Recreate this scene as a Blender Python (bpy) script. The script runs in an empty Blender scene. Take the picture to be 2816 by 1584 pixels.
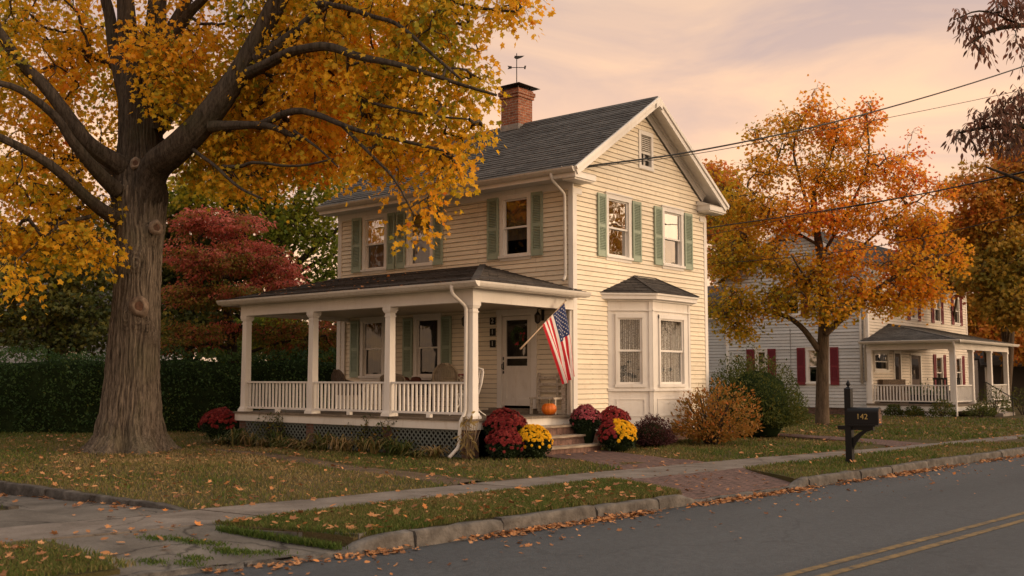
import bpy, math, random
import numpy as np
from mathutils import Vector, Matrix

# ---------------------------------------------------------------- camera, sky, sun
scene = bpy.context.scene
col = scene.collection
cam_data = bpy.data.cameras.new('camera')
cam = bpy.data.objects.new('camera', cam_data)
col.objects.link(cam)
PITCH, YAW = math.atan(248 / 2877.0), math.radians(40)
cam.location = (13.212, -17.757, 1.5)
cam.rotation_euler = (math.pi / 2 + PITCH, 0, YAW)
cam_data.sensor_width = 36
cam_data.lens = 36 * 2877.0 / 2816
cam_data.clip_end = 3000
cam_data.dof.use_dof = True
cam_data.dof.focus_distance = 20.5
cam_data.dof.aperture_fstop = 2.2
scene.camera = cam

SUN_AZ = math.radians(62)          # clockwise from +y
SUN_EL = math.radians(7)
sd = Vector((math.sin(SUN_AZ) * math.cos(SUN_EL), math.cos(SUN_AZ) * math.cos(SUN_EL), math.sin(SUN_EL)))
world = bpy.data.worlds.new('World')
scene.world = world
world.use_nodes = True
wn, wl = world.node_tree.nodes, world.node_tree.links
wn.clear()
def N(nodes, t, **kw):
    n = nodes.new(t)
    for k, v in kw.items():
        if k in ('operation', 'blend_type', 'data_type', 'sky_type', 'sun_disc', 'sun_elevation', 'sun_rotation', 'air_density', 'dust_density',
                 'noise_dimensions', 'attribute_name', 'feature', 'wave_type', 'bands_direction', 'offset', 'squash', 'offset_frequency', 'gradient_type', 'normalize', 'distance', 'invert', 'altitude', 'ozone_density', 'clamp', 'vector_type'):
            setattr(n, k, v)
        else:
            n.inputs[k].default_value = v
    return n
w_out = wn.new('ShaderNodeOutputWorld')
w_bg = wn.new('ShaderNodeBackground'); w_bg.inputs['Strength'].default_value = 1.0
sky = N(wn, 'ShaderNodeTexSky', sky_type='NISHITA', sun_disc=False, sun_elevation=SUN_EL, sun_rotation=SUN_AZ, dust_density=2.0)
sk = N(wn, 'ShaderNodeVectorMath', operation='SCALE', Scale=0.05)
wl.new(sky.outputs[0], sk.inputs[0])
tc = wn.new('ShaderNodeTexCoord')
sep = wn.new('ShaderNodeSeparateXYZ'); wl.new(tc.outputs['Generated'], sep.inputs[0])
elev = wn.new('ShaderNodeValToRGB')          # thin high cloud sheet, by height above the horizon
wl.new(sep.outputs['Z'], elev.inputs[0])
er = elev.color_ramp
er.elements[0].position = 0.0; er.elements[0].color = (1.13, 0.755, 0.50, 1)
er.elements[1].position = 1.0; er.elements[1].color = (0.96, 0.96, 0.98, 1)
for p, c in ((0.10, (1.12, 0.745, 0.515, 1)), (0.22, (1.0, 0.672, 0.495, 1)), (0.34, (0.74, 0.545, 0.47, 1)), (0.55, (0.82, 0.77, 0.74, 1))):
    e = er.elements.new(p); e.color = c
dot = N(wn, 'ShaderNodeVectorMath', operation='DOT_PRODUCT')
wl.new(tc.outputs['Generated'], dot.inputs[0]); dot.inputs[1].default_value = sd
glow = wn.new('ShaderNodeValToRGB'); wl.new(dot.outputs['Value'], glow.inputs[0])
gr = glow.color_ramp
gr.elements[0].position = 0.0; gr.elements[0].color = (0, 0, 0, 1)
gr.elements[1].position = 1.0; gr.elements[1].color = (2.4, 1.7, 1.05, 1)
for p, c in ((0.30, (0.05, 0.03, 0.012, 1)), (0.6, (0.55, 0.39, 0.24, 1)), (0.85, (1.5, 1.04, 0.63, 1))):
    e = gr.elements.new(p); e.color = c
mp = wn.new('ShaderNodeMapping'); mp.inputs['Scale'].default_value = (1.5, 1.5, 5.5); mp.inputs['Rotation'].default_value = (0.10, -0.16, 0.5)
wl.new(tc.outputs['Generated'], mp.inputs[0])
cn = N(wn, 'ShaderNodeTexNoise', Scale=2.3, Detail=6.0, Roughness=0.56, Distortion=0.9)
wl.new(mp.outputs[0], cn.inputs['Vector'])
cr = wn.new('ShaderNodeValToRGB'); wl.new(cn.outputs[0], cr.inputs[0])
cr.color_ramp.elements[0].position = 0.36; cr.color_ramp.elements[0].color = (0.86, 0.88, 0.95, 1)
cr.color_ramp.elements[1].position = 0.68; cr.color_ramp.elements[1].color = (1.30, 1.20, 1.0, 1)
mul = N(wn, 'ShaderNodeMix', data_type='RGBA', blend_type='MULTIPLY'); mul.inputs[0].default_value = 1.0
wl.new(elev.outputs[0], mul.inputs[6]); wl.new(cr.outputs[0], mul.inputs[7])
add = N(wn, 'ShaderNodeMix', data_type='RGBA', blend_type='ADD'); add.inputs[0].default_value = 1.0
wl.new(mul.outputs[2], add.inputs[6]); wl.new(glow.outputs[0], add.inputs[7])
mixs = N(wn, 'ShaderNodeMix', data_type='RGBA'); mixs.inputs[0].default_value = 0.86   # share of sky the cloud sheet covers
wl.new(sk.outputs[0], mixs.inputs[6]); wl.new(add.outputs[2], mixs.inputs[7])
wl.new(mixs.outputs[2], w_bg.inputs['Color'])
wl.new(w_bg.outputs[0], w_out.inputs[0])

sun_data = bpy.data.lights.new('sun', 'SUN')
sun_data.energy = 1.25
sun_data.angle = math.radians(14)
sun_data.color = (1.0, 0.73, 0.48)
sun = bpy.data.objects.new('sun', sun_data)
col.objects.link(sun)
sun.location = (30, 20, 30)
sun.rotation_euler = sd.to_track_quat('Z', 'Y').to_euler()

scene.view_settings.view_transform = 'Standard'
scene.view_settings.look = 'None'
scene.view_settings.gamma = 1.0
scene.view_settings.exposure = 0.12
scene.view_settings.use_curve_mapping = False
scene.render.engine = 'CYCLES'
scene.cycles.max_bounces = 8
scene.cycles.transparent_max_bounces = 12
scene.cycles.sample_clamp_indirect = 6.0
try:
    scene.cycles.use_denoising = True
except Exception:
    pass

# ---------------------------------------------------------------- object helpers
ORI = {}
def tag(o, label=None, cat=None, group=None, kind=None):
    if label: o['label'] = label
    if cat: o['category'] = cat
    if group: o['group'] = group
    if kind: o['kind'] = kind
    return o
def thing(name, loc, label, cat, group=None):
    o = bpy.data.objects.new(name, None)
    col.objects.link(o)
    o.empty_display_size = 0.2
    o.location = loc
    ORI[o.name] = Vector(loc)
    return tag(o, label, cat, group)
def origin_of(o):
    return ORI.get(o.name, Vector((0, 0, 0)))
def copy_tree(o, parent=None):
    c = o.copy()
    col.objects.link(c)
    c.parent = parent
    for ch in list(o.children):
        copy_tree(ch, c)
    return c
def np_mesh(name, V, loops, starts, totals, uv=None, attrs=None, mats=None, mat_idx=None, smooth=False):
    me = bpy.data.meshes.new(name)
    V = np.asarray(V, dtype=np.float32)
    me.vertices.add(len(V)); me.vertices.foreach_set('co', V.ravel())
    loops = np.asarray(loops, dtype=np.int32)
    me.loops.add(len(loops)); me.loops.foreach_set('vertex_index', loops)
    me.polygons.add(len(starts))
    me.polygons.foreach_set('loop_start', np.asarray(starts, dtype=np.int32))
    me.polygons.foreach_set('loop_total', np.asarray(totals, dtype=np.int32))
    if mat_idx is not None:
        me.polygons.foreach_set('material_index', np.asarray(mat_idx, dtype=np.int32))
    me.polygons.foreach_set('use_smooth', np.full(len(starts), bool(smooth)))
    if uv is not None:
        l = me.uv_layers.new(name='UVMap')
        l.data.foreach_set('uv', np.asarray(uv, dtype=np.float32).ravel())
    for k, a in (attrs or {}).items():
        at = me.attributes.new(k, 'FLOAT', 'POINT')
        at.data.foreach_set('value', np.asarray(a, dtype=np.float32))
    for m in (mats or []):
        me.materials.append(m)
    me.update(calc_edges=True)
    me.validate()
    return me
class MB:
    """collects shapes in world space and links them as one mesh object"""
    def __init__(s):
        s.v, s.f, s.uv, s.mi, s.sm = [], [], [], [], []
        s.m = 0
    def face(s, pts, uv=None, smooth=False):
        i = len(s.v)
        s.v.extend([tuple(p) for p in pts])
        s.f.append(list(range(i, i + len(pts))))
        s.uv.append(uv if uv is not None else s.auto_uv(pts))
        s.mi.append(s.m); s.sm.append(smooth)
    def auto_uv(s, pts):
        a, b, c = Vector(pts[0]), Vector(pts[1]), Vector(pts[2])
        n = (b - a).cross(c - a)
        ax = max(range(3), key=lambda k: abs(n[k]))
        if ax == 0: return [(p[1], p[2]) for p in pts]
        if ax == 1: return [(p[0], p[2]) for p in pts]
        return [(p[0], p[1]) for p in pts]
    def box(s, a, b, bev=0.0):
        x0, y0, z0 = (min(a[i], b[i]) for i in range(3)); x1, y1, z1 = (max(a[i], b[i]) for i in range(3))
        s.obox(Vector((x0, y0, z0)), Vector((x1 - x0, 0, 0)), Vector((0, y1 - y0, 0)), Vector((0, 0, z1 - z0)))
    def obox(s, o, a, b, c):
        o, a, b, c = Vector(o), Vector(a), Vector(b), Vector(c)
        if a.cross(b).dot(c) < 0: a, b = b, a
        p = [o, o + a, o + a + b, o + b, o + c, o + a + c, o + a + b + c, o + b + c]
        for q in ((0, 3, 2, 1), (4, 5, 6, 7), (0, 1, 5, 4), (1, 2, 6, 5), (2, 3, 7, 6), (3, 0, 4, 7)):
            s.face([p[i] for i in q])
    def fbox(s, F, u0, u1, v0, v1, n0, n1):
        O, U, V, Nn = F
        s.obox(O + U * u0 + V * v0 + Nn * n0, U * (u1 - u0), V * (v1 - v0), Nn * (n1 - n0))
    def quadF(s, F, u0, u1, v0, v1, n):
        O, U, V, Nn = F
        s.face([O + U * a + V * b + Nn * n for a, b in ((u0, v0), (u1, v0), (u1, v1), (u0, v1))], uv=[(u0, v0), (u1, v0), (u1, v1), (u0, v1)])
    def bar(s, p, q, w, h=None, up=(0, 0, 1)):
        p, q = Vector(p), Vector(q); h = h or w
        d = (q - p); L = d.length; d.normalize()
        upv = Vector(up)
        if abs(d.dot(upv)) > 0.98: upv = Vector((1, 0, 0))
        a = d.cross(upv).normalized(); b = a.cross(d).normalized()
        s.obox(p - a * w / 2 - b * h / 2, a * w, b * h, d * L)
    def tube(s, pts, rad, n=8, caps=True, smooth=True, flat=1.0):
        pts = [Vector(p) for p in pts]
        if not hasattr(rad, '__len__'): rad = [rad] * len(pts)
        rings = []
        prev = None
        for i, p in enumerate(pts):
            d = (pts[min(i + 1, len(pts) - 1)] - pts[max(i - 1, 0)])
            if d.length < 1e-9: d = Vector((0, 0, 1))
            d.normalize()
            if prev is None:
                a = d.cross(Vector((0, 0, 1)))
                if a.length < 0.05: a = d.cross(Vector((1, 0, 0)))
            else:
                a = prev - d * prev.dot(d)
            a.normalize(); prev = a
            b = d.cross(a)
            i0 = len(s.v)
            for k in range(n):
                t = 2 * math.pi * k / n
                s.v.append(tuple(p + a * (math.cos(t) * rad[i]) + b * (math.sin(t) * rad[i] * flat)))
            rings.append(i0)
        L = 0
        for i in range(len(pts) - 1):
            l2 = L + (pts[i + 1] - pts[i]).length
            for k in range(n):
                k2 = (k + 1) % n
                s.f.append([rings[i] + k, rings[i] + k2, rings[i + 1] + k2, rings[i + 1] + k])
                c = 2 * math.pi * max(rad[i], 0.01) / n
                s.uv.append([(k * c, L), ((k + 1) * c, L), ((k + 1) * c, l2), (k * c, l2)])
                s.mi.append(s.m); s.sm.append(smooth)
            L = l2
        if caps:
            s.f.append([rings[0] + k for k in range(n)][::-1]); s.uv.append([(0, 0)] * n); s.mi.append(s.m); s.sm.append(False)
            s.f.append([rings[-1] + k for k in range(n)]); s.uv.append([(0, 0)] * n); s.mi.append(s.m); s.sm.append(False)
    def lathe(s, c, prof, n=24, smooth=True, wob=None):
        c = Vector(c); rings = []
        for r, z in prof:
            i0 = len(s.v); rings.append(i0)
            for k in range(n):
                t = 2 * math.pi * k / n
                rr = r * (wob(t, z) if wob else 1)
                s.v.append((c.x + rr * math.cos(t), c.y + rr * math.sin(t), c.z + z))
        for i in range(len(prof) - 1):
            for k in range(n):
                k2 = (k + 1) % n
                s.f.append([rings[i] + k, rings[i] + k2, rings[i + 1] + k2, rings[i + 1] + k])
                s.uv.append([(k / n, prof[i][1]), ((k + 1) / n, prof[i][1]), ((k + 1) / n, prof[i + 1][1]), (k / n, prof[i + 1][1])])
                s.mi.append(s.m); s.sm.append(smooth)
        for r, i0, rev in ((prof[0][0], rings[0], True), (prof[-1][0], rings[-1], False)):
            if r > 1e-4:
                q = [i0 + k for k in range(n)]
                s.f.append(q[::-1] if rev else q); s.uv.append([(0, 0)] * n); s.mi.append(s.m); s.sm.append(False)
    def prism(s, poly, ext):
        """poly: 3-D points of a planar outline, ext: extrusion vector"""
        ext = Vector(ext); P = [Vector(p) for p in poly]
        nrm = Vector((0, 0, 0))
        for i in range(len(P)): nrm += P[i].cross(P[(i + 1) % len(P)])
        if nrm.dot(ext) > 0: P = P[::-1]
        Q = [p + ext for p in P]
        s.face(P); s.face(Q[::-1])
        for i in range(len(P)):
            j = (i + 1) % len(P)
            s.face([P[j], P[i], Q[i], Q[j]])
    def grid(s, pts, nu, nv, uv=None, smooth=True):
        i0 = len(s.v); s.v.extend([tuple(p) for p in pts])
        for j in range(nv - 1):
            for i in range(nu - 1):
                q = [i0 + j * nu + i, i0 + j * nu + i + 1, i0 + (j + 1) * nu + i + 1, i0 + (j + 1) * nu + i]
                s.f.append(q); s.mi.append(s.m); s.sm.append(smooth)
                s.uv.append([uv[a - i0] for a in q] if uv else [(s.v[a][0], s.v[a][1]) for a in q])
    def courses(s, F, poly, holes=(), expo=0.105, lip=0.016, jitter=0.0, seed=1, groove=0.0):
        """lapped boards or shingles over a convex outline (u,v), leaving rectangular holes"""
        O, U, V, Nn = F
        rng = random.Random(seed)
        vs = [p[1] for p in poly]; vmin, vmax = min(vs), max(vs)
        def span(v):
            xs = []
            for i in range(len(poly)):
                (ua, va), (ub, vb) = poly[i], poly[(i + 1) % len(poly)]
                if abs(va - vb) < 1e-9:
                    if abs(v - va) < 1e-6: xs += [ua, ub]
                    continue
                t = (v - va) / (vb - va)
                if -1e-6 <= t <= 1 + 1e-6: xs.append(ua + (ub - ua) * t)
            return (min(xs), max(xs)) if xs else None
        def P(u, v, n): return O + U * u + V * v + Nn * n
        nb = int(math.ceil((vmax - vmin) / expo - 1e-6))
        for b in range(nb):
            v0, v1 = vmin + b * expo, min(vmin + (b + 1) * expo, vmax)
            lp = lip * (1 + jitter * rng.uniform(-1, 1))
            cuts = sorted(set([v0, v1] + [h[k] for h in holes for k in (2, 3) if v0 < h[k] < v1] + [p[1] for p in poly if v0 < p[1] < v1]))
            for ci in range(len(cuts) - 1):
                a, c = cuts[ci], cuts[ci + 1]
                if ci == 0: a += groove
                if c - a < 1e-5: continue
                e = 1e-5
                sa, sc = span(a + e), span(c - e)
                if not sa or not sc: continue
                na, nc = lp * (v1 - a) / expo, lp * (v1 - c) / expo
                mid = (a + c) / 2
                blk = sorted([(h[0], h[1]) for h in holes if h[2] < mid < h[3]])
                segs, ca, cc = [], sa[0], sc[0]
                for h0, h1 in blk:
                    if h0 > max(ca, cc): segs.append((ca, cc, h0, h0))
                    ca = max(ca, h1); cc = max(cc, h1)
                if sa[1] > ca or sc[1] > cc: segs.append((ca, cc, sa[1], sc[1]))
                for l0, l1, r0, r1 in segs:
                    if r0 < l0 and r1 < l1: continue
                    r0, r1 = max(r0, l0), max(r1, l1)
                    s.face([P(l0, a, na), P(r0, a, na), P(r1, c, nc), P(l1, c, nc)], uv=[(l0, a), (r0, a), (r1, c), (l1, c)])
                    if ci == 0:
                        s.face([P(l0, a, -0.001 - 4 * groove), P(r0, a, -0.001 - 4 * groove), P(r0, a, na), P(l0, a, na)], uv=[(l0, a), (r0, a), (r0, a + .01), (l0, a + .01)])
    def build(s, name, mat, parent=None, label=None, kind=None):
        o0 = origin_of(parent) if parent is not None else Vector((0, 0, 0))
        V = np.array(s.v, dtype=np.float64).reshape(-1, 3) - np.array(o0)
        tot = [len(f) for f in s.f]
        st = np.concatenate([[0], np.cumsum(tot)[:-1]]) if tot else []
        loops = [i for f in s.f for i in f]
        uv = [c for f in s.uv for c in f]
        mats = mat if isinstance(mat, (list, tuple)) else [mat]
        me = np_mesh(name, V, loops, st, tot, uv=uv, mats=mats, mat_idx=s.mi)
        me.polygons.foreach_set('use_smooth', np.array(s.sm, dtype=bool))
        o = bpy.data.objects.new(name, me)
        col.objects.link(o)
        if parent is not None:
            o.parent = parent
        ORI[o.name] = o0
        if label: o['label'] = label
        if kind: o['kind'] = kind
        return o
def frame(o, u, n):
    u = Vector(u).normalized(); n = Vector(n).normalized()
    return (Vector(o), u, Vector((0, 0, 1)), n)

# ---------------------------------------------------------------- materials
def newmat(name):
    m = bpy.data.materials.new(name); m.use_nodes = True
    nt = m.node_tree
    b = nt.nodes['Principled BSDF']
    return m, nt.nodes, nt.links, b
def rgb(c): return (c[0], c[1], c[2], 1)
def ramp_node(nodes, stops):
    r = nodes.new('ShaderNodeValToRGB')
    e = r.color_ramp.elements
    e[0].position, e[0].color = stops[0][0], rgb(stops[0][1])
    e[1].position, e[1].color = stops[-1][0], rgb(stops[-1][1])
    for p, c in stops[1:-1]:
        x = e.new(p); x.color = rgb(c)
    return r
def noisy(name, stops, scale=6.0, rough=0.7, bump=0.15, bscale=60.0, stretch=(1, 1, 1), detail=6.0, coord='Object', spec=0.3, dist=0.01, contrast=(0.3, 0.7)):
    m, n, l, b = newmat(name)
    t = n.new('ShaderNodeTexCoord'); mpg = n.new('ShaderNodeMapping'); mpg.inputs['Scale'].default_value = stretch
    l.new(t.outputs[coord], mpg.inputs[0])
    nz = N(n, 'ShaderNodeTexNoise', Scale=scale, Detail=detail, Roughness=0.6)
    l.new(mpg.outputs[0], nz.inputs['Vector'])
    mr = N(n, 'ShaderNodeMapRange'); mr.inputs[1].default_value, mr.inputs[2].default_value = contrast
    l.new(nz.outputs[0], mr.inputs[0])
    r = ramp_node(n, stops); l.new(mr.outputs[0], r.inputs[0]); l.new(r.outputs[0], b.inputs['Base Color'])
    b.inputs['Roughness'].default_value = rough
    b.inputs['Specular IOR Level'].default_value = spec
    if bump:
        nb = N(n, 'ShaderNodeTexNoise', Scale=bscale, Detail=4.0); l.new(mpg.outputs[0], nb.inputs['Vector'])
        bp = N(n, 'ShaderNodeBump', Strength=bump, Distance=dist); l.new(nb.outputs[0], bp.inputs['Height']); l.new(bp.outputs[0], b.inputs['Normal'])
    return m
def painted(name, c, dirt=(0.35, 0.28, 0.2), amount=0.3, rough=0.55, streak=(3, 3, 0.6), boards=None):
    """weathered house paint: faint tone changes, streaky grime, brush relief"""
    m, n, l, b = newmat(name)
    t = n.new('ShaderNodeTexCoord')
    a = N(n, 'ShaderNodeTexNoise', Scale=0.9, Detail=5.0); l.new(t.outputs['Object'], a.inputs['Vector'])
    r1 = ramp_node(n, [(0.3, tuple(x * 0.88 for x in c)), (0.7, tuple(min(1, x * 1.06) for x in c))]); l.new(a.outputs[0], r1.inputs[0])
    mpg = n.new('ShaderNodeMapping'); mpg.inputs['Scale'].default_value = streak; l.new(t.outputs['Object'], mpg.inputs[0])
    g = N(n, 'ShaderNodeTexNoise', Scale=4.0, Detail=8.0, Roughness=0.7); l.new(mpg.outputs[0], g.inputs['Vector'])
    mr = N(n, 'ShaderNodeMapRange'); mr.inputs[1].default_value = 0.52; mr.inputs[2].default_value = 0.78; mr.inputs[4].default_value = amount
    l.new(g.outputs[0], mr.inputs[0])
    mx = N(n, 'ShaderNodeMix', data_type='RGBA'); l.new(mr.outputs[0], mx.inputs[0]); l.new(r1.outputs[0], mx.inputs[6]); mx.inputs[7].default_value = rgb([c[i] * dirt[i] * 1.6 for i in range(3)])
    if boards:      # every board a shade apart, with butt joints
        mu = n.new('ShaderNodeMapping'); mu.inputs['Location'].default_value = (0, -boards[1], 0); l.new(t.outputs['UV'], mu.inputs[0])
        br = N(n, 'ShaderNodeTexBrick', Color1=(0.93, 0.93, 0.93, 1), Color2=(1.05, 1.04, 1.02, 1), Mortar=(0.55, 0.5, 0.45, 1), Scale=1.0); br.inputs['Brick Width'].default_value = 2.7; br.inputs['Row Height'].default_value = boards[0]; br.inputs['Mortar Size'].default_value = 0.004; br.offset = 0.37
        l.new(mu.outputs[0], br.inputs['Vector'])
        m3 = N(n, 'ShaderNodeMix', data_type='RGBA', blend_type='MULTIPLY'); m3.inputs[0].default_value = 1.0; l.new(mx.outputs[2], m3.inputs[6]); l.new(br.outputs['Color'], m3.inputs[7]); mx = m3
    l.new(mx.outputs[2], b.inputs['Base Color'])
    b.inputs['Roughness'].default_value = rough; b.inputs['Specular IOR Level'].default_value = 0.3
    nb = N(n, 'ShaderNodeTexNoise', Scale=35.0, Detail=3.0); l.new(mpg.outputs[0], nb.inputs['Vector'])
    bp = N(n, 'ShaderNodeBump', Strength=0.12, Distance=0.004); l.new(nb.outputs[0], bp.inputs['Height']); l.new(bp.outputs[0], b.inputs['Normal'])
    return m
def bricks(name, c1, c2, mortar, bw=0.21, bh=0.068, ms=0.008, rough=0.85, bump=0.5, noise=0.5):
    m, n, l, b = newmat(name)
    t = n.new('ShaderNodeTexCoord')
    wz = N(n, 'ShaderNodeTexNoise', Scale=7.0); l.new(t.outputs['UV'], wz.inputs['Vector'])
    sc = N(n, 'ShaderNodeVectorMath', operation='SCALE', Scale=0.02); l.new(wz.outputs['Color'], sc.inputs[0])
    ad = N(n, 'ShaderNodeVectorMath', operation='ADD'); l.new(t.outputs['UV'], ad.inputs[0]); l.new(sc.outputs[0], ad.inputs[1])
    br = N(n, 'ShaderNodeTexBrick', Color1=rgb(c1), Color2=rgb(c2), Mortar=rgb(mortar), Scale=1.0)
    br.inputs['Mortar Size'].default_value = ms; br.inputs['Brick Width'].default_value = bw; br.inputs['Row Height'].default_value = bh
    br.inputs['Mortar Smooth'].default_value = 0.3; br.inputs['Bias'].default_value = 0.0
    l.new(ad.outputs[0], br.inputs['Vector'])
    nz = N(n, 'ShaderNodeTexNoise', Scale=9.0, Detail=8.0, Roughness=0.65); l.new(t.outputs['UV'], nz.inputs['Vector'])
    rp = ramp_node(n, [(0.3, (1 - noise,) * 3), (0.7, (1 + noise * 0.5,) * 3)]); l.new(nz.outputs[0], rp.inputs[0])
    mx = N(n, 'ShaderNodeMix', data_type='RGBA', blend_type='MULTIPLY'); mx.inputs[0].default_value = 1
    l.new(br.outputs['Color'], mx.inputs[6]); l.new(rp.outputs[0], mx.inputs[7]); l.new(mx.outputs[2], b.inputs['Base Color'])
    b.inputs['Roughness'].default_value = rough; b.inputs['Specular IOR Level'].default_value = 0.2
    iv = N(n, 'ShaderNodeMath', operation='SUBTRACT'); iv.inputs[0].default_value = 1.0; l.new(br.outputs['Fac'], iv.inputs[1])
    a2 = N(n, 'ShaderNodeMath', operation='MULTIPLY_ADD'); a2.inputs[1].default_value = 0.35; l.new(nz.outputs[0], a2.inputs[0]); l.new(iv.outputs[0], a2.inputs[2])
    bp = N(n, 'ShaderNodeBump', Strength=bump, Distance=0.01); l.new(a2.outputs[0], bp.inputs['Height']); l.new(bp.outputs[0], b.inputs['Normal'])
    return m
def leafmat(name, stops, trans=0.35, rough=0.6, spec=0.25):
    m, n, l, b = newmat(name)
    at = N(n, 'ShaderNodeAttribute', attribute_name='rnd')
    r = ramp_node(n, stops); l.new(at.outputs['Fac'], r.inputs[0])
    l.new(r.outputs[0], b.inputs['Base Color']); b.inputs['Roughness'].default_value = rough; b.inputs['Specular IOR Level'].default_value = spec
    tr = n.new('ShaderNodeBsdfTranslucent'); l.new(r.outputs[0], tr.inputs['Color'])
    mx = n.new('ShaderNodeMixShader'); mx.inputs[0].default_value = trans
    l.new(b.outputs[0], mx.inputs[1]); l.new(tr.outputs[0], mx.inputs[2])
    l.new(mx.outputs[0], n['Material Output'].inputs[0])
    return m
def glassmat(name, refl=0.35, tint=(0.5, 0.5, 0.5)):
    m, n, l, b = newmat(name)
    gl = n.new('ShaderNodeBsdfGlossy'); gl.inputs['Roughness'].default_value = 0.02; gl.inputs['Color'].default_value = (0.95, 0.93, 0.9, 1)
    t = n.new('ShaderNodeTexCoord'); nz = N(n, 'ShaderNodeTexNoise', Scale=2.2, Detail=1.0); l.new(t.outputs['Object'], nz.inputs['Vector'])
    bp = N(n, 'ShaderNodeBump', Strength=0.35, Distance=0.02); l.new(nz.outputs[0], bp.inputs['Height']); l.new(bp.outputs[0], gl.inputs['Normal'])
    tp = n.new('ShaderNodeBsdfTransparent'); tp.inputs['Color'].default_value = rgb(tint)
    mx = n.new('ShaderNodeMixShader'); mx.inputs[0].default_value = refl
    l.new(tp.outputs[0], mx.inputs[1]); l.new(gl.outputs[0], mx.inputs[2]); l.new(mx.outputs[0], n['Material Output'].inputs[0])
    return m
def plain(name, c, rough=0.5, metal=0.0, spec=0.4):
    return noisy(name, [(0, tuple(x * 0.82 for x in c)), (1, tuple(min(1, x * 1.12) for x in c))], scale=9, rough=rough, bump=0.08, spec=spec) if metal == 0 else _metal(name, c, rough)
def _metal(name, c, rough):
    m = noisy(name, [(0, tuple(x * 0.7 for x in c)), (1, c)], scale=8, rough=rough, bump=0.1)
    m.node_tree.nodes['Principled BSDF'].inputs['Metallic'].default_value = 0.8
    return m

M = {}
M['siding'] = painted('cream_siding', (0.80, 0.71, 0.555), amount=0.42, streak=(1.2, 1.2, 2.5), boards=(0.106, 0.42))
M['trim'] = painted('white_trim', (0.76, 0.72, 0.665), amount=0.3)
M['trim_old'] = painted('worn_white_trim', (0.70, 0.655, 0.59), amount=0.5)
M['porch_wall'] = M['siding']
M['shutter'] = painted('sage_shutter', (0.315, 0.375, 0.285), amount=0.45)
M['ceiling'] = painted('porch_ceiling', (0.5, 0.44, 0.34), amount=0.2)
M['deck'] = noisy('deck_boards', [(0, (0.10, 0.075, 0.055)), (1, (0.24, 0.19, 0.14))], scale=5, stretch=(1, 8, 1), rough=0.7)
M['shingle'] = bricks('asphalt_shingle', (0.075, 0.069, 0.064), (0.132, 0.121, 0.110), (0.028, 0.026, 0.024), bw=0.30, bh=0.14, ms=0.006, bump=0.55, noise=0.4)
M['shingle_old'] = bricks('worn_shingle', (0.052, 0.046, 0.043), (0.105, 0.092, 0.083), (0.018, 0.017, 0.016), bw=0.28, bh=0.13, ms=0.006, bump=0.55, noise=0.5)
M['brick'] = bricks('red_brick', (0.36, 0.13, 0.066), (0.25, 0.085, 0.047), (0.34, 0.27, 0.21))
M['brick_step'] = bricks('step_brick', (0.215, 0.125, 0.098), (0.155, 0.088, 0.069), (0.09, 0.068, 0.056), bw=0.13, bh=0.30, ms=0.006)
M['paver'] = bricks('brick_paver', (0.170, 0.100, 0.084), (0.118, 0.073, 0.063), (0.045, 0.036, 0.030), bw=0.21, bh=0.105, ms=0.009, bump=0.6, noise=0.45)
M['foundation'] = bricks('old_foundation', (0.17, 0.09, 0.065), (0.12, 0.068, 0.05), (0.13, 0.11, 0.09))
M['glass'] = glassmat('window_glass', 0.30, (0.55, 0.55, 0.55))
M['glass_bright'] = glassmat('old_window_glass', 0.55, (0.45, 0.45, 0.45))
M['glass_dim'] = glassmat('porch_window_glass', 0.07, (0.5, 0.5, 0.5))
M['glass_clear'] = glassmat('clear_glass', 0.07, (0.93, 0.93, 0.92))
M['screen'] = glassmat('screened_glass', 0.10, (0.45, 0.45, 0.44))
M['dark'] = plain('dark_room', (0.016, 0.014, 0.012), 0.9)  # near-black: the shade of unlit rooms and crawl space is in the colour
M['black'] = plain('black_paint', (0.007, 0.007, 0.008), 0.42, spec=0.22)
M['iron'] = plain('black_iron', (0.016, 0.015, 0.014), 0.5)
M['steel'] = plain('weathered_steel', (0.09, 0.085, 0.08), 0.45, metal=1)
M['gold'] = plain('gold_numerals', (0.46, 0.32, 0.10), 0.4)
M['cement'] = noisy('cement', [(0, (0.20, 0.17, 0.15)), (1, (0.36, 0.32, 0.28))], scale=6, rough=0.9)
M['tread'] = noisy('worn_tread', [(0, (0.19, 0.14, 0.10)), (0.6, (0.34, 0.27, 0.20)), (1, (0.45, 0.38, 0.30))], scale=7, stretch=(2, 0.5, 2), rough=0.8)

# ---------------------------------------------------------------- ground, street, paths
rng = np.random.default_rng(7)
M['lawn'] = noisy('lawn_soil', [(0, (0.050, 0.050, 0.018)), (0.5, (0.078, 0.062, 0.028)), (1, (0.11, 0.078, 0.040))], scale=0.55, rough=0.95, bump=0.6, bscale=40, spec=0.1, dist=0.03)
M['dirt'] = noisy('bare_dirt', [(0, (0.075, 0.052, 0.034)), (1, (0.15, 0.105, 0.070))], scale=2.5, rough=0.95, bump=0.5, bscale=30, spec=0.1, dist=0.02)
M['walk'] = noisy('old_concrete', [(0, (0.105, 0.088, 0.074)), (0.5, (0.165, 0.14, 0.12)), (1, (0.215, 0.185, 0.16))], scale=1.6, rough=0.9, bump=0.35, bscale=120, spec=0.15, detail=12)
M['old_kerb'] = noisy('weathered_edging', [(0, (0.035, 0.030, 0.026)), (0.5, (0.075, 0.066, 0.058)), (1, (0.14, 0.124, 0.108))], scale=4, rough=0.95, bump=0.9, bscale=16, spec=0.1, dist=0.03, detail=10)
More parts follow.
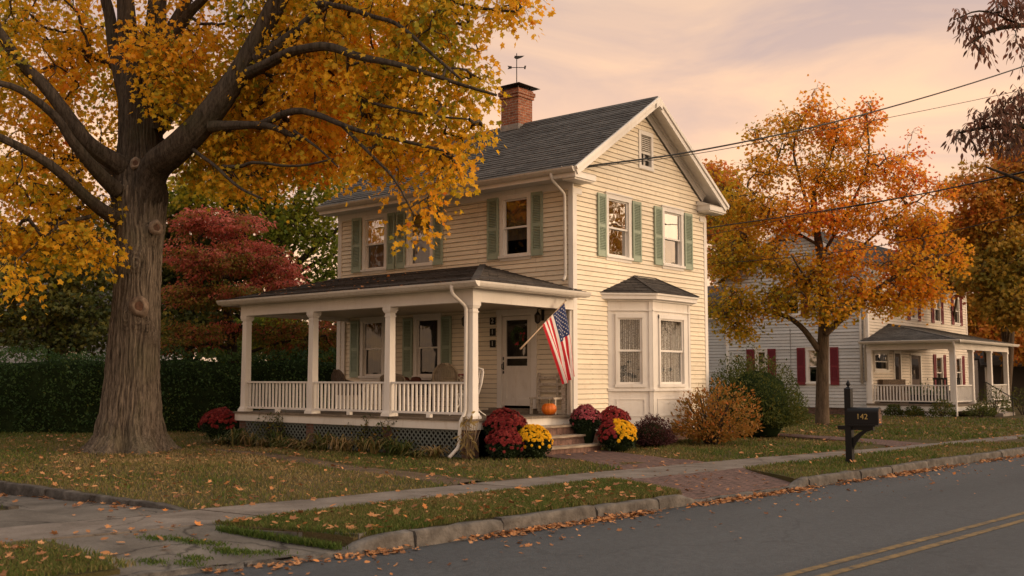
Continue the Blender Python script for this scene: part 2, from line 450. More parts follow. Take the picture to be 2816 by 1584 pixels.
M['drive'] = noisy('stained_concrete', [(0, (0.075, 0.066, 0.056)), (0.5, (0.125, 0.110, 0.095)), (1, (0.175, 0.155, 0.134))], scale=1.1, rough=0.92, bump=0.45, bscale=90, spec=0.12, detail=12)
M['granite'] = noisy('kerb_granite', [(0, (0.055, 0.049, 0.043)), (0.5, (0.105, 0.094, 0.083)), (1, (0.17, 0.152, 0.134))], scale=5, rough=0.9, bump=0.7, bscale=26, spec=0.15, dist=0.02, detail=10)

def crack(m, scale, width, dark):
    n, l = m.node_tree.nodes, m.node_tree.links; b = n['Principled BSDF']; src = b.inputs['Base Color'].links[0].from_socket
    t = n.new('ShaderNodeTexCoord'); wz = N(n, 'ShaderNodeTexNoise', Scale=1.6, Detail=6.0); l.new(t.outputs['Object'], wz.inputs['Vector'])
    sc = N(n, 'ShaderNodeVectorMath', operation='SCALE', Scale=0.6); l.new(wz.outputs['Color'], sc.inputs[0]); ad = N(n, 'ShaderNodeVectorMath', operation='ADD'); l.new(t.outputs['Object'], ad.inputs[0]); l.new(sc.outputs[0], ad.inputs[1])
    ck = N(n, 'ShaderNodeTexVoronoi', feature='DISTANCE_TO_EDGE', Scale=scale); l.new(ad.outputs[0], ck.inputs['Vector'])
    r = ramp_node(n, [(0.0, (dark,) * 3), (width, (1, 1, 1))]); l.new(ck.outputs['Distance'], r.inputs[0])
    sp = N(n, 'ShaderNodeTexNoise', Scale=30.0, Detail=6.0, Roughness=0.8); l.new(t.outputs['Object'], sp.inputs['Vector']); r5 = ramp_node(n, [(0.3, (0.7, 0.7, 0.7)), (0.7, (1.3, 1.3, 1.3))]); l.new(sp.outputs[0], r5.inputs[0])
    m1 = N(n, 'ShaderNodeMix', data_type='RGBA', blend_type='MULTIPLY'); m1.inputs[0].default_value = 1; l.new(src, m1.inputs[6]); l.new(r.outputs[0], m1.inputs[7])
    m2 = N(n, 'ShaderNodeMix', data_type='RGBA', blend_type='MULTIPLY'); m2.inputs[0].default_value = 0.8; l.new(m1.outputs[2], m2.inputs[6]); l.new(r5.outputs[0], m2.inputs[7]); l.new(m2.outputs[2], b.inputs['Base Color'])
crack(M['drive'], 0.55, 0.012, 0.35); crack(M['walk'], 0.35, 0.006, 0.5)
def make_asphalt():
    m, n, l, b = newmat('asphalt')
    t = n.new('ShaderNodeTexCoord')
    big = N(n, 'ShaderNodeTexNoise', Scale=0.35, Detail=6.0); mpg = n.new('ShaderNodeMapping'); mpg.inputs['Scale'].default_value = (2.2, 0.25, 1); l.new(t.outputs['Object'], mpg.inputs[0]); l.new(mpg.outputs[0], big.inputs['Vector'])
    r1 = ramp_node(n, [(0.3, (0.034, 0.038, 0.043)), (0.7, (0.059, 0.064, 0.070))]); l.new(big.outputs[0], r1.inputs[0])
    sp = N(n, 'ShaderNodeTexVoronoi', Scale=85.0); l.new(t.outputs['Object'], sp.inputs['Vector'])
    r2 = ramp_node(n, [(0.0, (1.55, 1.5, 1.45)), (0.35, (0.95, 0.95, 0.95)), (1, (0.6, 0.6, 0.6))]); l.new(sp.outputs['Distance'], r2.inputs[0])
    mot = N(n, 'ShaderNodeTexNoise', Scale=16.0, Detail=7.0, Roughness=0.75); l.new(t.outputs['Object'], mot.inputs['Vector'])
    rm = ramp_node(n, [(0.32, (0.62, 0.62, 0.62)), (0.68, (1.45, 1.44, 1.42))]); l.new(mot.outputs[0], rm.inputs[0])
    m0 = N(n, 'ShaderNodeMix', data_type='RGBA', blend_type='MULTIPLY'); m0.inputs[0].default_value = 0.8; l.new(r1.outputs[0], m0.inputs[6]); l.new(rm.outputs[0], m0.inputs[7]); r1 = m0
    mx = N(n, 'ShaderNodeMix', data_type='RGBA', blend_type='MULTIPLY'); mx.inputs[0].default_value = 0.75; l.new(r1.outputs[2], mx.inputs[6]); l.new(r2.outputs[0], mx.inputs[7])
    # hairline cracks
    wz = N(n, 'ShaderNodeTexNoise', Scale=1.2, Detail=5.0); l.new(t.outputs['Object'], wz.inputs['Vector'])
    sc = N(n, 'ShaderNodeVectorMath', operation='SCALE', Scale=0.9); l.new(wz.outputs['Color'], sc.inputs[0])
    ad = N(n, 'ShaderNodeVectorMath', operation='ADD'); l.new(t.outputs['Object'], ad.inputs[0]); l.new(sc.outputs[0], ad.inputs[1])
    ck = N(n, 'ShaderNodeTexVoronoi', feature='DISTANCE_TO_EDGE', Scale=0.28); l.new(ad.outputs[0], ck.inputs['Vector'])
    r3 = ramp_node(n, [(0.0, (0.45, 0.45, 0.45)), (0.003, (0.6, 0.6, 0.6)), (0.006, (1, 1, 1))]); l.new(ck.outputs['Distance'], r3.inputs[0])
    m2 = N(n, 'ShaderNodeMix', data_type='RGBA', blend_type='MULTIPLY'); m2.inputs[0].default_value = 0.5; l.new(mx.outputs[2], m2.inputs[6]); l.new(r3.outputs[0], m2.inputs[7])
    l.new(m2.outputs[2], b.inputs['Base Color']); b.inputs['Roughness'].default_value = 0.72; b.inputs['Specular IOR Level'].default_value = 0.35
    bp = N(n, 'ShaderNodeBump', Strength=0.6, Distance=0.006); l.new(sp.outputs['Distance'], bp.inputs['Height']); l.new(bp.outputs[0], b.inputs['Normal'])
    return m
M['asphalt'] = make_asphalt()
M['yellow'] = noisy('faded_yellow_paint', [(0, (0.052, 0.050, 0.046)), (0.35, (0.115, 0.082, 0.044)), (0.65, (0.175, 0.115, 0.048)), (1, (0.22, 0.145, 0.058))], scale=11, rough=0.8, bump=0.3, bscale=90, detail=10)

KY = np.array([-45, -16, -12.8, -11.7, -10.9, 95.0]); KX = np.array([2.6, 4.85, 5.28, 5.5, 5.73, 13.67])
def kerb_x(y): return np.interp(y, KY, KX)
FY = np.array([-45, -14, -11.1, -8.8, -6.2, -3.4, -1.0, 1, 3.4, 7, 12.6, 24, 95]); FX = np.array([-0.5, 2.35, 2.62, 2.9, 3.12, 3.42, 3.72, 4.05, 4.45, 5.0, 5.6, 6.6, 12.1])
NY = np.array([-45, -14, -12, -9.7, -8, -5, -3.4, -1.6, 1, 3.5, 7, 12.6, 24, 95]); NX = np.array([0.5, 3.3, 3.75, 3.92, 4.05, 4.4, 4.66, 4.85, 5.0, 5.2, 5.62, 6.22, 7.2, 12.7])
def far_x(y): return np.interp(y, FY, FX)
def near_x(y): return np.interp(y, NY, NX)
def bump_z(x, y):
    return 0.012 * np.sin(0.9 * x + 0.4 * y) + 0.010 * np.sin(1.7 * y - 0.6 * x + 1) + 0.006 * np.sin(3.1 * x + 2.3 * y)

mb = MB(); mb.face([(-900, -900, -0.6), (900, -900, -0.6), (900, 1500, -0.6), (-900, 1500, -0.6)])
mb.build('ground', M['lawn'], kind='structure')

def strip(name, mat, ys, xl, xr, nx, zf, kind='structure'):
    mb = MB(); pts = []
    for y, a, b in zip(ys, xl, xr):
        for i in range(nx):
            x = a + (b - a) * i / (nx - 1)
            pts.append((x, y, zf(x, y)))
    mb.grid(pts, nx, len(ys), smooth=True)
    return mb.build(name, mat, kind=kind)
ys = np.concatenate([np.linspace(-45, -14, 8), np.linspace(-13.5, 14, 80), np.linspace(15, 95, 30)])
strip('road', M['asphalt'], ys, kerb_x(ys) - 0.02, kerb_x(ys) + 7.15, 8, lambda x, y: -0.15 - 0.00)
ym = np.linspace(-40, 90, 60)
for off in (9.93 - 6.55, 9.93 + 0.235 - 6.55):
    strip('road_line', M['yellow'], ym, 6.55 + 0.075 * ym + off - 0.046 + 0.004 * np.sin(ym * 2.1), 6.55 + 0.075 * ym + off + 0.046 + 0.004 * np.sin(ym * 1.7), 2, lambda x, y: -0.146)
# far side of the street, where the photograph was taken from
yo = np.linspace(-45, 95, 40)
strip('pavement', M['walk'], yo, kerb_x(yo) + 7.15, kerb_x(yo) + 9.6, 3, lambda x, y: -0.02)
strip('verge', M['lawn'], yo, kerb_x(yo) + 9.6, kerb_x(yo) + 60, 3, lambda x, y: -0.03)
LY = np.concatenate([np.linspace(-10.85, 16, 70), np.linspace(17, 95, 30)])
mb = MB(); pts = []; nx = 60
for y in LY:
    xr = far_x(y) + 0.06
    for i in range(nx):
        t = (i / (nx - 1)) ** 0.45
        x = -70 + (xr + 70) * t
        e = min(1.0, abs(xr - x) / 0.5)
        pts.append((x, y, -0.012 + e * (0.02 + bump_z(x, y))))
mb.grid(pts, nx, len(LY)); mb.build('lawn', M['lawn'], kind='structure')
yl = np.concatenate([np.linspace(-45, -14.2, 17), [-14.12, -13.0, -12.05]])
strip('lawn', M['lawn'], yl, np.full(20, -70.0), np.where(yl > -14.15, 0.95, far_x(yl)), 10, lambda x, y: 0.0)
strip('driveway', M['drive'], np.linspace(-14.25, -12.0, 5), np.full(5, 0.9), far_x(np.linspace(-14.25, -12.0, 5)) + 0.02, 3, lambda x, y: -0.004)
def quad_patch(name, mat, A, B, n=24, m=10, z=None, kind='structure'):
    """A, B: polylines of equal meaning; sheet stretched between them"""
    A, B = np.array(A, float), np.array(B, float)
    def samp(P, t):
        s = np.concatenate([[0], np.cumsum(np.linalg.norm(np.diff(P[:, :2], axis=0), axis=1))]); s /= s[-1]
        return np.array([np.interp(t, s, P[:, k]) for k in range(3)])
    mb = MB(); pts = []
    for j in range(n):
        a, b = samp(A, j / (n - 1)), samp(B, j / (n - 1))
        for i in range(m):
            p = a + (b - a) * i / (m - 1)
            if z: p[2] += z(p[0], p[1], i / (m - 1), j / (n - 1))
            pts.append(tuple(p))
    mb.grid(pts, m, n)
    if name in ('verge', 'brick_apron', 'brick_path'):      # the sides of the turf
        rim = pts[:m] + [pts[j * m + m - 1] for j in range(1, n)] + pts[(n - 1) * m:(n - 1) * m + m - 1][::-1] + [pts[j * m] for j in range(n - 2, 0, -1)]
        for a, b in zip(rim, rim[1:] + rim[:1]): mb.face([b, a, (a[0], a[1], -0.3), (b[0], b[1], -0.3)])
    return mb.build(name, mat, kind=kind)
def yk(y, z=0.0): return (float(kerb_x(y)) - 0.15, y, z)
def yn(y, z=0.0): return (float(near_x(y)) - 0.03, y, z)
edge = lambda x, y, s, t: (0.02 + 0.6 * bump_z(x, y)) * min(1, 6 * s, 6 * (1 - s)) - 0.01
V1A = [yn(y) for y in np.linspace(-11.35, -4.9, 12)]; V1B = [yk(y) for y in np.linspace(-10.98, -5.65, 12)]
quad_patch('verge', M['lawn'], V1A, V1B, 50, 12, edge)
V2A = [yn(y) for y in np.linspace(-1.75, 90, 60)]; V2B = [yk(y) for y in np.linspace(-2.75, 91, 60)]
quad_patch('verge', M['lawn'], V2A, V2B, 140, 8, edge)
V0A = [yn(y, 0) for y in np.linspace(-40, -12.95, 12)]; V0B = [yk(y, -0.06) for y in np.linspace(-40, -13.1, 12)]
quad_patch('verge', M['lawn'], V0A, V0B, 30, 8, edge)
quad_patch('driveway_apron', M['drive'], [yn(y, 0.0) for y in np.linspace(-13.3, -11.0, 8)], [(float(kerb_x(y)) - 0.1, y, -0.118) for y in np.linspace(-13.4, -10.75, 8)], 24, 12, lambda x, y, s, t: 0.006 * math.sin(3 * x + 2 * y))
quad_patch('brick_apron', M['paver'], [yn(y, 0.006) for y in np.linspace(-4.95, -1.7, 8)], [(float(kerb_x(y)) - 0.12, y, -0.085) for y in np.linspace(-5.75, -2.7, 8)], 24, 12, lambda x, y, s, t: 0.008 * math.sin(5 * x + 3 * y) * math.sin(4 * y))
dxs = np.concatenate([np.linspace(-60, -3, 8), np.linspace(-2.5, 2.7, 14)])
mb = MB(); pts = []
for x in dxs:
    z = -0.12 + 0.125 * max(0, min(1, (x + 1.5) / 4.2))
    for y in np.linspace(-12.1, -10.85, 6): pts.append((x, y, z))
mb.grid(pts, 6, len(dxs)); mb.build('driveway', M['drive'], kind='structure')
# pavement slabs with open joints
mb = MB(); mb.m = 0
r = random.Random(3); y = -30.0
while y < 88:
    L = r.uniform(1.35, 1.6) if y < 30 else 4
    y2 = y + L - 0.018
    t = [r.uniform(-0.006, 0.006) for _ in range(4)]
    a = [(float(far_x(y)), y, 0.006 + t[0]), (float(near_x(y)), y + 0.12, 0.006 + t[1]), (float(near_x(y2)), y2 + 0.12, 0.006 + t[2]), (float(far_x(y2)), y2, 0.006 + t[3])]
    if a[1][1] > -100:
        mb.prism(a, (0, 0, -0.08))
    y += L
mb.build('sidewalk', M['walk'], kind='structure')
strip('soil_bed', M['dirt'], ys, far_x(ys) - 0.02, near_x(ys) + 0.02, 2, lambda x, y: -0.018)
# brick walks
quad_patch('brick_path', M['paver'], [(0.55, -2.15, 0.050), (2.2, -2.6, 0.045), (float(far_x(-3.3)) - 0.01, -3.35, 0.012)], [(0.95, -0.2, 0.050), (2.3, -0.85, 0.045), (float(far_x(-1.05)) - 0.01, -1.05, 0.012)], 24, 10, lambda x, y, s, t: 0.006 * math.sin(6 * x) * math.sin(5 * y))
quad_patch('brick_path', M['paver'], [(-2.0, 8.3, 0.05), (3.2, 6.4, 0.045), (float(far_x(5.3)), 5.35, 0.012)], [(-2.0, 9.1, 0.05), (3.5, 7.3, 0.045), (float(far_x(6.9)), 6.9, 0.012)], 24, 6, lambda x, y, s, t: 0.006 * math.sin(6 * x) * math.sin(5 * y))
quad_patch('brick_path', M['paver'], [yn(y, 0.006) for y in np.linspace(8.2, 10.2, 8)], [(float(kerb_x(y)) - 0.14, y, 0.004) for y in np.linspace(8.3, 10.4, 8)], 10, 6)
# worn dirt track across the lawn
tr = np.array([(-6.0, -4.9), (-4.2, -5.05), (-2.5, -5.35), (-0.5, -5.85), (1.2, -6.1), (2.4, -6.45), (3.06, -6.6)])
tw = np.array([0.1, 0.22, 0.34, 0.36, 0.42, 0.40, 0.34])
TA = [(x, y + w, 0.026 + bump_z(x, y + w)) for (x, y), w in zip(tr, tw)]; TB = [(x, y - w, 0.026 + bump_z(x, y - w)) for (x, y), w in zip(tr, tw)]
quad_patch('dirt_path', M['dirt'], TA, TB, 40, 8, lambda x, y, s, t: -0.035 * abs(2 * s - 1) ** 3)

# kerb stones
def kerb_top(y):
    if y < -11.1: return -0.112
    if -5.55 < y < -3.0: return -0.10
    f = 1.0
    for c in (-11.1, -5.55, -3.0):
        f = min(f, abs(y - c) / 0.35) if ((c == -11.1 and y >= c) or (c == -5.55 and y <= c) or (c == -3.0 and y >= c)) else f
    return -0.105 + (0.105 + 0.004) * min(1, f) ** 0.6
mb = MB(); r = random.Random(11); y = -30.0
while y < 90:
    L = (r.uniform(1.1, 2.1) if y > -10.9 else r.uniform(0.7, 1.2)) if y < 25 else 5
    n = 8 if y < 25 else 3
    offs = r.uniform(-0.012, 0.012); dz = r.uniform(-0.008, 0.008)
    rows = []
    for i in range(n):
        yy = y + 0.012 + (L - 0.024) * i / (n - 1)
        x = float(kerb_x(yy)) + offs; zt = kerb_top(yy) + dz
        w = lambda a: a + r.uniform(-0.011, 0.011)
        endr = 0.007 if i in (0, n - 1) else 0
        rows.append([(w(x + 0.012), yy, -0.19), (w(x + 0.004), yy, -0.05 + (zt) * 0.5), (w(x - 0.004 - endr), yy, w(zt - 0.016 - endr)), (w(x - 0.018 - endr), yy, w(zt - endr)), (w(x - 0.125), yy, w(zt - endr)), (w(x - 0.155), yy, w(zt - 0.03)), (x - 0.155, yy, -0.19)])
    mb.grid([p for q in rows for p in q], 7, n, smooth=True)
    mb.face(rows[0][::-1]); mb.face(rows[-1])
    y += L
# the kerb turning back to the sidewalk beside the driveway apron
pp = [(5.58, -10.92), (5.25, -11.02), (4.9, -11.12), (4.5, -11.27), (4.15, -11.36)]
for i in range(len(pp) - 1):
    a, b = Vector(pp[i] + (0,)), Vector(pp[i + 1] + (0,)); d = (b - a).normalized(); nrm = Vector((d.y, -d.x, 0))
    a2, b2 = a + d * 0.008, b - d * 0.008; zt0, zt1 = 0.02 - 0.012 * i, 0.02 - 0.012 * (i + 1)
    mb.prism([a2 + Vector((0, 0, -0.16)), b2 + Vector((0, 0, -0.16)), b2 + Vector((0, 0, zt1)), a2 + Vector((0, 0, zt0))], nrm * 0.13)
mb.build('kerb', M['granite'], kind='structure')
mb = MB(); x = 2.62; r = random.Random(5)
while x > -30:
    L = r.uniform(0.8, 1.4)
    n = 7; rows = []
    for i in range(n):
        xx = x - 0.012 - (L - 0.024) * i / (n - 1); w = lambda a: a + r.uniform(-0.012, 0.012); zt = 0.035 + r.uniform(-0.006, 0.006)
        if xx > 2.2: zt -= 0.04 * (xx - 2.2) / 0.4
        e = 0.006 if i in (0, n - 1) else 0
        rows.append([(xx, w(-10.955), -0.2), (xx, w(-10.95), -0.06), (xx, w(-10.945) + e, zt - 0.012 - e), (xx, w(-10.93), zt - e), (xx, w(-10.82), zt - e), (xx, -10.79, -0.03)])
    mb.grid([p for q in rows for p in q], 6, n, smooth=True); mb.face(rows[0][::-1]); mb.face(rows[-1])
    x -= L
for k in range(6):
    a = 0.95 - 1.1 * k
    mb.box((a - 1.07, -12.14, -0.2), (a, -12.02, 0.03))
mb.build('driveway_kerb', M['old_kerb'], kind='structure')

# ---------------------------------------------------------------- the cream house
house = thing('clapboard_house', (-3.7, 2.8, 0), 'cream clapboard two-storey house with sage shutters, brick chimney and wide front porch', 'house')
X0, X1, Y1 = -7.53, 0.0, 5.64
ZB, ZE, ZP, YC = 0.42, 5.80, 7.92, 2.82
FL = frame((0, 0, 0), (1, 0, 0), (0, -1, 0))      # long porch wall: u = x
FG = frame((0, 0, 0), (0, 1, 0), (1, 0, 0))       # gable wall to the street: u = y
FB = frame((0, Y1, 0), (-1, 0, 0), (0, 1, 0))
FW = frame((X0, 0, 0), (0, -1, 0), (-1, 0, 0))
WL = [(-6.62, -5.72, 4.13, 5.62, 'up'), (-5.03, -4.13, 4.13, 5.62, 'up2'), (-2.03, -1.13, 4.13, 5.62, 'up3'), (-6.66, -5.77, 1.46, 3.03, 'low'), (-4.75, -3.85, 1.46, 3.03, 'low')]
DOOR = (-2.10, -0.98, 0.80, 3.05)
WG = [(1.21, 2.22, 4.13, 5.63, 'g'), (3.55, 4.53, 4.13, 5.63, 'g')]
VENT = (2.57, 3.19, 6.40, 7.30)
mb = MB()
holesL = [w[:4] for w in WL] + [DOOR]
mb.courses(FL, [(X0, ZB), (X1, ZB), (X1, ZE), (X0, ZE)], holesL, 0.106, 0.018, 0.25, 1, 0.0065)
holesG = [w[:4] for w in WG] + [VENT, (1.3, 4.3, ZB, 3.3)]
mb.courses(FG, [(0, ZB), (Y1, ZB), (Y1, ZE), (YC, ZE + (Y1 - YC) * 0.66), (0, ZE)], holesG, 0.106, 0.018, 0.25, 2, 0.0065)
mb.courses(FB, [(0, ZB), (-X0, ZB), (-X0, ZE), (0, ZE)], (), 0.106, 0.016, 0.25, 3)
FW2 = frame((X0, Y1, 0), (0, -1, 0), (-1, 0, 0))
mb.courses(FW2, [(0, ZB), (Y1, ZB), (Y1, ZE), (Y1 - YC, ZE + (Y1 - YC) * 0.66), (0, ZE)], (), 0.106, 0.016, 0.25, 4)
mb.build('wall', M['siding'], house)
mb = MB(); mb.box((X0 + 0.02, 0.02, -0.3), (X1 - 0.02, Y1 - 0.02, ZB + 0.01)); mb.build('foundation', M['foundation'], house)
# near-black floors and partitions: room shade put into the colour, nothing shows through
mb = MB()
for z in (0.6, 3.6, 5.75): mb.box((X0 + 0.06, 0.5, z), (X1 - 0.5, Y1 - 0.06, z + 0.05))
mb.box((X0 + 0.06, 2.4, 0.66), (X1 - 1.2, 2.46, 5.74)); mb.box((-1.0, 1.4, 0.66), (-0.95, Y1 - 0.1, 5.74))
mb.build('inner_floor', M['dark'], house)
# corner boards, frieze, water table
for F, a, b in ((FL, X1 - 0.10, X1 + 0.026), (FL, X0 - 0.026, X0 + 0.11), (FG, -0.001, 0.115), (FG, Y1 - 0.11, Y1 + 0.024)):
    mb = MB(); mb.fbox(F, a, b, ZB - 0.02, ZE - 0.25, 0.0, 0.026); mb.build('corner_board', M['trim'], house)
mb = MB()
mb.fbox(FL, X0 - 0.03, X1 + 0.03, ZE - 0.25, ZE + 0.02, 0.0, 0.032); mb.build('frieze_board', M['trim'], house); mb = MB()
mb.fbox(FG, 0.0, 0.30, ZE - 0.36, ZE - 0.24, 0.0, 0.030); mb.build('corner_block', M['trim'], house); mb = MB(); mb.fbox(FG, Y1 - 0.30, Y1, ZE - 0.36, ZE - 0.24, 0.0, 0.030); mb.build('corner_block', M['trim'], house)
for F, a, b in ((FL, X0, X1), (FG, 0.12, 1.27), (FG, 4.34, Y1 - 0.1)): mb = MB(); mb.fbox(F, a, b, ZB - 0.05, ZB + 0.06, 0.0, 0.03); mb.build('water_table', M['trim'], house)

# main roof
SL = 0.655; XR0, XR1 = X0 - 0.36, 0.40
EY0, EY1 = -0.46, 6.10; EZ = 5.91; PZ = EZ + (YC - EY0) * SL
cs = 1 / math.hypot(1, SL); L = (YC - EY0) / cs
mb = MB()
FR = (Vector((0, EY0, EZ)), Vector((1, 0, 0)), Vector((0, cs, SL * cs)), Vector((0, -SL * cs, cs)))
mb.courses(FR, [(XR0, 0), (XR1, 0), (XR1, L), (XR0, L)], (), 0.14, 0.012, 0.5, 6)
FR2 = (Vector((0, EY1, EZ)), Vector((-1, 0, 0)), Vector((0, -cs, SL * cs)), Vector((0, SL * cs, cs)))
mb.courses(FR2, [(-XR1, 0), (-XR0, 0), (-XR0, L), (-XR1, L)], (), 0.14, 0.012, 0.5, 7)
mb.prism([(XR0, YC - 0.13, PZ - 0.07), (XR0, YC, PZ + 0.02), (XR0, YC + 0.13, PZ - 0.07)], (XR1 - XR0, 0, 0))
roof = mb.build('roof', M['shingle'], house)
# roof deck, soffits, rake boards and eave returns
mb = MB()
for sgn, e in ((1, EY0), (-1, EY1)):
    n = Vector((0, -sgn * SL * cs, cs)); u = Vector((0, sgn * cs, SL * cs))
    o = Vector((XR0 + 0.01, e + sgn * 0.01, EZ)) - n * 0.012
    mb.obox(o, Vector((XR1 - XR0 - 0.02, 0, 0)), u * (L - 0.02), -n * 0.05)
    # rake fascia with a proud crown strip, both gable ends
    for x, s in ((XR1, 1), (XR0, -1)):
        o = Vector((x - s * 0.035, e + sgn * 0.0, EZ)) - n * 0.008
        mb.obox(o, Vector((s * 0.05, 0, 0)), u * L, -n * 0.19)
        mb.obox(o + Vector((s * 0.05, 0, 0)), Vector((s * 0.035, 0, 0)), u * L, -n * 0.075)
    # rake frieze on the wall
    for x, s in ((X1, 1), (X0, -1)):
        o = Vector((x + s * 0.014, e + sgn * 0.46, EZ + 0.46 * SL)) - n * 0.075
        mb.obox(o, Vector((s * 0.024, 0, 0)), u * (L - 0.46 / cs), -n * 0.22)
        mb.obox(o + Vector((s * 0.024, 0, 0)), Vector((s * 0.03, 0, 0)), u * (L - 0.46 / cs), -n * 0.07)
# eave soffit + fascia
mb.box((XR0 + 0.02, EY0 + 0.07, EZ - 0.20), (XR1 - 0.05, 0.0, EZ - 0.175)); mb.box((XR0 + 0.02, Y1, EZ - 0.20), (XR1 - 0.05, EY1 - 0.07, EZ - 0.175))
mb.box((XR0 + 0.02, EY0 + 0.045, EZ - 0.20), (XR1 - 0.05, EY0 + 0.07, EZ - 0.02)); mb.box((XR0 + 0.02, EY1 - 0.07, EZ - 0.20), (XR1 - 0.05, EY1 - 0.045, EZ - 0.02))
# cornice returns on the gable
for ya, yb in ((EY0 + 0.05, 0.34), (Y1 - 0.42, EY1 - 0.05)):
    mb.box((0.02, ya, EZ - 0.215), (XR1 - 0.02, yb, EZ - 0.085)); mb.box((0.03, ya + 0.03, EZ - 0.25), (XR1 - 0.06, yb - 0.03, EZ - 0.215))
    mb.prism([(0.02, ya - 0.02, EZ - 0.085), (XR1 + 0.0, ya - 0.02, EZ - 0.085), (0.02, ya - 0.02, EZ + 0.05)], (0, yb - ya + 0.04, 0))
mb.build('eaves', M['trim'], house)
for x_, s_ in ((XR1, 1), (XR0, -1)):
    mb = MB(); mb.prism([(x_ - s_ * 0.03, YC, PZ - 0.006), (x_ - s_ * 0.03, YC + 0.13, PZ - 0.006 - 0.13 * SL), (x_ - s_ * 0.03, YC + 0.13, PZ - 0.30), (x_ - s_ * 0.03, YC, PZ - 0.225), (x_ - s_ * 0.03, YC - 0.13, PZ - 0.30), (x_ - s_ * 0.03, YC - 0.13, PZ - 0.006 - 0.13 * SL)], (s_ * 0.084, 0, 0)); mb.build('rake_joint', M['trim'], house)
def gutter(parent, p, q, out, name='gutter', w=0.115, h=0.105):
    p, q, out = Vector(p), Vector(q), Vector(out); d = q - p
    mb = MB()
    prof = [(0.0, 0.0), (0.0, -h), (0.05, -h), (0.075, -h * 0.75), (w - 0.01, -h * 0.35), (w, 0.0), (w - 0.018, 0.004), (w - 0.022, -0.02), (0.05, -h * 0.8), (0.012, -h * 0.8), (0.012, 0.0)]
    mb.prism([p + out * a + Vector((0, 0, b)) for a, b in prof], d)
    for e, s in ((p, -1), (q, 1)):
        dd = d.normalized() * (s * 0.004)
        mb.prism([e + dd * 0.2 + out * a + Vector((0, 0, b)) for a, b in prof[:6]], dd)
    return mb.build(name, M['trim_old'], parent)
gutter(house, (XR0, EY0 + 0.05, EZ - 0.005), (XR1 - 0.03, EY0 + 0.05, EZ - 0.005), (0, -1, 0))
gutter(house, (XR0, EY1 - 0.05, EZ - 0.005), (XR1 + 0.02, EY1 - 0.05, EZ - 0.005), (0, 1, 0))

# windows ------------------------------------------------------------------
M['shade'] = noisy('window_shade', [(0, (0.30, 0.25, 0.19)), (1, (0.42, 0.36, 0.28))], scale=5, stretch=(9, 9, 0.4), rough=0.9)
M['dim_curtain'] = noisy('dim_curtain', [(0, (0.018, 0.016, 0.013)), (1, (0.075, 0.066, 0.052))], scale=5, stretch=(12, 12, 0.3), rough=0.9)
def lace_mat():
    m, n, l, b = newmat('lace_curtain')
    t = n.new('ShaderNodeTexCoord')
    v = N(n, 'ShaderNodeTexVoronoi', Scale=70.0); l.new(t.outputs['UV'], v.inputs['Vector'])
    nz = N(n, 'ShaderNodeTexNoise', Scale=7.0, Detail=4.0); l.new(t.outputs['UV'], nz.inputs['Vector'])
    a = N(n, 'ShaderNodeMath', operation='MULTIPLY_ADD'); a.inputs[1].default_value = 0.5; l.new(nz.outputs[0], a.inputs[0]); l.new(v.outputs['Distance'], a.inputs[2])
    wv = N(n, 'ShaderNodeTexWave', Scale=2.1, Distortion=2.2, Detail=2.0); wv.bands_direction = 'X'; mpw = n.new('ShaderNodeMapping'); mpw.inputs['Scale'].default_value = (2.2, 0.12, 1); l.new(t.outputs['UV'], mpw.inputs[0]); l.new(mpw.outputs[0], wv.inputs['Vector'])
    a3 = N(n, 'ShaderNodeMath', operation='MULTIPLY_ADD'); a3.inputs[1].default_value = 0.85; l.new(wv.outputs[0], a3.inputs[0]); l.new(a.outputs[0], a3.inputs[2])
    r = ramp_node(n, [(0.62, (0, 0, 0)), (1.25, (1, 1, 1))]); l.new(a3.outputs[0], r.inputs[0])
    tp = n.new('ShaderNodeBsdfTransparent'); df = n.new('ShaderNodeBsdfDiffuse'); df.inputs['Color'].default_value = (0.86, 0.83, 0.78, 1)
    mr = N(n, 'ShaderNodeMapRange'); mr.inputs[3].default_value = 0.95; mr.inputs[4].default_value = 0.10; l.new(r.outputs[0], mr.inputs[0])
    mx = n.new('ShaderNodeMixShader'); l.new(mr.outputs[0], mx.inputs[0]); l.new(tp.outputs[0], mx.inputs[1]); l.new(df.outputs[0], mx.inputs[2])
    l.new(mx.outputs[0], n['Material Output'].inputs[0]); return m
M['lace'] = lace_mat()
def curtain(F, u0, u1, v0, v1, n, amp, folds, parent, mat, name='curtain', seed=0):
    O, U, V, Nn = F; mb = MB(); r = random.Random(seed); k = int((u1 - u0) / 0.012) + 2; ph = r.uniform(0, 6)
    pts, uv = [], []
    for v, a in ((v0, 1.0), ((v0 + v1) / 2, 0.85), (v1, 0.6)):
        for i in range(k):
            t = i / (k - 1); u = u0 + (u1 - u0) * t
            d = amp * a * (math.sin(folds * 2 * math.pi * t + ph) + 0.5 * math.sin(folds * 4.7 * math.pi * t + 2 * ph + v))
            pts.append(O + U * u + V * v + Nn * (n + d)); uv.append((u * 1.6, v))
    mb.grid(pts, k, 3, uv=uv); return mb.build(name, mat, parent)
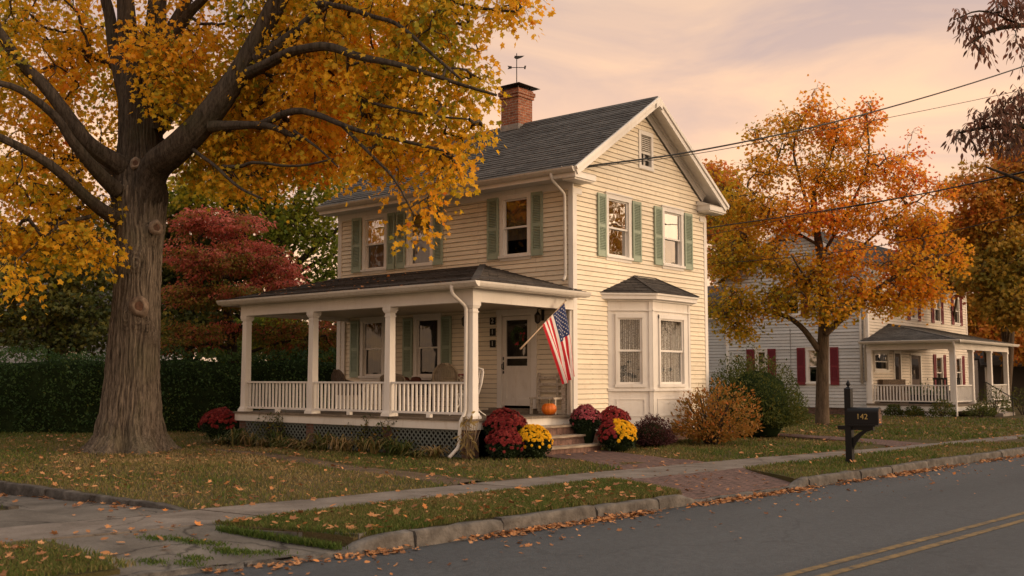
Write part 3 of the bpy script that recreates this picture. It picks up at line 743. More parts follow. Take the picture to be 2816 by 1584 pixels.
def window(parent, F, u0, u1, v0, v1, glass_up, glass_low, cover='shade', drop=0.5, cas=0.10, head=0.13, name='window', wm=None, level2=True, seed=0):
    wm = wm or M['trim']
    mb = MB(); d0, d1 = -0.09, 0.030
    sillh = 0.10
    mb.fbox(F, u0, u0 + cas, v0 + sillh, v1 - head, d0, d1); mb.fbox(F, u1 - cas, u1, v0 + sillh, v1 - head, d0, d1)
    mb.fbox(F, u0 - 0.015, u1 + 0.015, v1 - head, v1 - 0.02, d0, d1 + 0.004); mb.fbox(F, u0 - 0.03, u1 + 0.03, v1 - 0.02, v1 + 0.01, d0, d1 + 0.026)
    fr = mb.build(name, wm, parent)
    mb = MB(); mb.fbox(F, u0 - 0.02, u1 + 0.02, v0 + 0.045, v0 + sillh, d0, d1 + 0.035); mb.fbox(F, u0, u1, v0 - 0.02, v0 + 0.045, d0, d1 - 0.004); mb.build('sill', wm, fr)
    a, b, c, d = u0 + cas, u1 - cas, v0 + sillh, v1 - head
    mid = c + (d - c) * 0.49
    s = 0.042
    def sash(c0, c1, n0, n1, mat):
        mb = MB()
        mb.fbox(F, a, a + s, c0, c1, n0, n1); mb.fbox(F, b - s, b, c0, c1, n0, n1); mb.fbox(F, a + s, b - s, c0, c0 + s, n0 + .001, n1 - .001); mb.fbox(F, a + s, b - s, c1 - s * 0.8, c1, n0 + .001, n1 - .001)
        mb.build('sash', wm, fr)
        mb = MB(); mb.quadF(F, a + s, b - s, c0 + s, c1 - s * 0.8, (n0 + n1) / 2); mb.build('pane', mat, fr)
    sash(mid - 0.015, d, -0.045, -0.012, glass_up)
    sash(c, mid + 0.02, -0.085, -0.05, glass_low)
    if cover == 'shade':
        mb = MB(); mb.fbox(F, a + 0.01, b - 0.01, d - (d - c) * drop, d, -0.135, -0.13); mb.build('blind', M['shade'], fr)
    elif cover == 'lace':
        curtain(F, a - 0.03, b + 0.03, c - 0.02, d + 0.02, -0.15, 0.016, 6.5, fr, M['lace'], seed=seed)
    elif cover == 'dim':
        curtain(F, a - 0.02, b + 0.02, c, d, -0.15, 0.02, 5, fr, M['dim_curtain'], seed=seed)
    elif cover == 'drape':
        curtain(F, a - 0.02, a + (b - a) * drop, c, d, -0.15, 0.02, 4, fr, M['shade'], seed=seed)
        curtain(F, b - (b - a) * 0.18, b + 0.02, c, d, -0.15, 0.02, 2, fr, M['shade'], seed=seed + 1)
    return fr
def shutter(parent, F, u0, u1, v0, v1, mat, rails=1, tilt=0.0):
    mb = MB(); st = 0.048; n0, n1 = 0.026, 0.058
    mb.fbox(F, u0, u0 + st, v0, v1, n0, n1); mb.fbox(F, u1 - st, u1, v0, v1, n0, n1)
    mid = v0 + (v1 - v0) * 0.49
    for a, b in ((v0, v0 + 0.14), (mid - 0.04, mid + 0.04), (v1 - 0.07, v1)): mb.fbox(F, u0 + st, u1 - st, a, b, n0, n1 - 0.004)
    O, U, V, Nn = F
    for a, b in ((v0 + 0.14, mid - 0.04), (mid + 0.04, v1 - 0.07)):
        k = max(1, int((b - a) / 0.036))
        for i in range(k):
            z = a + (b - a) * (i + 0.5) / k
            o = O + U * (u0 + st) + V * (z - 0.014) + Nn * (n1 - 0.006)
            mb.obox(o, U * (u1 - u0 - 2 * st), (V * 0.030 - Nn * 0.026), (Nn * 0.006 + V * 0.005))
    mb.fbox(F, u0 + st, u1 - st, v0 + 0.1, v1 - 0.05, n0 - 0.006, n0)
    return mb.build('shutter', mat, parent)
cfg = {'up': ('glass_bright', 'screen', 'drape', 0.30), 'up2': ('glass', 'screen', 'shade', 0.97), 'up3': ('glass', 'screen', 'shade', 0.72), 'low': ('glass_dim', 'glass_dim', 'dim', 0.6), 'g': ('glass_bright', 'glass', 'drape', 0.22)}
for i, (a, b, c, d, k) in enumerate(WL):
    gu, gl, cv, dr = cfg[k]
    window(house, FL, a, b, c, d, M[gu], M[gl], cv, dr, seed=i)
for i, (a, b, c, d, k) in enumerate(WG):
    window(house, FG, a, b, c, d, M['glass_bright'], M['glass_bright'] if i == 0 else M['glass'], 'drape', 0.25, seed=20 + i)
for a, b in ((-7.0, -6.65), (-5.69, -5.43), (-5.37, -5.06), (-4.10, -3.80), (-2.39, -2.06), (-1.10, -0.79)):
    shutter(house, FL, a, b, 4.17, 5.57, M['shutter'])
for a, b in ((0.87, 1.19), (2.25, 2.60), (3.18, 3.52), (4.56, 4.92)):
    shutter(house, FG, a, b, 4.17, 5.57, M['shutter'])
for a, b in ((-7.01, -6.69), (-5.74, -5.42), (-5.10, -4.78), (-3.82, -3.50)):
    shutter(house, FL, a, b, 1.52, 2.94, M['shutter'])
# attic vent window: louvres above, broken pane below
mb = MB(); a, b, c, d = VENT
for q in ((a, a + 0.09, c, d), (b - 0.09, b, c, d)): mb.fbox(FG, *q, -0.08, 0.032)
mb.fbox(FG, a + 0.09, b - 0.09, d - 0.10, d, -0.08, 0.034); mb.fbox(FG, a - 0.01, b + 0.01, c - 0.02, c + 0.07, -0.08, 0.04)
av = mb.build('attic_vent', M['trim'], house)
mb = MB(); O, U, V, Nn = FG
for i in range(9):
    z = 6.80 + i * 0.047
    mb.obox(O + U * (a + 0.09) + V * z + Nn * -0.01, U * (b - a - 0.18), V * 0.038 - Nn * 0.04, Nn * 0.008 + V * 0.008)
mb.fbox(FG, a + 0.09, b - 0.09, 6.76, 6.80, -0.05, 0.0)
mb.build('louvre', M['trim_old'], av)
mb = MB(); mb.quadF(FG, a + 0.09, b - 0.09, c + 0.07, 6.76, -0.05); mb.build('pane', M['screen'], av)
mb = MB(); mb.fbox(FG, a + 0.27, a + 0.30, c + 0.07, 6.76, -0.045, -0.02); mb.fbox(FG, a + 0.09, b - 0.09, 6.62, 6.645, -0.047, -0.022); mb.build('sash', M['trim_old'], av)

# bay window
bay_pts = [(0, 1.27), (0.70, 1.98), (0.70, 3.60), (0, 4.31)]
mb = MB(); BZ0, BZ1 = 0.36, 3.22
bay = None
body = MB()
faces = []
for i in range(3):
    (xa, ya), (xb, yb) = bay_pts[i], bay_pts[i + 1]
    u = Vector((xb - xa, yb - ya, 0)); Lf = u.length; u.normalize(); n = Vector((u.y, -u.x, 0))
    F = (Vector((xa, ya, 0)), u, Vector((0, 0, 1)), n); faces.append((F, Lf))
    wv0, wv1 = 1.33, 2.90
    m_ = 0.19 if i != 1 else 0.27
    body.courses(F, [(0, BZ0), (Lf, BZ0), (Lf, BZ1), (0, BZ1)], [(m_ - 0.02, Lf - m_ + 0.02, wv0, wv1)], 10.0, 0.0)
    # pilasters, frieze band, ledge, lower panel moulding
    body.fbox(F, 0.0, 0.075, BZ0, BZ1, 0, 0.02); body.fbox(F, Lf - 0.075, Lf, BZ0, BZ1, 0, 0.02)
    body.fbox(F, 0.0, Lf, 2.985, 3.01, 0, 0.035); body.fbox(F, -0.01, Lf + 0.01, 1.215, 1.265, 0, 0.05)
    body.fbox(F, 0.075, Lf - 0.075, BZ0, 0.56, 0, 0.018)
    for q in ((0.18, Lf - 0.18, 1.03, 1.05), (0.18, Lf - 0.18, 0.66, 0.68)): body.fbox(F, *q, 0, 0.014)
    for q in ((0.18, 0.2, 0.68, 1.03), (Lf - 0.2, Lf - 0.18, 0.68, 1.03)): body.fbox(F, *q, 0, 0.014)
body.box((0.0, 1.3, BZ0 - 0.0), (0.66, 4.28, BZ0 + 0.0001))
bay = body.build('bay_window', M['trim'], house)
for i, (F, Lf) in enumerate(faces):
    m_ = 0.17 if i != 1 else 0.25
    s_ = 0.045; a, b, c, d = m_, Lf - m_, 1.33, 2.90
    mb = MB()
    mb.fbox(F, a, a + 0.06, c, d, -0.06, 0.034); mb.fbox(F, b - 0.06, b, c, d, -0.06, 0.034); mb.fbox(F, a, b, d - 0.07, d + 0.02, -0.06, 0.038); mb.fbox(F, a - 0.02, b + 0.02, c - 0.03, c + 0.04, -0.06, 0.05)
    aa, bb, cc, dd = a + 0.06, b - 0.06, c + 0.04, d - 0.07; mid = (cc + dd) / 2
    for c0, c1, n0, n1 in ((mid - 0.015, dd, -0.03, 0.0), (cc, mid + 0.02, -0.062, -0.032)):
        mb.fbox(F, aa, aa + s_, c0, c1, n0, n1); mb.fbox(F, bb - s_, bb, c0, c1, n0, n1); mb.fbox(F, aa + s_, bb - s_, c0, c0 + s_, n0 + .001, n1 - .001); mb.fbox(F, aa + s_, bb - s_, c1 - s_ * 0.8, c1, n0 + .001, n1 - .001)
    mb.build('sash', M['trim'], bay)
    for c0, c1, n in ((mid, dd, -0.015), (cc, mid, -0.047)):
        mb = MB(); mb.quadF(F, aa + 0.03, bb - 0.03, c0 + 0.03, c1 - 0.025, n); mb.build('pane', M['glass_clear'], bay)
    curtain(F, aa - 0.04, bb + 0.04, cc - 0.03, dd + 0.03, -0.13, 0.018, 5.5 if i != 1 else 7.5, bay, M['lace'], seed=40 + i)
# bay eave and roof
def offs(d): # offset outline of the bay outwards
    k = d * math.tan(math.radians(22.5))
    return [(0, 1.27 - d * 1.414), (0.70 + d, 1.98 - k), (0.70 + d, 3.60 + k), (0, 4.31 + d * 1.414)]
mb = MB()
for d, z0, z1 in ((0.06, 3.20, 3.24), (0.17, 3.24, 3.33), (0.205, 3.33, 3.37)):
    mb.prism([(x, y, z0) for x, y in offs(d)], (0, 0, z1 - z0))
mb.build('cornice', M['trim'], bay)
E_ = [Vector((x, y, 3.375)) for x, y in offs(0.22)]
T0, T1 = Vector((0.0, 2.33, 3.83)), Vector((0.0, 3.28, 3.83))
mb = MB()
for P in ([E_[0], E_[1], T0], [E_[1], E_[2], T1, T0], [E_[2], E_[3], T1]):
    u = (P[1] - P[0]).normalized(); nn = (P[1] - P[0]).cross(P[-1] - P[0]).normalized()
    if nn.z < 0: nn = -nn
    v = nn.cross(u).normalized()
    if v.z < 0: v = -v
    Fp = (P[0], u, v, nn)
    mb.courses(Fp, [((p - P[0]).dot(u), (p - P[0]).dot(v)) for p in P], (), 0.105, 0.012, 0.4, 8)
for a, b in ((E_[1], T0), (E_[2], T1)): mb.bar(a + Vector((0, 0, 0.012)), b + Vector((0, 0, 0.012)), 0.10, 0.02)
mb.bar(T0, T1, 0.03, 0.05)
mb.build('bay_roof', M['shingle_old'], bay)
mb = MB(); mb.fbox(FG, 1.35, 4.2, 0.45, 3.2, -0.5, -0.45); mb.build('dark_backing', M['dark'], bay)  # near-black panel stands in for the unlit room behind the lace

# chimney with cap and weather vane
mb = MB()
cx0, cx1, cy0, cy1 = -4.18, -3.60, 2.53, 3.10
mb.box((cx0, cy0, 7.2), (cx1, cy1, 8.72))
mb.box((cx0 - 0.035, cy0 - 0.035, 8.72), (cx1 + 0.035, cy1 + 0.035, 8.80)); mb.box((cx0 - 0.06, cy0 - 0.06, 8.80), (cx1 + 0.06, cy1 + 0.06, 8.90)); mb.box((cx0 - 0.02, cy0 - 0.02, 8.90), (cx1 + 0.02, cy1 + 0.02, 8.95))
chim = mb.build('chimney', M['brick'], house)
mb = MB(); mb.box((cx0 - 0.012, cy0 - 0.012, 7.4), (cx1 + 0.012, cy1 + 0.012, 8.02)); mb.build('flashing', M['cement'], chim)
ccx, ccy = (cx0 + cx1) / 2, (cy0 + cy1) / 2
mb = MB(); e = 0.44; z = 9.03
tp = (ccx, ccy, 9.17); cr_ = [(ccx - e, ccy - e, z), (ccx + e, ccy - e, z), (ccx + e, ccy + e, z), (ccx - e, ccy + e, z)]
for i in range(4): mb.face([cr_[i], cr_[(i + 1) % 4], tp]); 
mb.face([(p[0], p[1], p[2] - 0.006) for p in cr_][::-1])
for i in range(4):
    a, b = cr_[i], cr_[(i + 1) % 4]; mb.face([(a[0], a[1], a[2] - 0.006), (b[0], b[1], b[2] - 0.006), b, a])
for sx in (-1, 1):
    for sy in (-1, 1): mb.bar((ccx + sx * 0.24, ccy + sy * 0.24, 8.93), (ccx + sx * 0.24, ccy + sy * 0.24, 9.06), 0.03)
mb.build('chimney_cap', M['steel'], chim)
mb = MB(); rod = Vector((ccx, ccy, 9.15))
mb.tube([rod, rod + Vector((0, 0, 0.82))], 0.012, 6)
ax = Vector((math.cos(YAW), math.sin(YAW), 0)); zz = Vector((0, 0, 1))
c0 = rod + zz * 0.44; mb.bar(c0 - ax * 0.2, c0 + ax * 0.2, 0.016)
mb.prism([c0 - ax * 0.24 + zz * 0.045, c0 - ax * 0.13 + zz * 0.03, c0 - ax * 0.13 - zz * 0.03, c0 - ax * 0.24 - zz * 0.045, c0 - ax * 0.21], ax.cross(zz) * 0.012)
mb.prism([c0 + ax * 0.25 + zz * 0.05, c0 + ax * 0.20 + zz * 0.045, c0 + ax * 0.19 - zz * 0.04, c0 + ax * 0.23 - zz * 0.045], ax.cross(zz) * 0.012)
ay = ax.cross(zz); mb.bar(c0 - ay * 0.2, c0 + ay * 0.2, 0.016)
c1 = rod + zz * 0.70
mb.prism([c1 - ax * 0.07 + zz * 0.0, c1 - ax * 0.05 + zz * 0.055, c1 + ax * 0.03 + zz * 0.05, c1 + ax * 0.20 + zz * 0.055, c1 + ax * 0.14 + zz * 0.01, c1 + ax * 0.03 - zz * 0.035, c1 - ax * 0.03 - zz * 0.03], ay * 0.012)
mb.build('weather_vane', M['iron'], chim)

# porch ---------------------------------------------------------------------
PX0, PX1, PY0 = -7.30, 0.04, -3.26
mb = MB()
r = random.Random(9)
y = PY0 - 0.03
mb.box((PX0 - 0.03, PY0 - 0.035, 0.700), (PX1 + 0.05, 0.0, 0.735))
for i in range(34):
    yy = PY0 - 0.03 + i * 0.095
    mb.box((PX0 - 0.02, yy + 0.003, 0.735), (PX1 + 0.045, yy + 0.092, 0.739 + r.uniform(0, 0.004)))
mb.build('porch_deck', M['deck'], house)
mb = MB()
mb.box((PX0, PY0, 0.535), (PX1, PY0 + 0.03, 0.698)); mb.box((PX1 - 0.03, PY0 + 0.03, 0.535), (PX1, 0.0, 0.698)); mb.box((PX0, PY0 + 0.03, 0.535), (PX0 + 0.03, 0.0, 0.698))
for x in (-6.1, -3.55, -1.3): mb.box((x, PY0 - 0.002, 0.54), (x + 0.006, PY0 + 0.001, 0.697))
mb.build('fascia', M['trim_old'], house)
for x in (-7.15, -4.75, -2.35, -0.20):
    mb = MB(); mb.box((x - 0.02, PY0 + 0.04, -0.2), (x + 0.22, PY0 + 0.26, 0.535)); mb.build('porch_pier', M['foundation'], house)
mb = MB(); mb.box((PX1 - 0.24, -2.4, -0.2), (PX1 - 0.03, -0.1, 0.535)); mb.build('porch_pier', M['foundation'], house)
mb = MB(); mb.box((PX0 + 0.1, PY0 + 0.5, -0.1), (PX1 - 0.35, PY0 + 0.55, 0.53)); mb.build('crawl_shade_panel', M['dark'], house)  # near-black panel painted in for the shade behind the lattice
def lattice(parent, F, u0, u1, v0, v1, mat, pitch=0.088, w=0.028):
    mb = MB(); O, U, V, Nn = F
    mb.fbox(F, u0, u1, v1 - 0.03, v1, 0, 0.02); mb.fbox(F, u0, u1, v0, v0 + 0.03, 0, 0.02)
    h = v1 - v0; k = h
    for s, n in ((1, 0.004), (-1, 0.010)):
        u = u0 - k
        while u < u1 + k:
            a, b = (u, v0), (u + k, v1)
            if s < 0: a, b = (u + k, v0), (u, v1)
            # clip to the panel
            t0, t1 = 0.0, 1.0
            du = b[0] - a[0]
            ta, tb = (u0 - a[0]) / du, (u1 - a[0]) / du
            t0, t1 = max(t0, min(ta, tb)), min(t1, max(ta, tb))
            if t1 - t0 > 0.05:
                p = O + U * (a[0] + du * t0) + V * (a[1] + (b[1] - a[1]) * t0) + Nn * n
                q = O + U * (a[0] + du * t1) + V * (a[1] + (b[1] - a[1]) * t1) + Nn * n
                mb.bar(p, q, 0.007, w, up=tuple(Vector(V).cross(q - p).cross(q - p))) if False else mb.obox(p - (q - p).normalized().cross(Nn) * w / 2, (q - p).normalized().cross(Nn) * w, q - p, Nn * 0.006)
            u += pitch * 1.35
    return mb.build('lattice', mat, parent)
M['lattice'] = painted('grey_green_lattice', (0.125, 0.14, 0.125), amount=0.4)
FP = frame((0, PY0 + 0.06, 0), (1, 0, 0), (0, -1, 0))
for a, b in ((-6.93, -4.77), (-4.53, -2.37), (-2.13, -0.22)):
    lattice(house, FP, a, b, 0.02, 0.535, M['lattice'])
# posts
PW = 0.15
for x in (-7.12, -4.72, -2.31, -0.06):
    mb = MB(); y = -3.10
    def sq(w, z0, z1, w2=None):
        w2 = w2 or w
        a = [(x - w / 2, y - w / 2, z0), (x + w / 2, y - w / 2, z0), (x + w / 2, y + w / 2, z0), (x - w / 2, y + w / 2, z0)]
        b = [(x - w2 / 2, y - w2 / 2, z1), (x + w2 / 2, y - w2 / 2, z1), (x + w2 / 2, y + w2 / 2, z1), (x - w2 / 2, y + w2 / 2, z1)]
        for i in range(4): j = (i + 1) % 4; mb.face([a[i], a[j], b[j], b[i]])
        mb.face(a[::-1]); mb.face(b)
    sq(0.25, 0.74, 0.80, 0.24); sq(0.215, 0.80, 0.845, 0.19); sq(0.165, 0.845, 2.82, 0.145); sq(0.175, 2.74, 2.765); sq(0.18, 2.82, 2.87, 0.215); sq(0.225, 2.87, 2.935)
    mb.build('porch_post', M['trim'], house)
mb = MB(); x, y = -0.06, -0.045
mb.box((-0.13, -0.055, 0.74), (-0.005, -0.03, 2.93)); mb.build('porch_post', M['trim_old'], house)
mb = MB(); mb.box((-7.35, -0.055, 0.74), (-7.22, -0.03, 2.93)); mb.build('porch_post', M['trim_old'], house)
# beams and ceiling
mb = MB()
mb.box((-7.24, -3.20, 2.937), (0.04, -3.00, 3.20)); mb.box((-0.13, -3.00, 2.939), (0.035, -0.04, 3.20)); mb.box((-7.235, -3.00, 2.939), (-7.06, -0.04, 3.20))
mb.box((-7.26, -3.22, 3.15), (0.06, -3.20, 3.20)); mb.box((0.037, -3.2, 3.15), (0.057, -0.03, 3.199))
mb.build('porch_beam', M['trim'], house)
mb = MB(); mb.box((-7.06, -3.0, 3.02), (-0.13, -0.03, 3.04)); mb.build('porch_ceiling', M['ceiling'], house)
# porch roof
PEZ = 3.30; HT = Vector((-2.55, -0.01, 4.07)); HL = Vector((-7.60, -0.01, 4.07))
A_, B_, C_ = Vector((-7.66, -3.50, PEZ)), Vector((0.36, -3.50, PEZ)), Vector((0.36, -0.01, PEZ))
C2 = Vector((0.36, 0.12, PEZ))
mb = MB()
for P in ([A_, B_, HT, HL], [B_, C_, HT]):
    u = (P[1] - P[0]).normalized(); nn = (P[1] - P[0]).cross(P[-1] - P[0]).normalized()
    v = nn.cross(u).normalized()
    if v.z < 0: v = -v; nn = -nn
    if nn.z < 0: nn = -nn
    mb.courses((P[0], u, v, nn), [((p - P[0]).dot(u), (p - P[0]).dot(v)) for p in P], (), 0.13, 0.012, 0.6, 12)
mb.bar(B_ + Vector((0, 0, 0.012)), HT + Vector((0, 0, 0.012)), 0.14, 0.02)
mb.face([A_, HL, Vector((-7.66, -0.01, PEZ))]); mb.face([A_ - Vector((0, 0, .02)), Vector((-7.66, -0.01, PEZ - .02)), C_ - Vector((0, 0, .02)), B_ - Vector((0, 0, .02))])
mb.build('porch_roof', M['shingle_old'], house)
mb = MB()
mb.box((-7.62, -3.46, 3.175), (0.33, -3.435, 3.285)); mb.box((0.305, -3.435, 3.175), (0.33, 0.03, 3.285)); mb.box((-7.64, -3.46, 3.17), (-7.62, -0.03, 3.285))
mb.box((-7.62, -3.434, 3.185), (0.304, -3.222, 3.20)); mb.box((0.06, -3.2, 3.185), (0.304, -0.03, 3.20))
mb.build('porch_fascia', M['trim_old'], house)
gutter(house, (-7.68, -3.46, 3.29), (0.44, -3.46, 3.29), (0, -1, 0), w=0.12, h=0.10)
gutter(house, (0.33, -3.455, 3.289), (0.33, 0.06, 3.289), (1, 0, 0), w=0.11, h=0.10)
# railings
def railing(parent, p, q, z0, z1, nb, mat, w=0.035, foot=True):
    p, q = Vector(p), Vector(q); d = (q - p); L = d.length; d.normalize()
    rl = None
    mb = MB(); U = Vector((0, 0, 1))
    mb.bar(p + U * (z1 - 0.02), q + U * (z1 - 0.02), 0.085, 0.04)
    rl = mb.build('railing', mat, parent)
    mb = MB(); mb.bar(p + U * (z0 + 0.022), q + U * (z0 + 0.022), 0.05, 0.045); mb.build('bottom_rail', mat, rl)
    if foot:
        mb = MB(); c = (p + q) / 2; mb.box((c.x - 0.05, c.y - 0.04, 0.74), (c.x + 0.05, c.y + 0.04, z0)); mb.build('rail_foot', mat, rl)
    r = random.Random(int(L * 1000))
    for i in range(nb):
        c = p + d * (L * (i + 0.7) / (nb + 0.4)); t = r.uniform(-0.006, 0.006)
        mb = MB(); mb.bar(c + U * (z0 + 0.044) + d * t, c + U * (z1 - 0.04) - d * t, w); mb.build('baluster', mat, rl)
    return rl
for a, b, n in ((-7.03, -4.81, 18), (-4.63, -2.40, 18), (-2.22, -0.15, 17)):
    railing(house, (a, -3.10, 0), (b, -3.10, 0), 0.81, 1.43, n, M['trim'])
# front door
mb = MB(); a, b, c, d = DOOR
mb.fbox(FL, a, a + 0.13, c, d - 0.14, -0.08, 0.034); mb.fbox(FL, b - 0.14, b, c, d - 0.14, -0.08, 0.034); mb.fbox(FL, a - 0.02, b + 0.02, d - 0.14, d, -0.08, 0.038); mb.fbox(FL, a - 0.04, b + 0.04, d, d + 0.025, -0.02, 0.06)
mb.fbox(FL, a + 0.13, b - 0.14, d - 0.17, d - 0.14, -0.08, 0.01)
door = mb.build('front_door', M['trim'], house)
da, db, dc, dd = a + 0.14, b - 0.15, c + 0.10, d - 0.18
mb = MB(); st = 0.115
mb.fbox(FL, da, da + st, dc, dd, -0.03, 0.008); mb.fbox(FL, db - st, db, dc, dd, -0.03, 0.008)
mb.fbox(FL, da + st, db - st, dd - 0.09, dd, -0.03, 0.007); mb.fbox(FL, da + st, db - st, 1.93, 1.975, -0.03, 0.007); mb.fbox(FL, da + st, db - st, 1.66, 1.77, -0.03, 0.007); mb.fbox(FL, da + st, db - st, dc, dc + 0.16, -0.03, 0.007)
mid = (da + db) / 2; mb.fbox(FL, mid - 0.055, mid + 0.055, dc + 0.16, 1.66, -0.03, 0.007); mb.fbox(FL, da + st, db - st, dc + 0.16, 1.66, -0.028, -0.012)
mb.build('storm_door', M['trim_old'], door)
mb = MB(); mb.quadF(FL, da + st, db - st, 1.975, dd - 0.09, -0.012); mb.quadF(FL, da + st, db - st, 1.77, 1.93, -0.014); mb.build('door_glass', M['screen'], door)
mb = MB(); mb.fbox(FL, da, db, dc, dd, -0.20, -0.17); mb.build('inner_door', plain('dark_wood_door', (0.02, 0.017, 0.014), 0.7), door)
mb = MB(); mb.fbox(FL, da + 0.015, da + 0.05, 1.60, 1.66, 0.008, 0.02); mb.fbox(FL, da + 0.018, da + 0.047, 1.68, 1.86, 0.008, 0.018); mb.tube([(da + 0.032, -0.02, 1.70), (da + 0.032, -0.07, 1.72), (da + 0.032, -0.07, 1.80), (da + 0.032, -0.02, 1.82)], 0.010, 6); mb.fbox(FL, da + 0.02, da + 0.045, 1.90, 1.97, 0.008, 0.02)
mb.build('door_handle', M['iron'], door)
mb = MB(); mb.box((a - 0.12, -0.42, 0.745), (b + 0.12, -0.02, 0.80)); mb.box((a - 0.02, -0.30, 0.80), (b + 0.02, -0.02, 0.845)); mb.build('threshold', M['deck'], door)
# house number plaques
def text_mesh(txt, size, ext, mat, parent, mw, name='numerals', xs=1.0):
    cu = bpy.data.curves.new(name, 'FONT'); cu.body = txt; cu.size = size; cu.extrude = ext; cu.align_x = 'CENTER'; cu.align_y = 'CENTER'; cu.resolution_u = 4
    t = bpy.data.objects.new('numeral_source', cu); col.objects.link(t)
    bpy.context.view_layer.update()
    me = bpy.data.meshes.new_from_object(t.evaluated_get(bpy.context.evaluated_depsgraph_get()))
    bpy.data.objects.remove(t); bpy.data.curves.remove(cu)
    me.transform(Matrix.Diagonal((xs, 1, 1, 1))); me.transform(mw); me.transform(Matrix.Translation(-origin_of(parent)))
    me.materials.clear(); me.materials.append(mat); me.name = name
    o = bpy.data.objects.new(name, me); col.objects.link(o); o.parent = parent; ORI[o.name] = origin_of(parent)
    return o
def face_matrix(F, u, v, n):
    O, U, V, Nn = F; p = O + U * u + V * v + Nn * n
    return Matrix(((U.x, V.x, Nn.x, p.x), (U.y, V.y, Nn.y, p.y), (U.z, V.z, Nn.z, p.z), (0, 0, 0, 1)))
M['cream_num'] = plain('cream_numerals', (0.50, 0.46, 0.38), 0.5)
for ch, v in (('2', 2.78), ('1', 2.53), ('I', 2.27)):
    mb = MB(); mb.fbox(FL, -2.315, -2.155, v - 0.083, v + 0.083, 0.012, 0.034); pq = mb.build('number_plaque', M['black'], house)
    text_mesh(ch, 0.16, 0.003, M['cream_num'], pq, face_matrix(FL, -2.235, v, 0.036), name='numeral')
# wall lanterns
M['amber'] = noisy('lantern_glass', [(0, (0.05, 0.035, 0.02)), (1, (0.12, 0.085, 0.045))], scale=12, rough=0.25, bump=0)
for x in (-2.93, -0.80):
    mb = MB(); c = Vector((x, -0.20, 2.70))
    mb.fbox(FL, x - 0.035, x + 0.035, 2.74, 2.98, 0.014, 0.035)
    mb.tube([(x, -0.03, 2.92), (x, -0.10, 3.0), (x, -0.19, 2.99), (x, -0.20, 2.93)], 0.010, 6)
    mb.lathe((x, -0.20, 2.70), [(0.0, -0.04), (0.02, -0.03), (0.06, 0.0), (0.06, 0.012)], 6, False)
    mb.lathe((x, -0.20, 2.84), [(0.078, 0.0), (0.075, 0.015), (0.02, 0.075), (0.012, 0.10), (0.0, 0.11)], 6, False)
    for k in range(6):
        t = math.pi / 3 * k; mb.bar((x + 0.058 * math.cos(t), -0.2 + 0.058 * math.sin(t), 2.71), (x + 0.072 * math.cos(t), -0.2 + 0.072 * math.sin(t), 2.845), 0.008)
    ln = mb.build('porch_lantern', M['iron'], house)
    mb = MB(); mb.lathe((x, -0.20, 2.712), [(0.05, 0.0), (0.064, 0.128)], 6, False); mb.build('lantern_glass', M['amber'], ln)
# downpipes
def pipe(pts, w=0.064):
    mb = MB()
    pts = [Vector(p) for p in pts]; P = [pts[0]]
    for i in range(1, len(pts) - 1):
        a, b = (pts[i - 1] - pts[i]), (pts[i + 1] - pts[i]); k = min(0.06, a.length * 0.4, b.length * 0.4)
        P += [pts[i] + a.normalized() * k, pts[i] + (a.normalized() + b.normalized()) * k * 0.28, pts[i] + b.normalized() * k]
    P.append(pts[-1]); mb.tube(P, w / 2, 10, flat=1.15)
    return mb
pipe([(-0.22, -0.46, 5.84), (-0.22, -0.46, 5.70), (-0.14, -0.10, 5.42), (-0.14, -0.08, 3.66), (-0.14, -0.16, 3.56)]).build('downpipe', M['trim_old'], house)
pipe([(-0.20, -3.53, 3.24), (-0.20, -3.53, 3.08), (-0.10, -3.24, 2.84), (-0.12, -3.23, 0.86), (-0.15, -3.33, 0.70), (-0.15, -3.35, 0.42), (-0.16, -3.36, 0.22), (-0.20, -3.58, 0.04)]).build('downpipe', M['trim_old'], house)
pipe([(-0.02, -0.10, 2.92), (-0.02, -0.09, 0.78)], 0.06).build('downpipe', M['trim_old'], house)
# steps
ST = [(0.33, -2.35, -0.32, 0.555), (0.60, -2.30, -0.28, 0.37), (0.88, -2.25, -0.24, 0.185)]
sb = MB()
for i, (x, ya, yb, z) in enumerate(ST):
    pts = []
    for k in range(9):
        t = k / 8; y = ya + (yb - ya) * t; pts.append((x - 0.03 + 0.05 * math.sin(math.pi * t), y))
    prev = 0.04
    sb.prism([(prev, ya, -0.1)] + [(px, py, -0.1) for px, py in pts] + [(prev, yb, -0.1)], (0, 0, z - 0.04 + 0.1))
steps = sb.build('steps', M['brick_step'], house)
for i, (x, ya, yb, z) in enumerate(ST):
    mb = MB(); pts = []
    for k in range(13):
        t = k / 12; y = ya - 0.03 + (yb - ya + 0.06) * t; pts.append((x + 0.01 + 0.05 * math.sin(math.pi * t), y))
    prev = 0.06 if i == 0 else ST[i - 1][0] - 0.06
    mb.prism([(prev, ya - 0.03, z - 0.038)] + [(px, py, z - 0.038) for px, py in pts] + [(prev, yb + 0.03, z - 0.038)], (0, 0, 0.038)); mb.build('tread', M['tread'], steps)

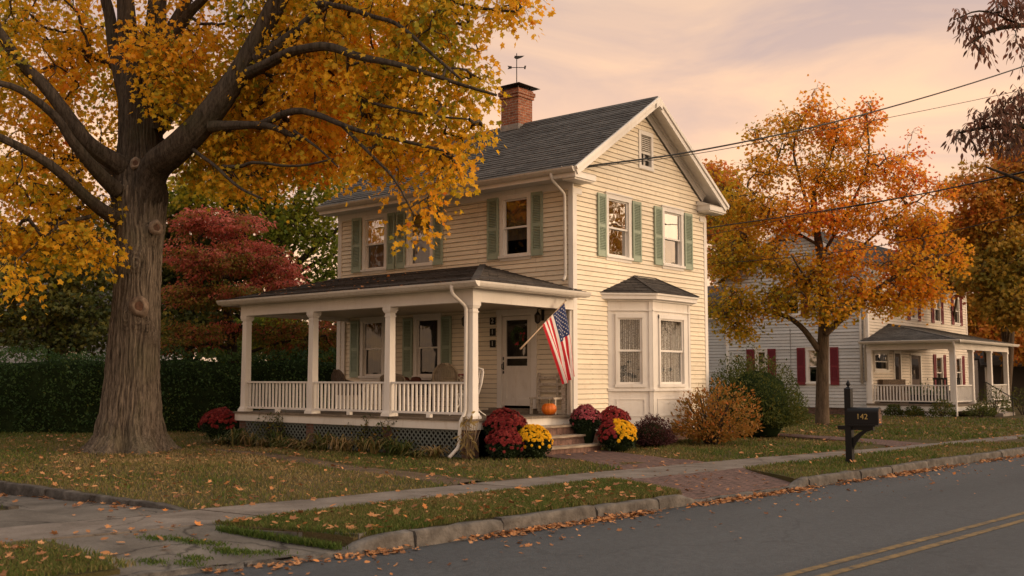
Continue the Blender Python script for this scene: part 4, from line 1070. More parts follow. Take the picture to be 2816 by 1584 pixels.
# ---------------------------------------------------------------- leaves, trees, plants
def T_(half, fold=0.18):
    """leaf outline from its right half: two folded blades"""
    R = [(x, y, abs(x) * fold) for x, y in half]
    Lh = [(-x, y, abs(x) * fold) for x, y in half]
    V = R + Lh[1:-1]
    n = len(half)
    right = list(range(n))
    left = [0] + [n + i for i in range(n - 2)] + [n - 1]
    return np.array(V, dtype=np.float32), [right, left[::-1]]
MAPLE = T_([(0, 0), (0.20, -0.04), (0.44, 0.04), (0.34, 0.26), (0.60, 0.52), (0.30, 0.55), (0.16, 0.66), (0, 1.0)])
OVAL = T_([(0, 0), (0.20, 0.22), (0.24, 0.5), (0.13, 0.8), (0, 1.0)], 0.3)
LANCE = T_([(0, 0), (0.12, 0.3), (0.10, 0.65), (0, 1.0)], 0.35)
SPEAR = T_([(0, 0), (0.13, 0.22), (0.17, 0.45), (0.10, 0.75), (0, 1.0)], 0.3)
OAK = T_([(0, 0), (0.10, 0.15), (0.26, 0.28), (0.12, 0.42), (0.30, 0.60), (0.12, 0.72), (0, 1.0)], 0.25)
SMALL = T_([(0, 0), (0.26, 0.45), (0, 1.0)], 0.3)
NEEDLE = T_([(0, 0), (0.05, 0.4), (0, 1.0)], 0.1)
def unit(a): return a / np.maximum(np.linalg.norm(a, axis=-1, keepdims=True), 1e-9)
def leaf_mesh(name, P, axis, nrm, size, tmpl, mat, rnd):
    TV, TF = tmpl
    P = np.asarray(P, float); n = len(P); k = len(TV)
    y = unit(axis); z = nrm - (nrm * y).sum(1, keepdims=True) * y; z = unit(z); x = np.cross(y, z)
    size = np.broadcast_to(size, (n,))
    V = P[:, None, :] + size[:, None, None] * (TV[None, :, 0:1] * x[:, None, :] + TV[None, :, 1:2] * y[:, None, :] + TV[None, :, 2:3] * z[:, None, :])
    base = (np.arange(n) * k)[:, None]
    fl = [i for f in TF for i in f]; tot = [len(f) for f in TF]
    loops = (base + np.array(fl)[None, :]).ravel()
    totals = np.tile(tot, n)
    starts = np.concatenate([[0], np.cumsum(totals)[:-1]])
    return np_mesh(name, V.reshape(-1, 3), loops, starts, totals, attrs={'rnd': np.repeat(rnd, k)}, mats=[mat])
def link_leaves(name, parent, P, axis, nrm, size, tmpl, mat, rnd, label=None, kind=None):
    P = np.asarray(P, float) - (np.array(origin_of(parent)) if parent is not None else 0)
    me = leaf_mesh(name, P, axis, nrm, size, tmpl, mat, np.clip(rnd, 0, 1))
    o = bpy.data.objects.new(name, me); col.objects.link(o)
    if parent is not None: o.parent = parent
    ORI[o.name] = origin_of(parent) if parent is not None else Vector((0, 0, 0))
    if label: o['label'] = label
    if kind: o['kind'] = kind
    return o
def rvec(rg, n):
    return unit(rg.normal(size=(n, 3)))
def lumps(P, f, seed):
    """cheap smooth 3-D noise in about -1..1"""
    rg = np.random.default_rng(seed); s = 0
    for k in range(5):
        w = rg.normal(size=3) * f * (1 + 0.5 * k); s = s + np.sin(P @ w + rg.uniform(0, 6)) / (1 + 0.3 * k)
    return s / 2.6
def poly_dense(pts, step=0.25):
    P = np.array(pts, float); out = [P[0]]
    for a, b in zip(P[:-1], P[1:]):
        m = max(1, int(np.linalg.norm(b - a) / step))
        for i in range(1, m + 1): out.append(a + (b - a) * i / m)
    return np.array(out)
def smooth_poly(pts, it=2):
    P = [np.array(p, float) for p in pts]
    for _ in range(it):
        Q = [P[0]]
        for a, b in zip(P[:-1], P[1:]): Q += [a * 0.75 + b * 0.25, a * 0.25 + b * 0.75]
        Q.append(P[-1]); P = Q
    return np.array(P)
def bark_tube(wood, P, rr, mi, na=56, amp=0.016, collar=0.0):
    P = poly_dense(P, 0.07); m = len(P); rr = np.interp(np.linspace(0, 1, m), np.linspace(0, 1, len(rr)), rr); s = np.concatenate([[0], np.cumsum(np.linalg.norm(np.diff(P, axis=0), axis=1))])
    rr = rr * (1 + collar * np.exp(-s / 0.55))
    d = unit(np.gradient(P, axis=0)); a = unit(np.cross(d, np.array([0.2, 0.1, 1.0]))); b = np.cross(d, a); th = np.linspace(0, 2 * math.pi, na, endpoint=False)
    TH, SS = np.meshgrid(th, s); w = 0.12 * np.sin(2.3 * SS + TH) + 0.06 * np.sin(6 * SS - 2 * TH)
    k = max(7, int(round(rr[0] * 40))); rid = sum(q * np.abs(np.sin((kk * (TH + w)) / 2 + p)) ** 0.6 for kk, q, p in ((k, 1.0, 0.3), (int(k * 1.45), 0.6, 2.0)))
    R = rr[:, None] + (rid - 1.1) * amp * np.minimum(1, rr[:, None] / 0.25) + 0.05 * rr[:, None] * np.sin(2 * TH + 1.4 * SS)
    V = P[:, None, :] + R[:, :, None] * (np.cos(TH)[:, :, None] * a[:, None, :] + np.sin(TH)[:, :, None] * b[:, None, :])
    i0 = len(wood.v); wood.v.extend(map(tuple, V.reshape(-1, 3)))
    for j in range(m - 1):
        for i in range(na):
            i2 = (i + 1) % na
            wood.f.append([i0 + j * na + i, i0 + j * na + i2, i0 + (j + 1) * na + i2, i0 + (j + 1) * na + i]); wood.uv.append([(0, 0)] * 4); wood.mi.append(mi); wood.sm.append(True)
def grow(name, label, cat, base, limbs, blobs, ncl, lpc, lsize, tmpl, lmat, bmat, seed=0, spray=0.45, flat=0.35, droop=0.35, dmin=0.35, twig_r=0.007, gap=0.0, gapf=0.9, group=None, trunk=None, huefreq=0.5, hue_dir=None, limb_n=10, expo=0.42, rmax=0.09, up=0.2, crown_name='crown', heavy=False, hang=0.75, hue_amp=0.24, hue_jit=0.07):
    """a tree: hand-placed trunk and limbs, crown volumes filled with leafy sprays, each spray joined by a branch to the nearest wood"""
    rg = np.random.default_rng(seed)
    root = thing(name, base, label, cat, group)
    wood = MB(); nodes, owner = [], []
    for pts, r0, r1 in limbs:
        if heavy and r0 < 0.3:      # natural kinks
            q = poly_dense(pts, 0.55); q[1:-1] += rg.normal(size=(len(q) - 2, 3)) * min(0.055, 0.02 + r0 * 0.35); pts = q
        sp = smooth_poly(pts, 2); d = poly_dense(sp, 0.3)
        s = np.linspace(0, 1, len(sp)); rr = r0 + (r1 - r0) * s ** 0.85
        if heavy and r0 > 0.10: bark_tube(wood, sp, rr, 0, collar=0.16 if r0 > 0.15 else 0.1)
        else: wood.tube([tuple(p) for p in sp], list(rr), limb_n)
        nodes.append(d)
    # sample spray centres
    W = np.array([b[2] for b in blobs], float); W /= W.sum()
    C = []
    tries = 0
    while len(C) < ncl and tries < 60:
        tries += 1
        bi = rg.choice(len(blobs), size=ncl, p=W)
        c = np.array([blobs[i][0] for i in bi]); r = np.array([blobs[i][1] for i in bi])
        u = rvec(rg, ncl) * (rg.uniform(0, 1, (ncl, 1)) ** (1 / 2.4))
        p = c + u * r
        if gap > 0: p = p[lumps(p, gapf, seed + 5) > -1 + gap * 1.0]
        for q in p:
            if len(C) >= ncl: break
            if C and np.min(np.sum((np.array(C) - q) ** 2, axis=1)) < dmin * dmin: continue
            C.append(q)
    C = np.array(C)
    Nn = np.concatenate(nodes) if nodes else np.array([base], float)
    nl = len(Nn)
    d0 = np.array([np.min(np.sum((Nn - c) ** 2, axis=1)) for c in C])
    order = np.argsort(d0)
    pos = list(Nn); par = [-1] * nl; cnt = None
    arr = np.zeros((nl + len(C) * 3, 3)); arr[:nl] = Nn; m = nl
    parent_i = np.full(len(arr), -1); cl_node = {}
    for ci in order:
        c = C[ci]
        dd = np.sum((arr[:m] - c) ** 2, axis=1)
        dd = dd + 0.25 * np.maximum(0, arr[:m, 2] - c[2]) ** 2     # prefer joining from below
        j = int(np.argmin(dd)); a = arr[j]; L = np.linalg.norm(c - a)
        mid1 = a + (c - a) * 0.36 + rg.normal(size=3) * 0.07 * L + np.array([0, 0, up * 0.35 * L]); mid2 = a + (c - a) * 0.70 + rg.normal(size=3) * 0.06 * L + np.array([0, 0, up * 0.25 * L])
        for q in (mid1, mid2, c):
            arr[m] = q; parent_i[m] = j; j = m; m += 1
        cl_node[ci] = m - 1
    count = np.zeros(m)
    for ci in cl_node: count[cl_node[ci]] += 1
    for i in range(m - 1, nl - 1, -1):
        if parent_i[i] >= 0: count[parent_i[i]] += count[i]
    rad = np.minimum(rmax, twig_r * np.maximum(count, 1) ** expo)
    for i in range(nl + 2, m, 3):
        b = parent_i[i - 2]
        r0 = rad[i - 2] * 1.05
        wood.tube([tuple(arr[b]), tuple(arr[i - 2]), tuple(arr[i - 1]), tuple(arr[i])], [r0, rad[i - 2], rad[i - 1], rad[i] * 0.8], 5, caps=False)
    # twigs and leaves
    n = len(C)
    ids = np.repeat(np.arange(n), lpc); nlv = len(ids)
    prev = np.array([arr[parent_i[cl_node[i]]] for i in range(n)]); out = unit(C - prev)
    outh = unit(out * np.array([1, 1, 0.5]))
    ang = rg.uniform(0, 2 * math.pi, nlv); rr = np.sqrt(rg.uniform(0, 1, nlv)) * spray
    dirh = np.stack([np.cos(ang), np.sin(ang), np.zeros(nlv)], 1)
    offv = dirh * rr[:, None] + np.stack([np.zeros(nlv)] * 2 + [rg.normal(size=nlv) * spray * flat - droop * rr * rr / max(spray, 1e-3)], 1)
    LP = C[ids] + offv
    k3 = 4
    for i in range(n):
        for j in range(k3):
            q = LP[i * lpc + (j * (lpc // k3))]
            wood.tube([tuple(C[i]), tuple((C[i] + q) / 2 + np.array([0, 0, 0.02])), tuple(q)], [twig_r * 0.7, twig_r * 0.5, twig_r * 0.25], 3, caps=False)
    ax = dirh * 0.9 + outh[ids] * 0.35 + rg.normal(size=(nlv, 3)) * 0.45 + np.array([0, 0, -hang])
    nr = rg.normal(size=(nlv, 3)) * 0.75 + np.array([0, 0, 0.8])
    hue = 0.5 + hue_amp * lumps(C, huefreq, seed + 9)[ids] + rg.normal(size=nlv) * 0.13 + (rg.normal(size=n) * hue_jit)[ids]
    if hue_dir is not None:
        hd, h0 = hue_dir; hue = hue + (LP - np.array(h0)) @ np.array(hd)
    sz = lsize * (0.45 + 0.85 * rg.beta(2.2, 1.6, nlv))
    if trunk: trunk(wood)
    wood.build('trunk', bmat, root)
    link_leaves(crown_name, root, LP, ax, nr, sz, tmpl, lmat, hue)
    return root

M['bark'] = None
def bark(name, dark, light, sx=9.0, sz=1.1, bump=0.9, dist=0.03):
    m, n, l, b = newmat(name)
    t = n.new('ShaderNodeTexCoord'); mpg = n.new('ShaderNodeMapping'); mpg.inputs['Scale'].default_value = (sx, sx, sz); l.new(t.outputs['Object'], mpg.inputs[0])
    a = N(n, 'ShaderNodeTexNoise', Scale=1.6, Detail=9.0, Roughness=0.68, Distortion=0.5); l.new(mpg.outputs[0], a.inputs['Vector'])
    fn = N(n, 'ShaderNodeTexNoise', Scale=5.5, Detail=6.0, Roughness=0.7, Distortion=0.4); l.new(mpg.outputs[0], fn.inputs['Vector'])
    av = N(n, 'ShaderNodeMix', data_type='FLOAT'); av.inputs[0].default_value = 0.45; l.new(a.outputs[0], av.inputs[2]); l.new(fn.outputs[0], av.inputs[3]); a = av
    r = ramp_node(n, [(0.40, dark), (0.50, tuple((dark[i] + light[i]) / 2 for i in range(3))), (0.60, light)]); l.new(a.outputs[0], r.inputs[0])
    g = N(n, 'ShaderNodeTexNoise', Scale=1.3, Detail=4.0); l.new(t.outputs['Object'], g.inputs['Vector'])
    mr = N(n, 'ShaderNodeMapRange'); mr.inputs[1].default_value = 0.5; mr.inputs[2].default_value = 0.75; mr.inputs[4].default_value = 0.45; l.new(g.outputs[0], mr.inputs[0])
    mx = N(n, 'ShaderNodeMix', data_type='RGBA'); l.new(mr.outputs[0], mx.inputs[0]); l.new(r.outputs[0], mx.inputs[6]); mx.inputs[7].default_value = (light[0] * 0.62, light[1] * 0.75, light[2] * 0.55, 1)
    l.new(mx.outputs[2], b.inputs['Base Color']); b.inputs['Roughness'].default_value = 0.95; b.inputs['Specular IOR Level'].default_value = 0.1
    bp = N(n, 'ShaderNodeBump', Strength=bump, Distance=dist); l.new(a.outputs[0], bp.inputs['Height']); l.new(bp.outputs[0], b.inputs['Normal'])
    return m
M['maple_bark'] = bark('maple_bark', (0.030, 0.023, 0.017), (0.205, 0.162, 0.122), sx=11, sz=0.9)
M['limb_bark'] = bark('maple_limb_bark', (0.022, 0.017, 0.0125), (0.095, 0.074, 0.056), bump=0.8, dist=0.025)  # younger, darker limb bark, with backlit shade also put into the colour
M['dark_bark'] = bark('dark_bark', (0.022, 0.016, 0.012), (0.075, 0.058, 0.044), bump=0.6, dist=0.015)
M['brown_bark'] = bark('brown_bark', (0.045, 0.032, 0.022), (0.15, 0.108, 0.075), bump=0.8, dist=0.02)
M['gold_leaf'] = leafmat('gold_maple_leaf', [(0.0, (0.22, 0.23, 0.018)), (0.22, (0.50, 0.36, 0.020)), (0.5, (0.86, 0.48, 0.026)), (0.75, (0.90, 0.43, 0.028)), (0.92, (0.84, 0.30, 0.028)), (1.0, (0.70, 0.20, 0.03))], trans=0.55)
M['orange_leaf'] = leafmat('orange_maple_leaf', [(0.0, (0.27, 0.23, 0.018)), (0.3, (0.58, 0.36, 0.02)), (0.62, (0.84, 0.38, 0.026)), (0.87, (0.86, 0.27, 0.034)), (1.0, (0.66, 0.12, 0.045))], trans=0.55)
M['red_leaf'] = leafmat('crimson_leaf', [(0.0, (0.10, 0.12, 0.022)), (0.32, (0.27, 0.19, 0.030)), (0.52, (0.40, 0.120, 0.050)), (0.78, (0.54, 0.105, 0.080)), (1.0, (0.66, 0.22, 0.16))], trans=0.48)
M['green_leaf'] = leafmat('green_leaf', [(0.0, (0.085, 0.135, 0.018)), (0.4, (0.22, 0.25, 0.026)), (0.7, (0.44, 0.35, 0.028)), (1.0, (0.70, 0.40, 0.028))], trans=0.58)
M['olive_leaf'] = leafmat('olive_leaf', [(0.0, (0.030, 0.048, 0.014)), (0.4, (0.085, 0.095, 0.020)), (0.75, (0.20, 0.165, 0.026)), (1.0, (0.34, 0.21, 0.028))], trans=0.45)
M['pine_leaf'] = leafmat('dark_conifer', [(0.0, (0.020, 0.036, 0.012)), (0.5, (0.050, 0.066, 0.018)), (0.85, (0.12, 0.11, 0.022)), (1.0, (0.22, 0.15, 0.024))], trans=0.3)
M['hedge_leaf'] = leafmat('hedge_leaf', [(0.0, (0.022, 0.048, 0.016)), (0.5, (0.050, 0.098, 0.026)), (0.88, (0.095, 0.15, 0.038)), (1.0, (0.17, 0.17, 0.04))], trans=0.3)
M['rust_leaf'] = leafmat('rust_brown_leaf', [(0.0, (0.19, 0.16, 0.024)), (0.4, (0.42, 0.25, 0.03)), (0.7, (0.60, 0.27, 0.034)), (1.0, (0.60, 0.16, 0.04))], trans=0.5)
M['oak_leaf'] = leafmat('brown_oak_leaf', [(0.0, (0.08, 0.058, 0.042)), (0.5, (0.17, 0.085, 0.058)), (1.0, (0.34, 0.12, 0.065))], trans=0.45)
M['shrub_leaf'] = leafmat('shrub_leaf', [(0.0, (0.034, 0.058, 0.012)), (0.6, (0.085, 0.10, 0.02)), (0.9, (0.17, 0.15, 0.026)), (1.0, (0.32, 0.16, 0.025))], trans=0.3)
M['amber_leaf'] = leafmat('amber_shrub_leaf', [(0.0, (0.13, 0.10, 0.022)), (0.35, (0.25, 0.14, 0.026)), (0.7, (0.36, 0.145, 0.028)), (1.0, (0.46, 0.12, 0.026))], trans=0.35)

# ---- the big maple on the front lawn
D0 = 21.85
FORK = np.array([-6.86, -6.09, 5.3])
def maple_trunk(wood):
    nz, na = 300, 270
    cpts = np.array([(-6.89, -6.11, -0.15), (-6.89, -6.11, 0.6), (-6.87, -6.09, 1.5), (-6.85, -6.07, 2.8), (-6.84, -6.07, 4.2), (-6.86, -6.09, 5.3), (-6.9, -6.12, 6.2), (-6.95, -6.15, 7.4)])
    zs = np.linspace(-0.15, 7.4, nz)
    cx = np.interp(zs, cpts[:, 2], cpts[:, 0]); cy = np.interp(zs, cpts[:, 2], cpts[:, 1])
    R = np.interp(zs, [-0.15, 0.0, 0.12, 0.35, 0.8, 1.5, 2.4, 3.2, 4.2, 4.9, 5.4, 6.2, 7.4], [1.02, 0.93, 0.82, 0.685, 0.585, 0.505, 0.48, 0.46, 0.475, 0.53, 0.57, 0.42, 0.28])
    th = np.linspace(0, 2 * math.pi, na, endpoint=False)
    TH, ZZ = np.meshgrid(th, zs); RR = np.repeat(R[:, None], na, 1)
    # root buttresses
    fl = np.exp(-np.maximum(ZZ, 0) / 0.42)
    RR = RR * (1 + fl * (0.16 * np.cos(5 * TH + 0.7) + 0.10 * np.cos(8 * TH + 2.1) + 0.05 * np.cos(13 * TH)))
    # furrowed bark: warped vertical ridges that break up and merge
    w = 0.030 * np.sin(1.3 * ZZ + 2 * np.sin(TH)) + 0.020 * np.sin(4.3 * ZZ + 3 * TH) + 0.016 * np.sin(9.0 * ZZ - 5 * TH) + 0.035 * np.clip(ZZ - 1.9, 0, 1) * np.sin(6.0 * ZZ + 4 * TH)
    ridge = 0
    for k, a, p in ((32, 1.0, 0.3), (46, 0.7, 1.9), (66, 0.5, 4.0)):
        ridge = ridge + a * np.abs(np.sin((k * (TH + w) + p + 0.9 * np.sin(2.3 * ZZ + k)) / 2 * 1.0)) ** 0.55
    brk = 0.5 + 0.5 * np.sin(13 * ZZ + 9 * np.sin(5 * TH + 0.7 * ZZ) + 5 * np.sin(17 * TH))
    RR = RR + (ridge - 1.5) * 0.046 * (0.45 + 0.75 * brk) * np.clip(1.3 - (ZZ - 4.5) / 3, 0.3, 1)
    RR = RR + 0.018 * np.sin(3 * TH + 0.8 * ZZ) + 0.02 * np.sin(2 * TH - 1.1 * ZZ + 1)
    # burls and branch collars
    fx = math.atan2(-17.757 + 6.1, 13.2 + 6.9)
    for a, zc, wa, wz, h in ((0.06, 2.72, 0.33, 0.30, 0.09), (0.40, 2.55, 0.30, 0.22, 0.07), (-0.38, 2.75, 0.25, 0.26, 0.07), (0.80, 2.35, 0.22, 0.2, 0.09), (0.32, 4.55, 0.22, 0.22, 0.07), (-0.1, 3.85, 0.4, 0.28, 0.05), (0.1, 4.1, 0.25, 0.2, 0.05), (0.05, 5.85, 0.25, 0.2, 0.06)):
        da = (TH - (fx + a) + math.pi) % (2 * math.pi) - math.pi
        q = (da / wa) ** 2 + ((ZZ - zc) / wz) ** 2
        RR = RR + h * np.exp(-q * 1.6) + 0.015 * np.exp(-q) * np.sin(9 * np.sqrt(q + 0.01) * 2.2)
    X = cx[:, None] + RR * np.cos(TH); Y = cy[:, None] + RR * np.sin(TH)
    i0 = len(wood.v)
    wood.v.extend(map(tuple, np.stack([X, Y, ZZ], 2).reshape(-1, 3)))
    for j in range(nz - 1):
        for i in range(na):
            i2 = (i + 1) % na
            wood.f.append([i0 + j * na + i, i0 + j * na + i2, i0 + (j + 1) * na + i2, i0 + (j + 1) * na + i])
            wood.uv.append([(0, 0)] * 4); wood.mi.append(1 if zs[j] < 5.25 + 0.35 * math.sin(5 * th[i] + 1.0) + 0.25 * math.sin(17 * th[i]) + 0.2 * math.sin(41 * th[i] + 2) else 0); wood.sm.append(True)
maple_limbs = [
    ([(-6.80, -6.08, 4.75), (-6.62, -6.12, 5.15), (-6.334,-6.098,5.885), (-5.456,-6.145,6.089), (-4.801,-5.856,6.695), (-4.241,-5.517,7.566), (-3.804,-5.281,8.434), (-3.289,-5.109,9.343), (-2.739,-4.779,10.613), (-1.995,-4.415,12.162)], 0.34, 0.10),
    ([(-3.869,-5.335,7.862), (-3.053,-5.173,8.339), (-2.285,-4.920,8.831), (-1.340,-4.649,9.387)], 0.15, 0.05),
    ([(-4.650,-5.860,6.524), (-3.645,-5.539,6.427), (-3.040,-5.423,6.275), (-2.444,-5.315,6.019)], 0.11, 0.045),
    ([(-3.585,-5.489,6.427), (-2.603,-5.578,6.548), (-1.667,-5.576,6.318), (-0.650,-5.506,5.877), (0.238,-5.283,5.571), (0.890,-4.867,5.408)], 0.085, 0.02),
    ([(-4.004,-5.449,7.577), (-2.620,-5.592,7.707), (-1.436,-5.513,7.559), (-0.739,-5.450,7.320), (0.102,-5.267,7.014), (1.043,-4.738,6.635), (1.573,-4.294,6.389)], 0.12, 0.022),
    ([(-2.245,-5.147,8.679), (-1.164,-5.284,8.348), (0.097,-5.271,7.732), (0.741,-5.122,7.134), (1.232,-4.840,6.613)], 0.07, 0.02),
    ([(-1.705,-4.825,9.191), (-0.409,-4.390,8.688), (0.591,-3.943,8.274), (1.454,-3.610,8.092)], 0.07, 0.02),
    ([(-7.041,-5.908,5.921), (-7.243,-5.686,7.122), (-7.456,-5.473,8.997), (-7.693,-5.281,10.572), (-7.866,-5.164,13.390)], 0.34, 0.12),
    ([(-7.111,-6.098,5.901), (-7.366,-6.051,7.510), (-7.637,-6.017,8.898), (-7.761,-6.121,10.697), (-7.953,-6.282,12.980)], 0.30, 0.10),
    ([(-7.114,-5.969,6.266), (-7.762,-6.122,8.007), (-8.154,-6.189,9.506), (-8.639,-6.336,11.786)], 0.20, 0.07),
    ([(-6.715,-5.896,6.738), (-6.405,-5.766,8.526), (-5.980,-5.671,9.065), (-5.247,-5.447,9.558), (-4.504,-5.215,10.633)], 0.17, 0.06),
    ([(-7.228,-5.413,8.873), (-7.031,-5.117,9.723), (-6.965,-4.930,10.493), (-6.951,-4.788,12.298)], 0.15, 0.05),
    ([(-6.810,-6.497,5.885), (-6.885,-7.083,6.257), (-7.078,-7.506,6.663), (-7.336,-7.983,7.390), (-7.516,-8.396,7.780), (-7.609,-8.735,8.447), (-7.934,-9.138,9.467)], 0.19, 0.06),
    ([(-6.706,-6.671,5.346), (-6.586,-7.223,5.661), (-6.584,-7.743,6.219), (-6.544,-8.102,6.624), (-6.632,-8.698,6.989), (-6.694,-9.272,7.068)], 0.15, 0.05),
    ([(-6.723,-6.685,4.767), (-6.598,-7.233,4.973), (-6.489,-7.925,5.462), (-6.498,-8.324,5.675), (-6.545,-9.147,6.003), (-6.712,-9.940,6.219)], 0.14, 0.05),
    ([(-6.718,-7.203,4.746), (-6.852,-7.708,4.580), (-6.750,-8.144,4.208), (-6.736,-8.524,3.861)], 0.05, 0.02),
    ([(-7.899,-5.975,6.021), (-9.537,-6.044,6.497), (-11.294,-6.214,6.517), (-13.166,-6.609,6.601)], 0.12, 0.04),
    ([(-7.631,-5.490,6.774), (-8.147,-4.095,8.242), (-8.159,-2.538,9.080), (-7.745,-0.886,9.483)], 0.16, 0.05),
    ([(-7.815,-5.905,8.065), (-9.995,-5.906,9.235), (-12.014,-6.295,9.856)], 0.12, 0.04),
    ([(-5.363,-5.936,6.276), (-4.228,-6.028,5.619), (-3.610,-5.901,5.170), (-3.006,-5.786,4.886)], 0.05, 0.02),
    ([(-1.098,-5.491,6.059), (-0.334,-5.502,5.404), (0.189,-5.324,4.941), (0.333,-5.073,4.331)], 0.04, 0.012),
    ([(-4.452,-5.694,5.701), (-3.300,-5.771,5.615), (-2.231,-5.658,5.416), (-1.357,-5.446,5.481)], 0.05, 0.015),
    ([(-2.563,-5.414,6.188), (-1.739,-5.506,5.746), (-1.222,-5.464,5.314)], 0.035, 0.012),
    ([(-1.034,-5.176,6.589), (-0.146,-5.214,6.283), (0.606,-4.975,6.063), (1.204,-4.603,5.968)], 0.04, 0.012),
]
def B(u_v_d, r, w=1.0): return (u_v_d, r, w)
maple_blobs = [
    B((0.964,-3.760,8.424), (0.85, 0.85, 0.36), 0.7), B((0.272,-4.341,7.568), (0.85, 0.85, 0.7), 0.9), B((-0.294,-4.293,8.383), (1.2, 1.2, 0.8), 1.2),
    B((0.428,-4.079,6.895), (0.62, 0.62, 0.36), 0.5), B((-0.511,-4.475,6.906), (1.1, 1.1, 0.8), 1.3), B((0.140,-4.451,6.205), (0.8, 0.8, 0.5), 0.8),
    B((-0.562,-4.518,6.119), (0.95, 0.95, 0.55), 1.1), B((0.787,-4.039,5.925), (0.32, 0.32, 0.22), 0.2), B((0.297,-4.451,5.345), (0.7, 0.7, 0.4), 0.55),
    B((-0.037,-4.861,4.751), (0.45, 0.45, 0.55), 0.45), B((0.082,-4.826,4.350), (0.22, 0.22, 0.22), 0.16), B((-0.737,-4.796,5.613), (0.6, 0.6, 0.3), 0.45),
    B((-2.369,-4.207,7.143), (1.5, 1.5, 0.9), 1.9), B((-4.218,-3.931,7.746), (1.6, 1.6, 1.1), 2.1), B((-2.535,-4.085,8.468), (1.6, 1.5, 1.1), 2.1), B((-4.398,-3.821,9.293), (1.7, 1.7, 1.2), 1.8),
    B((-2.818,-4.322,6.306), (1.2, 1.2, 0.55), 1.2), B((-4.489,-4.419,6.412), (1.2, 1.2, 0.65), 1.3), B((-6.344,-4.409,6.417), (1.1, 1.1, 0.7), 0.9), B((-4.312,-5.315,5.458), (0.7, 0.7, 0.28), 0.35),
    B((-6.717,-4.200,8.147), (1.6, 1.6, 1.2), 1.4), B((-6.531,-4.566,9.212), (1.6, 1.8, 1.2), 1.3), B((-6.401,-3.543,7.306), (1.5, 1.5, 1.0), 1.2),
    B((-5.844,-6.339,8.351), (0.75, 0.75, 0.45), 0.5), B((-5.485,-6.169,7.447), (0.4, 0.4, 0.55), 0.35), B((-5.825,-6.062,7.911), (0.7, 0.7, 0.5), 0.4),
    B((-9.859,-5.793,9.522), (1.6, 1.6, 1.3), 0.9), B((-9.730,-6.989,9.463), (1.6, 1.6, 1.2), 0.9), B((-9.595,-7.529,8.036), (1.3, 1.3, 1.0), 0.6), B((-10.449,-5.635,8.326), (1.4, 1.4, 1.1), 0.6),
    B((-10.793,-6.576,7.241), (1.4, 1.4, 0.9), 0.6), B((-10.410,-5.602,6.880), (1.2, 1.2, 0.8), 0.5), B((-8.489,-7.776,5.652), (1.3, 1.3, 0.6), 0.7), B((-7.515,-7.219,5.031), (0.9, 0.9, 0.5), 0.6), B((-7.270,-8.058,4.381), (1.0, 1.0, 0.38), 0.6), B((-6.287,-7.495,4.156), (0.5, 0.5, 0.4), 0.3),
    B((-8.608,-8.789,7.986), (1.3, 1.3, 1.4), 0.4), B((-7.707,-9.208,5.345), (1.3, 1.3, 1.0), 0.35), B((-6.349,-8.982,3.419), (0.45, 0.45, 0.22), 0.22),
    B((-8.265,-5.761,11.409), (3.0, 3.0, 1.4), 1.0), B((-4.731,-4.753,10.763), (3.0, 3.0, 1.4), 1.0), B((-1.226,-4.031,9.870), (2.2, 2.2, 1.0), 0.6), B((-7.236,-5.158,13.655), (3.2, 3.2, 1.6), 0.5),
]
maple = grow('maple_tree', 'huge old gold leaved maple with furrowed trunk and sawn branch scars on the lawn', 'tree', (-6.89, -6.11, 0), maple_limbs, maple_blobs, 1180, 52, 0.102, MAPLE, M['gold_leaf'], [M['limb_bark'], M['maple_bark']], seed=21, spray=0.40, flat=0.42, droop=0.9, hang=1.15, hue_jit=0.12, dmin=0.29, gap=0.72, gapf=1.25, huefreq=0.55, trunk=maple_trunk, limb_n=14, heavy=True, hue_dir=((0.012, 0.0, 0.0), (0, -5, 6)), twig_r=0.010, expo=0.46)
# sawn limb scars on the trunk
M['scar'] = noisy('healed_wood', [(0, (0.085, 0.058, 0.040)), (0.6, (0.16, 0.115, 0.082)), (1, (0.25, 0.185, 0.135))], scale=9, rough=0.9, bump=0.4)
M['scar_core'] = noisy('scar_core', [(0, (0.035, 0.020, 0.013)), (1, (0.14, 0.068, 0.040))], scale=14, rough=0.9, bump=0.5)
def scar(c, n, r):
    c, n = Vector(c), Vector(n).normalized(); u = n.cross(Vector((0, 0, 1))).normalized(); v = u.cross(n)
    mb = MB(); prof = [(1.7, -0.30), (1.45, -0.08), (1.2, 0.02), (0.98, 0.05), (0.80, 0.02), (0.70, -0.03)]
    k = 22; rg = random.Random(int(r * 1e4)); ph = rg.uniform(0, 6)
    pts = []
    for a, b in prof:
        for i in range(k + 1):
            t = 2 * math.pi * i / k; rr = r * a * (1 + 0.09 * math.sin(2 * t + ph) + 0.05 * math.sin(3 * t + 2 * ph) + 0.03 * math.sin(5 * t))
            pts.append(c + u * (rr * math.cos(t) * 0.88) + v * (rr * math.sin(t) * 1.12) + n * (b * r * 2.2))
    mb.grid(pts, k + 1, len(prof))
    s = mb.build('branch_scar', M['scar'], maple)
    mb = MB(); mb.face([c + u * (r * 0.78 * math.cos(2 * math.pi * i / k) * 0.88) + v * (r * 0.78 * math.sin(2 * math.pi * i / k) * 1.12) + n * (-0.02 * r) for i in range(k)]); mb.build('scar_core', M['scar_core'], s)
scar((-6.259,-6.361,2.962), (0.80, -0.58, 0.05), 0.125); scar((-6.134,-6.087,4.597), (0.97, -0.20, 0.0), 0.095); scar((-6.394,-6.462,5.919), (0.78, -0.6, 0.0), 0.075)

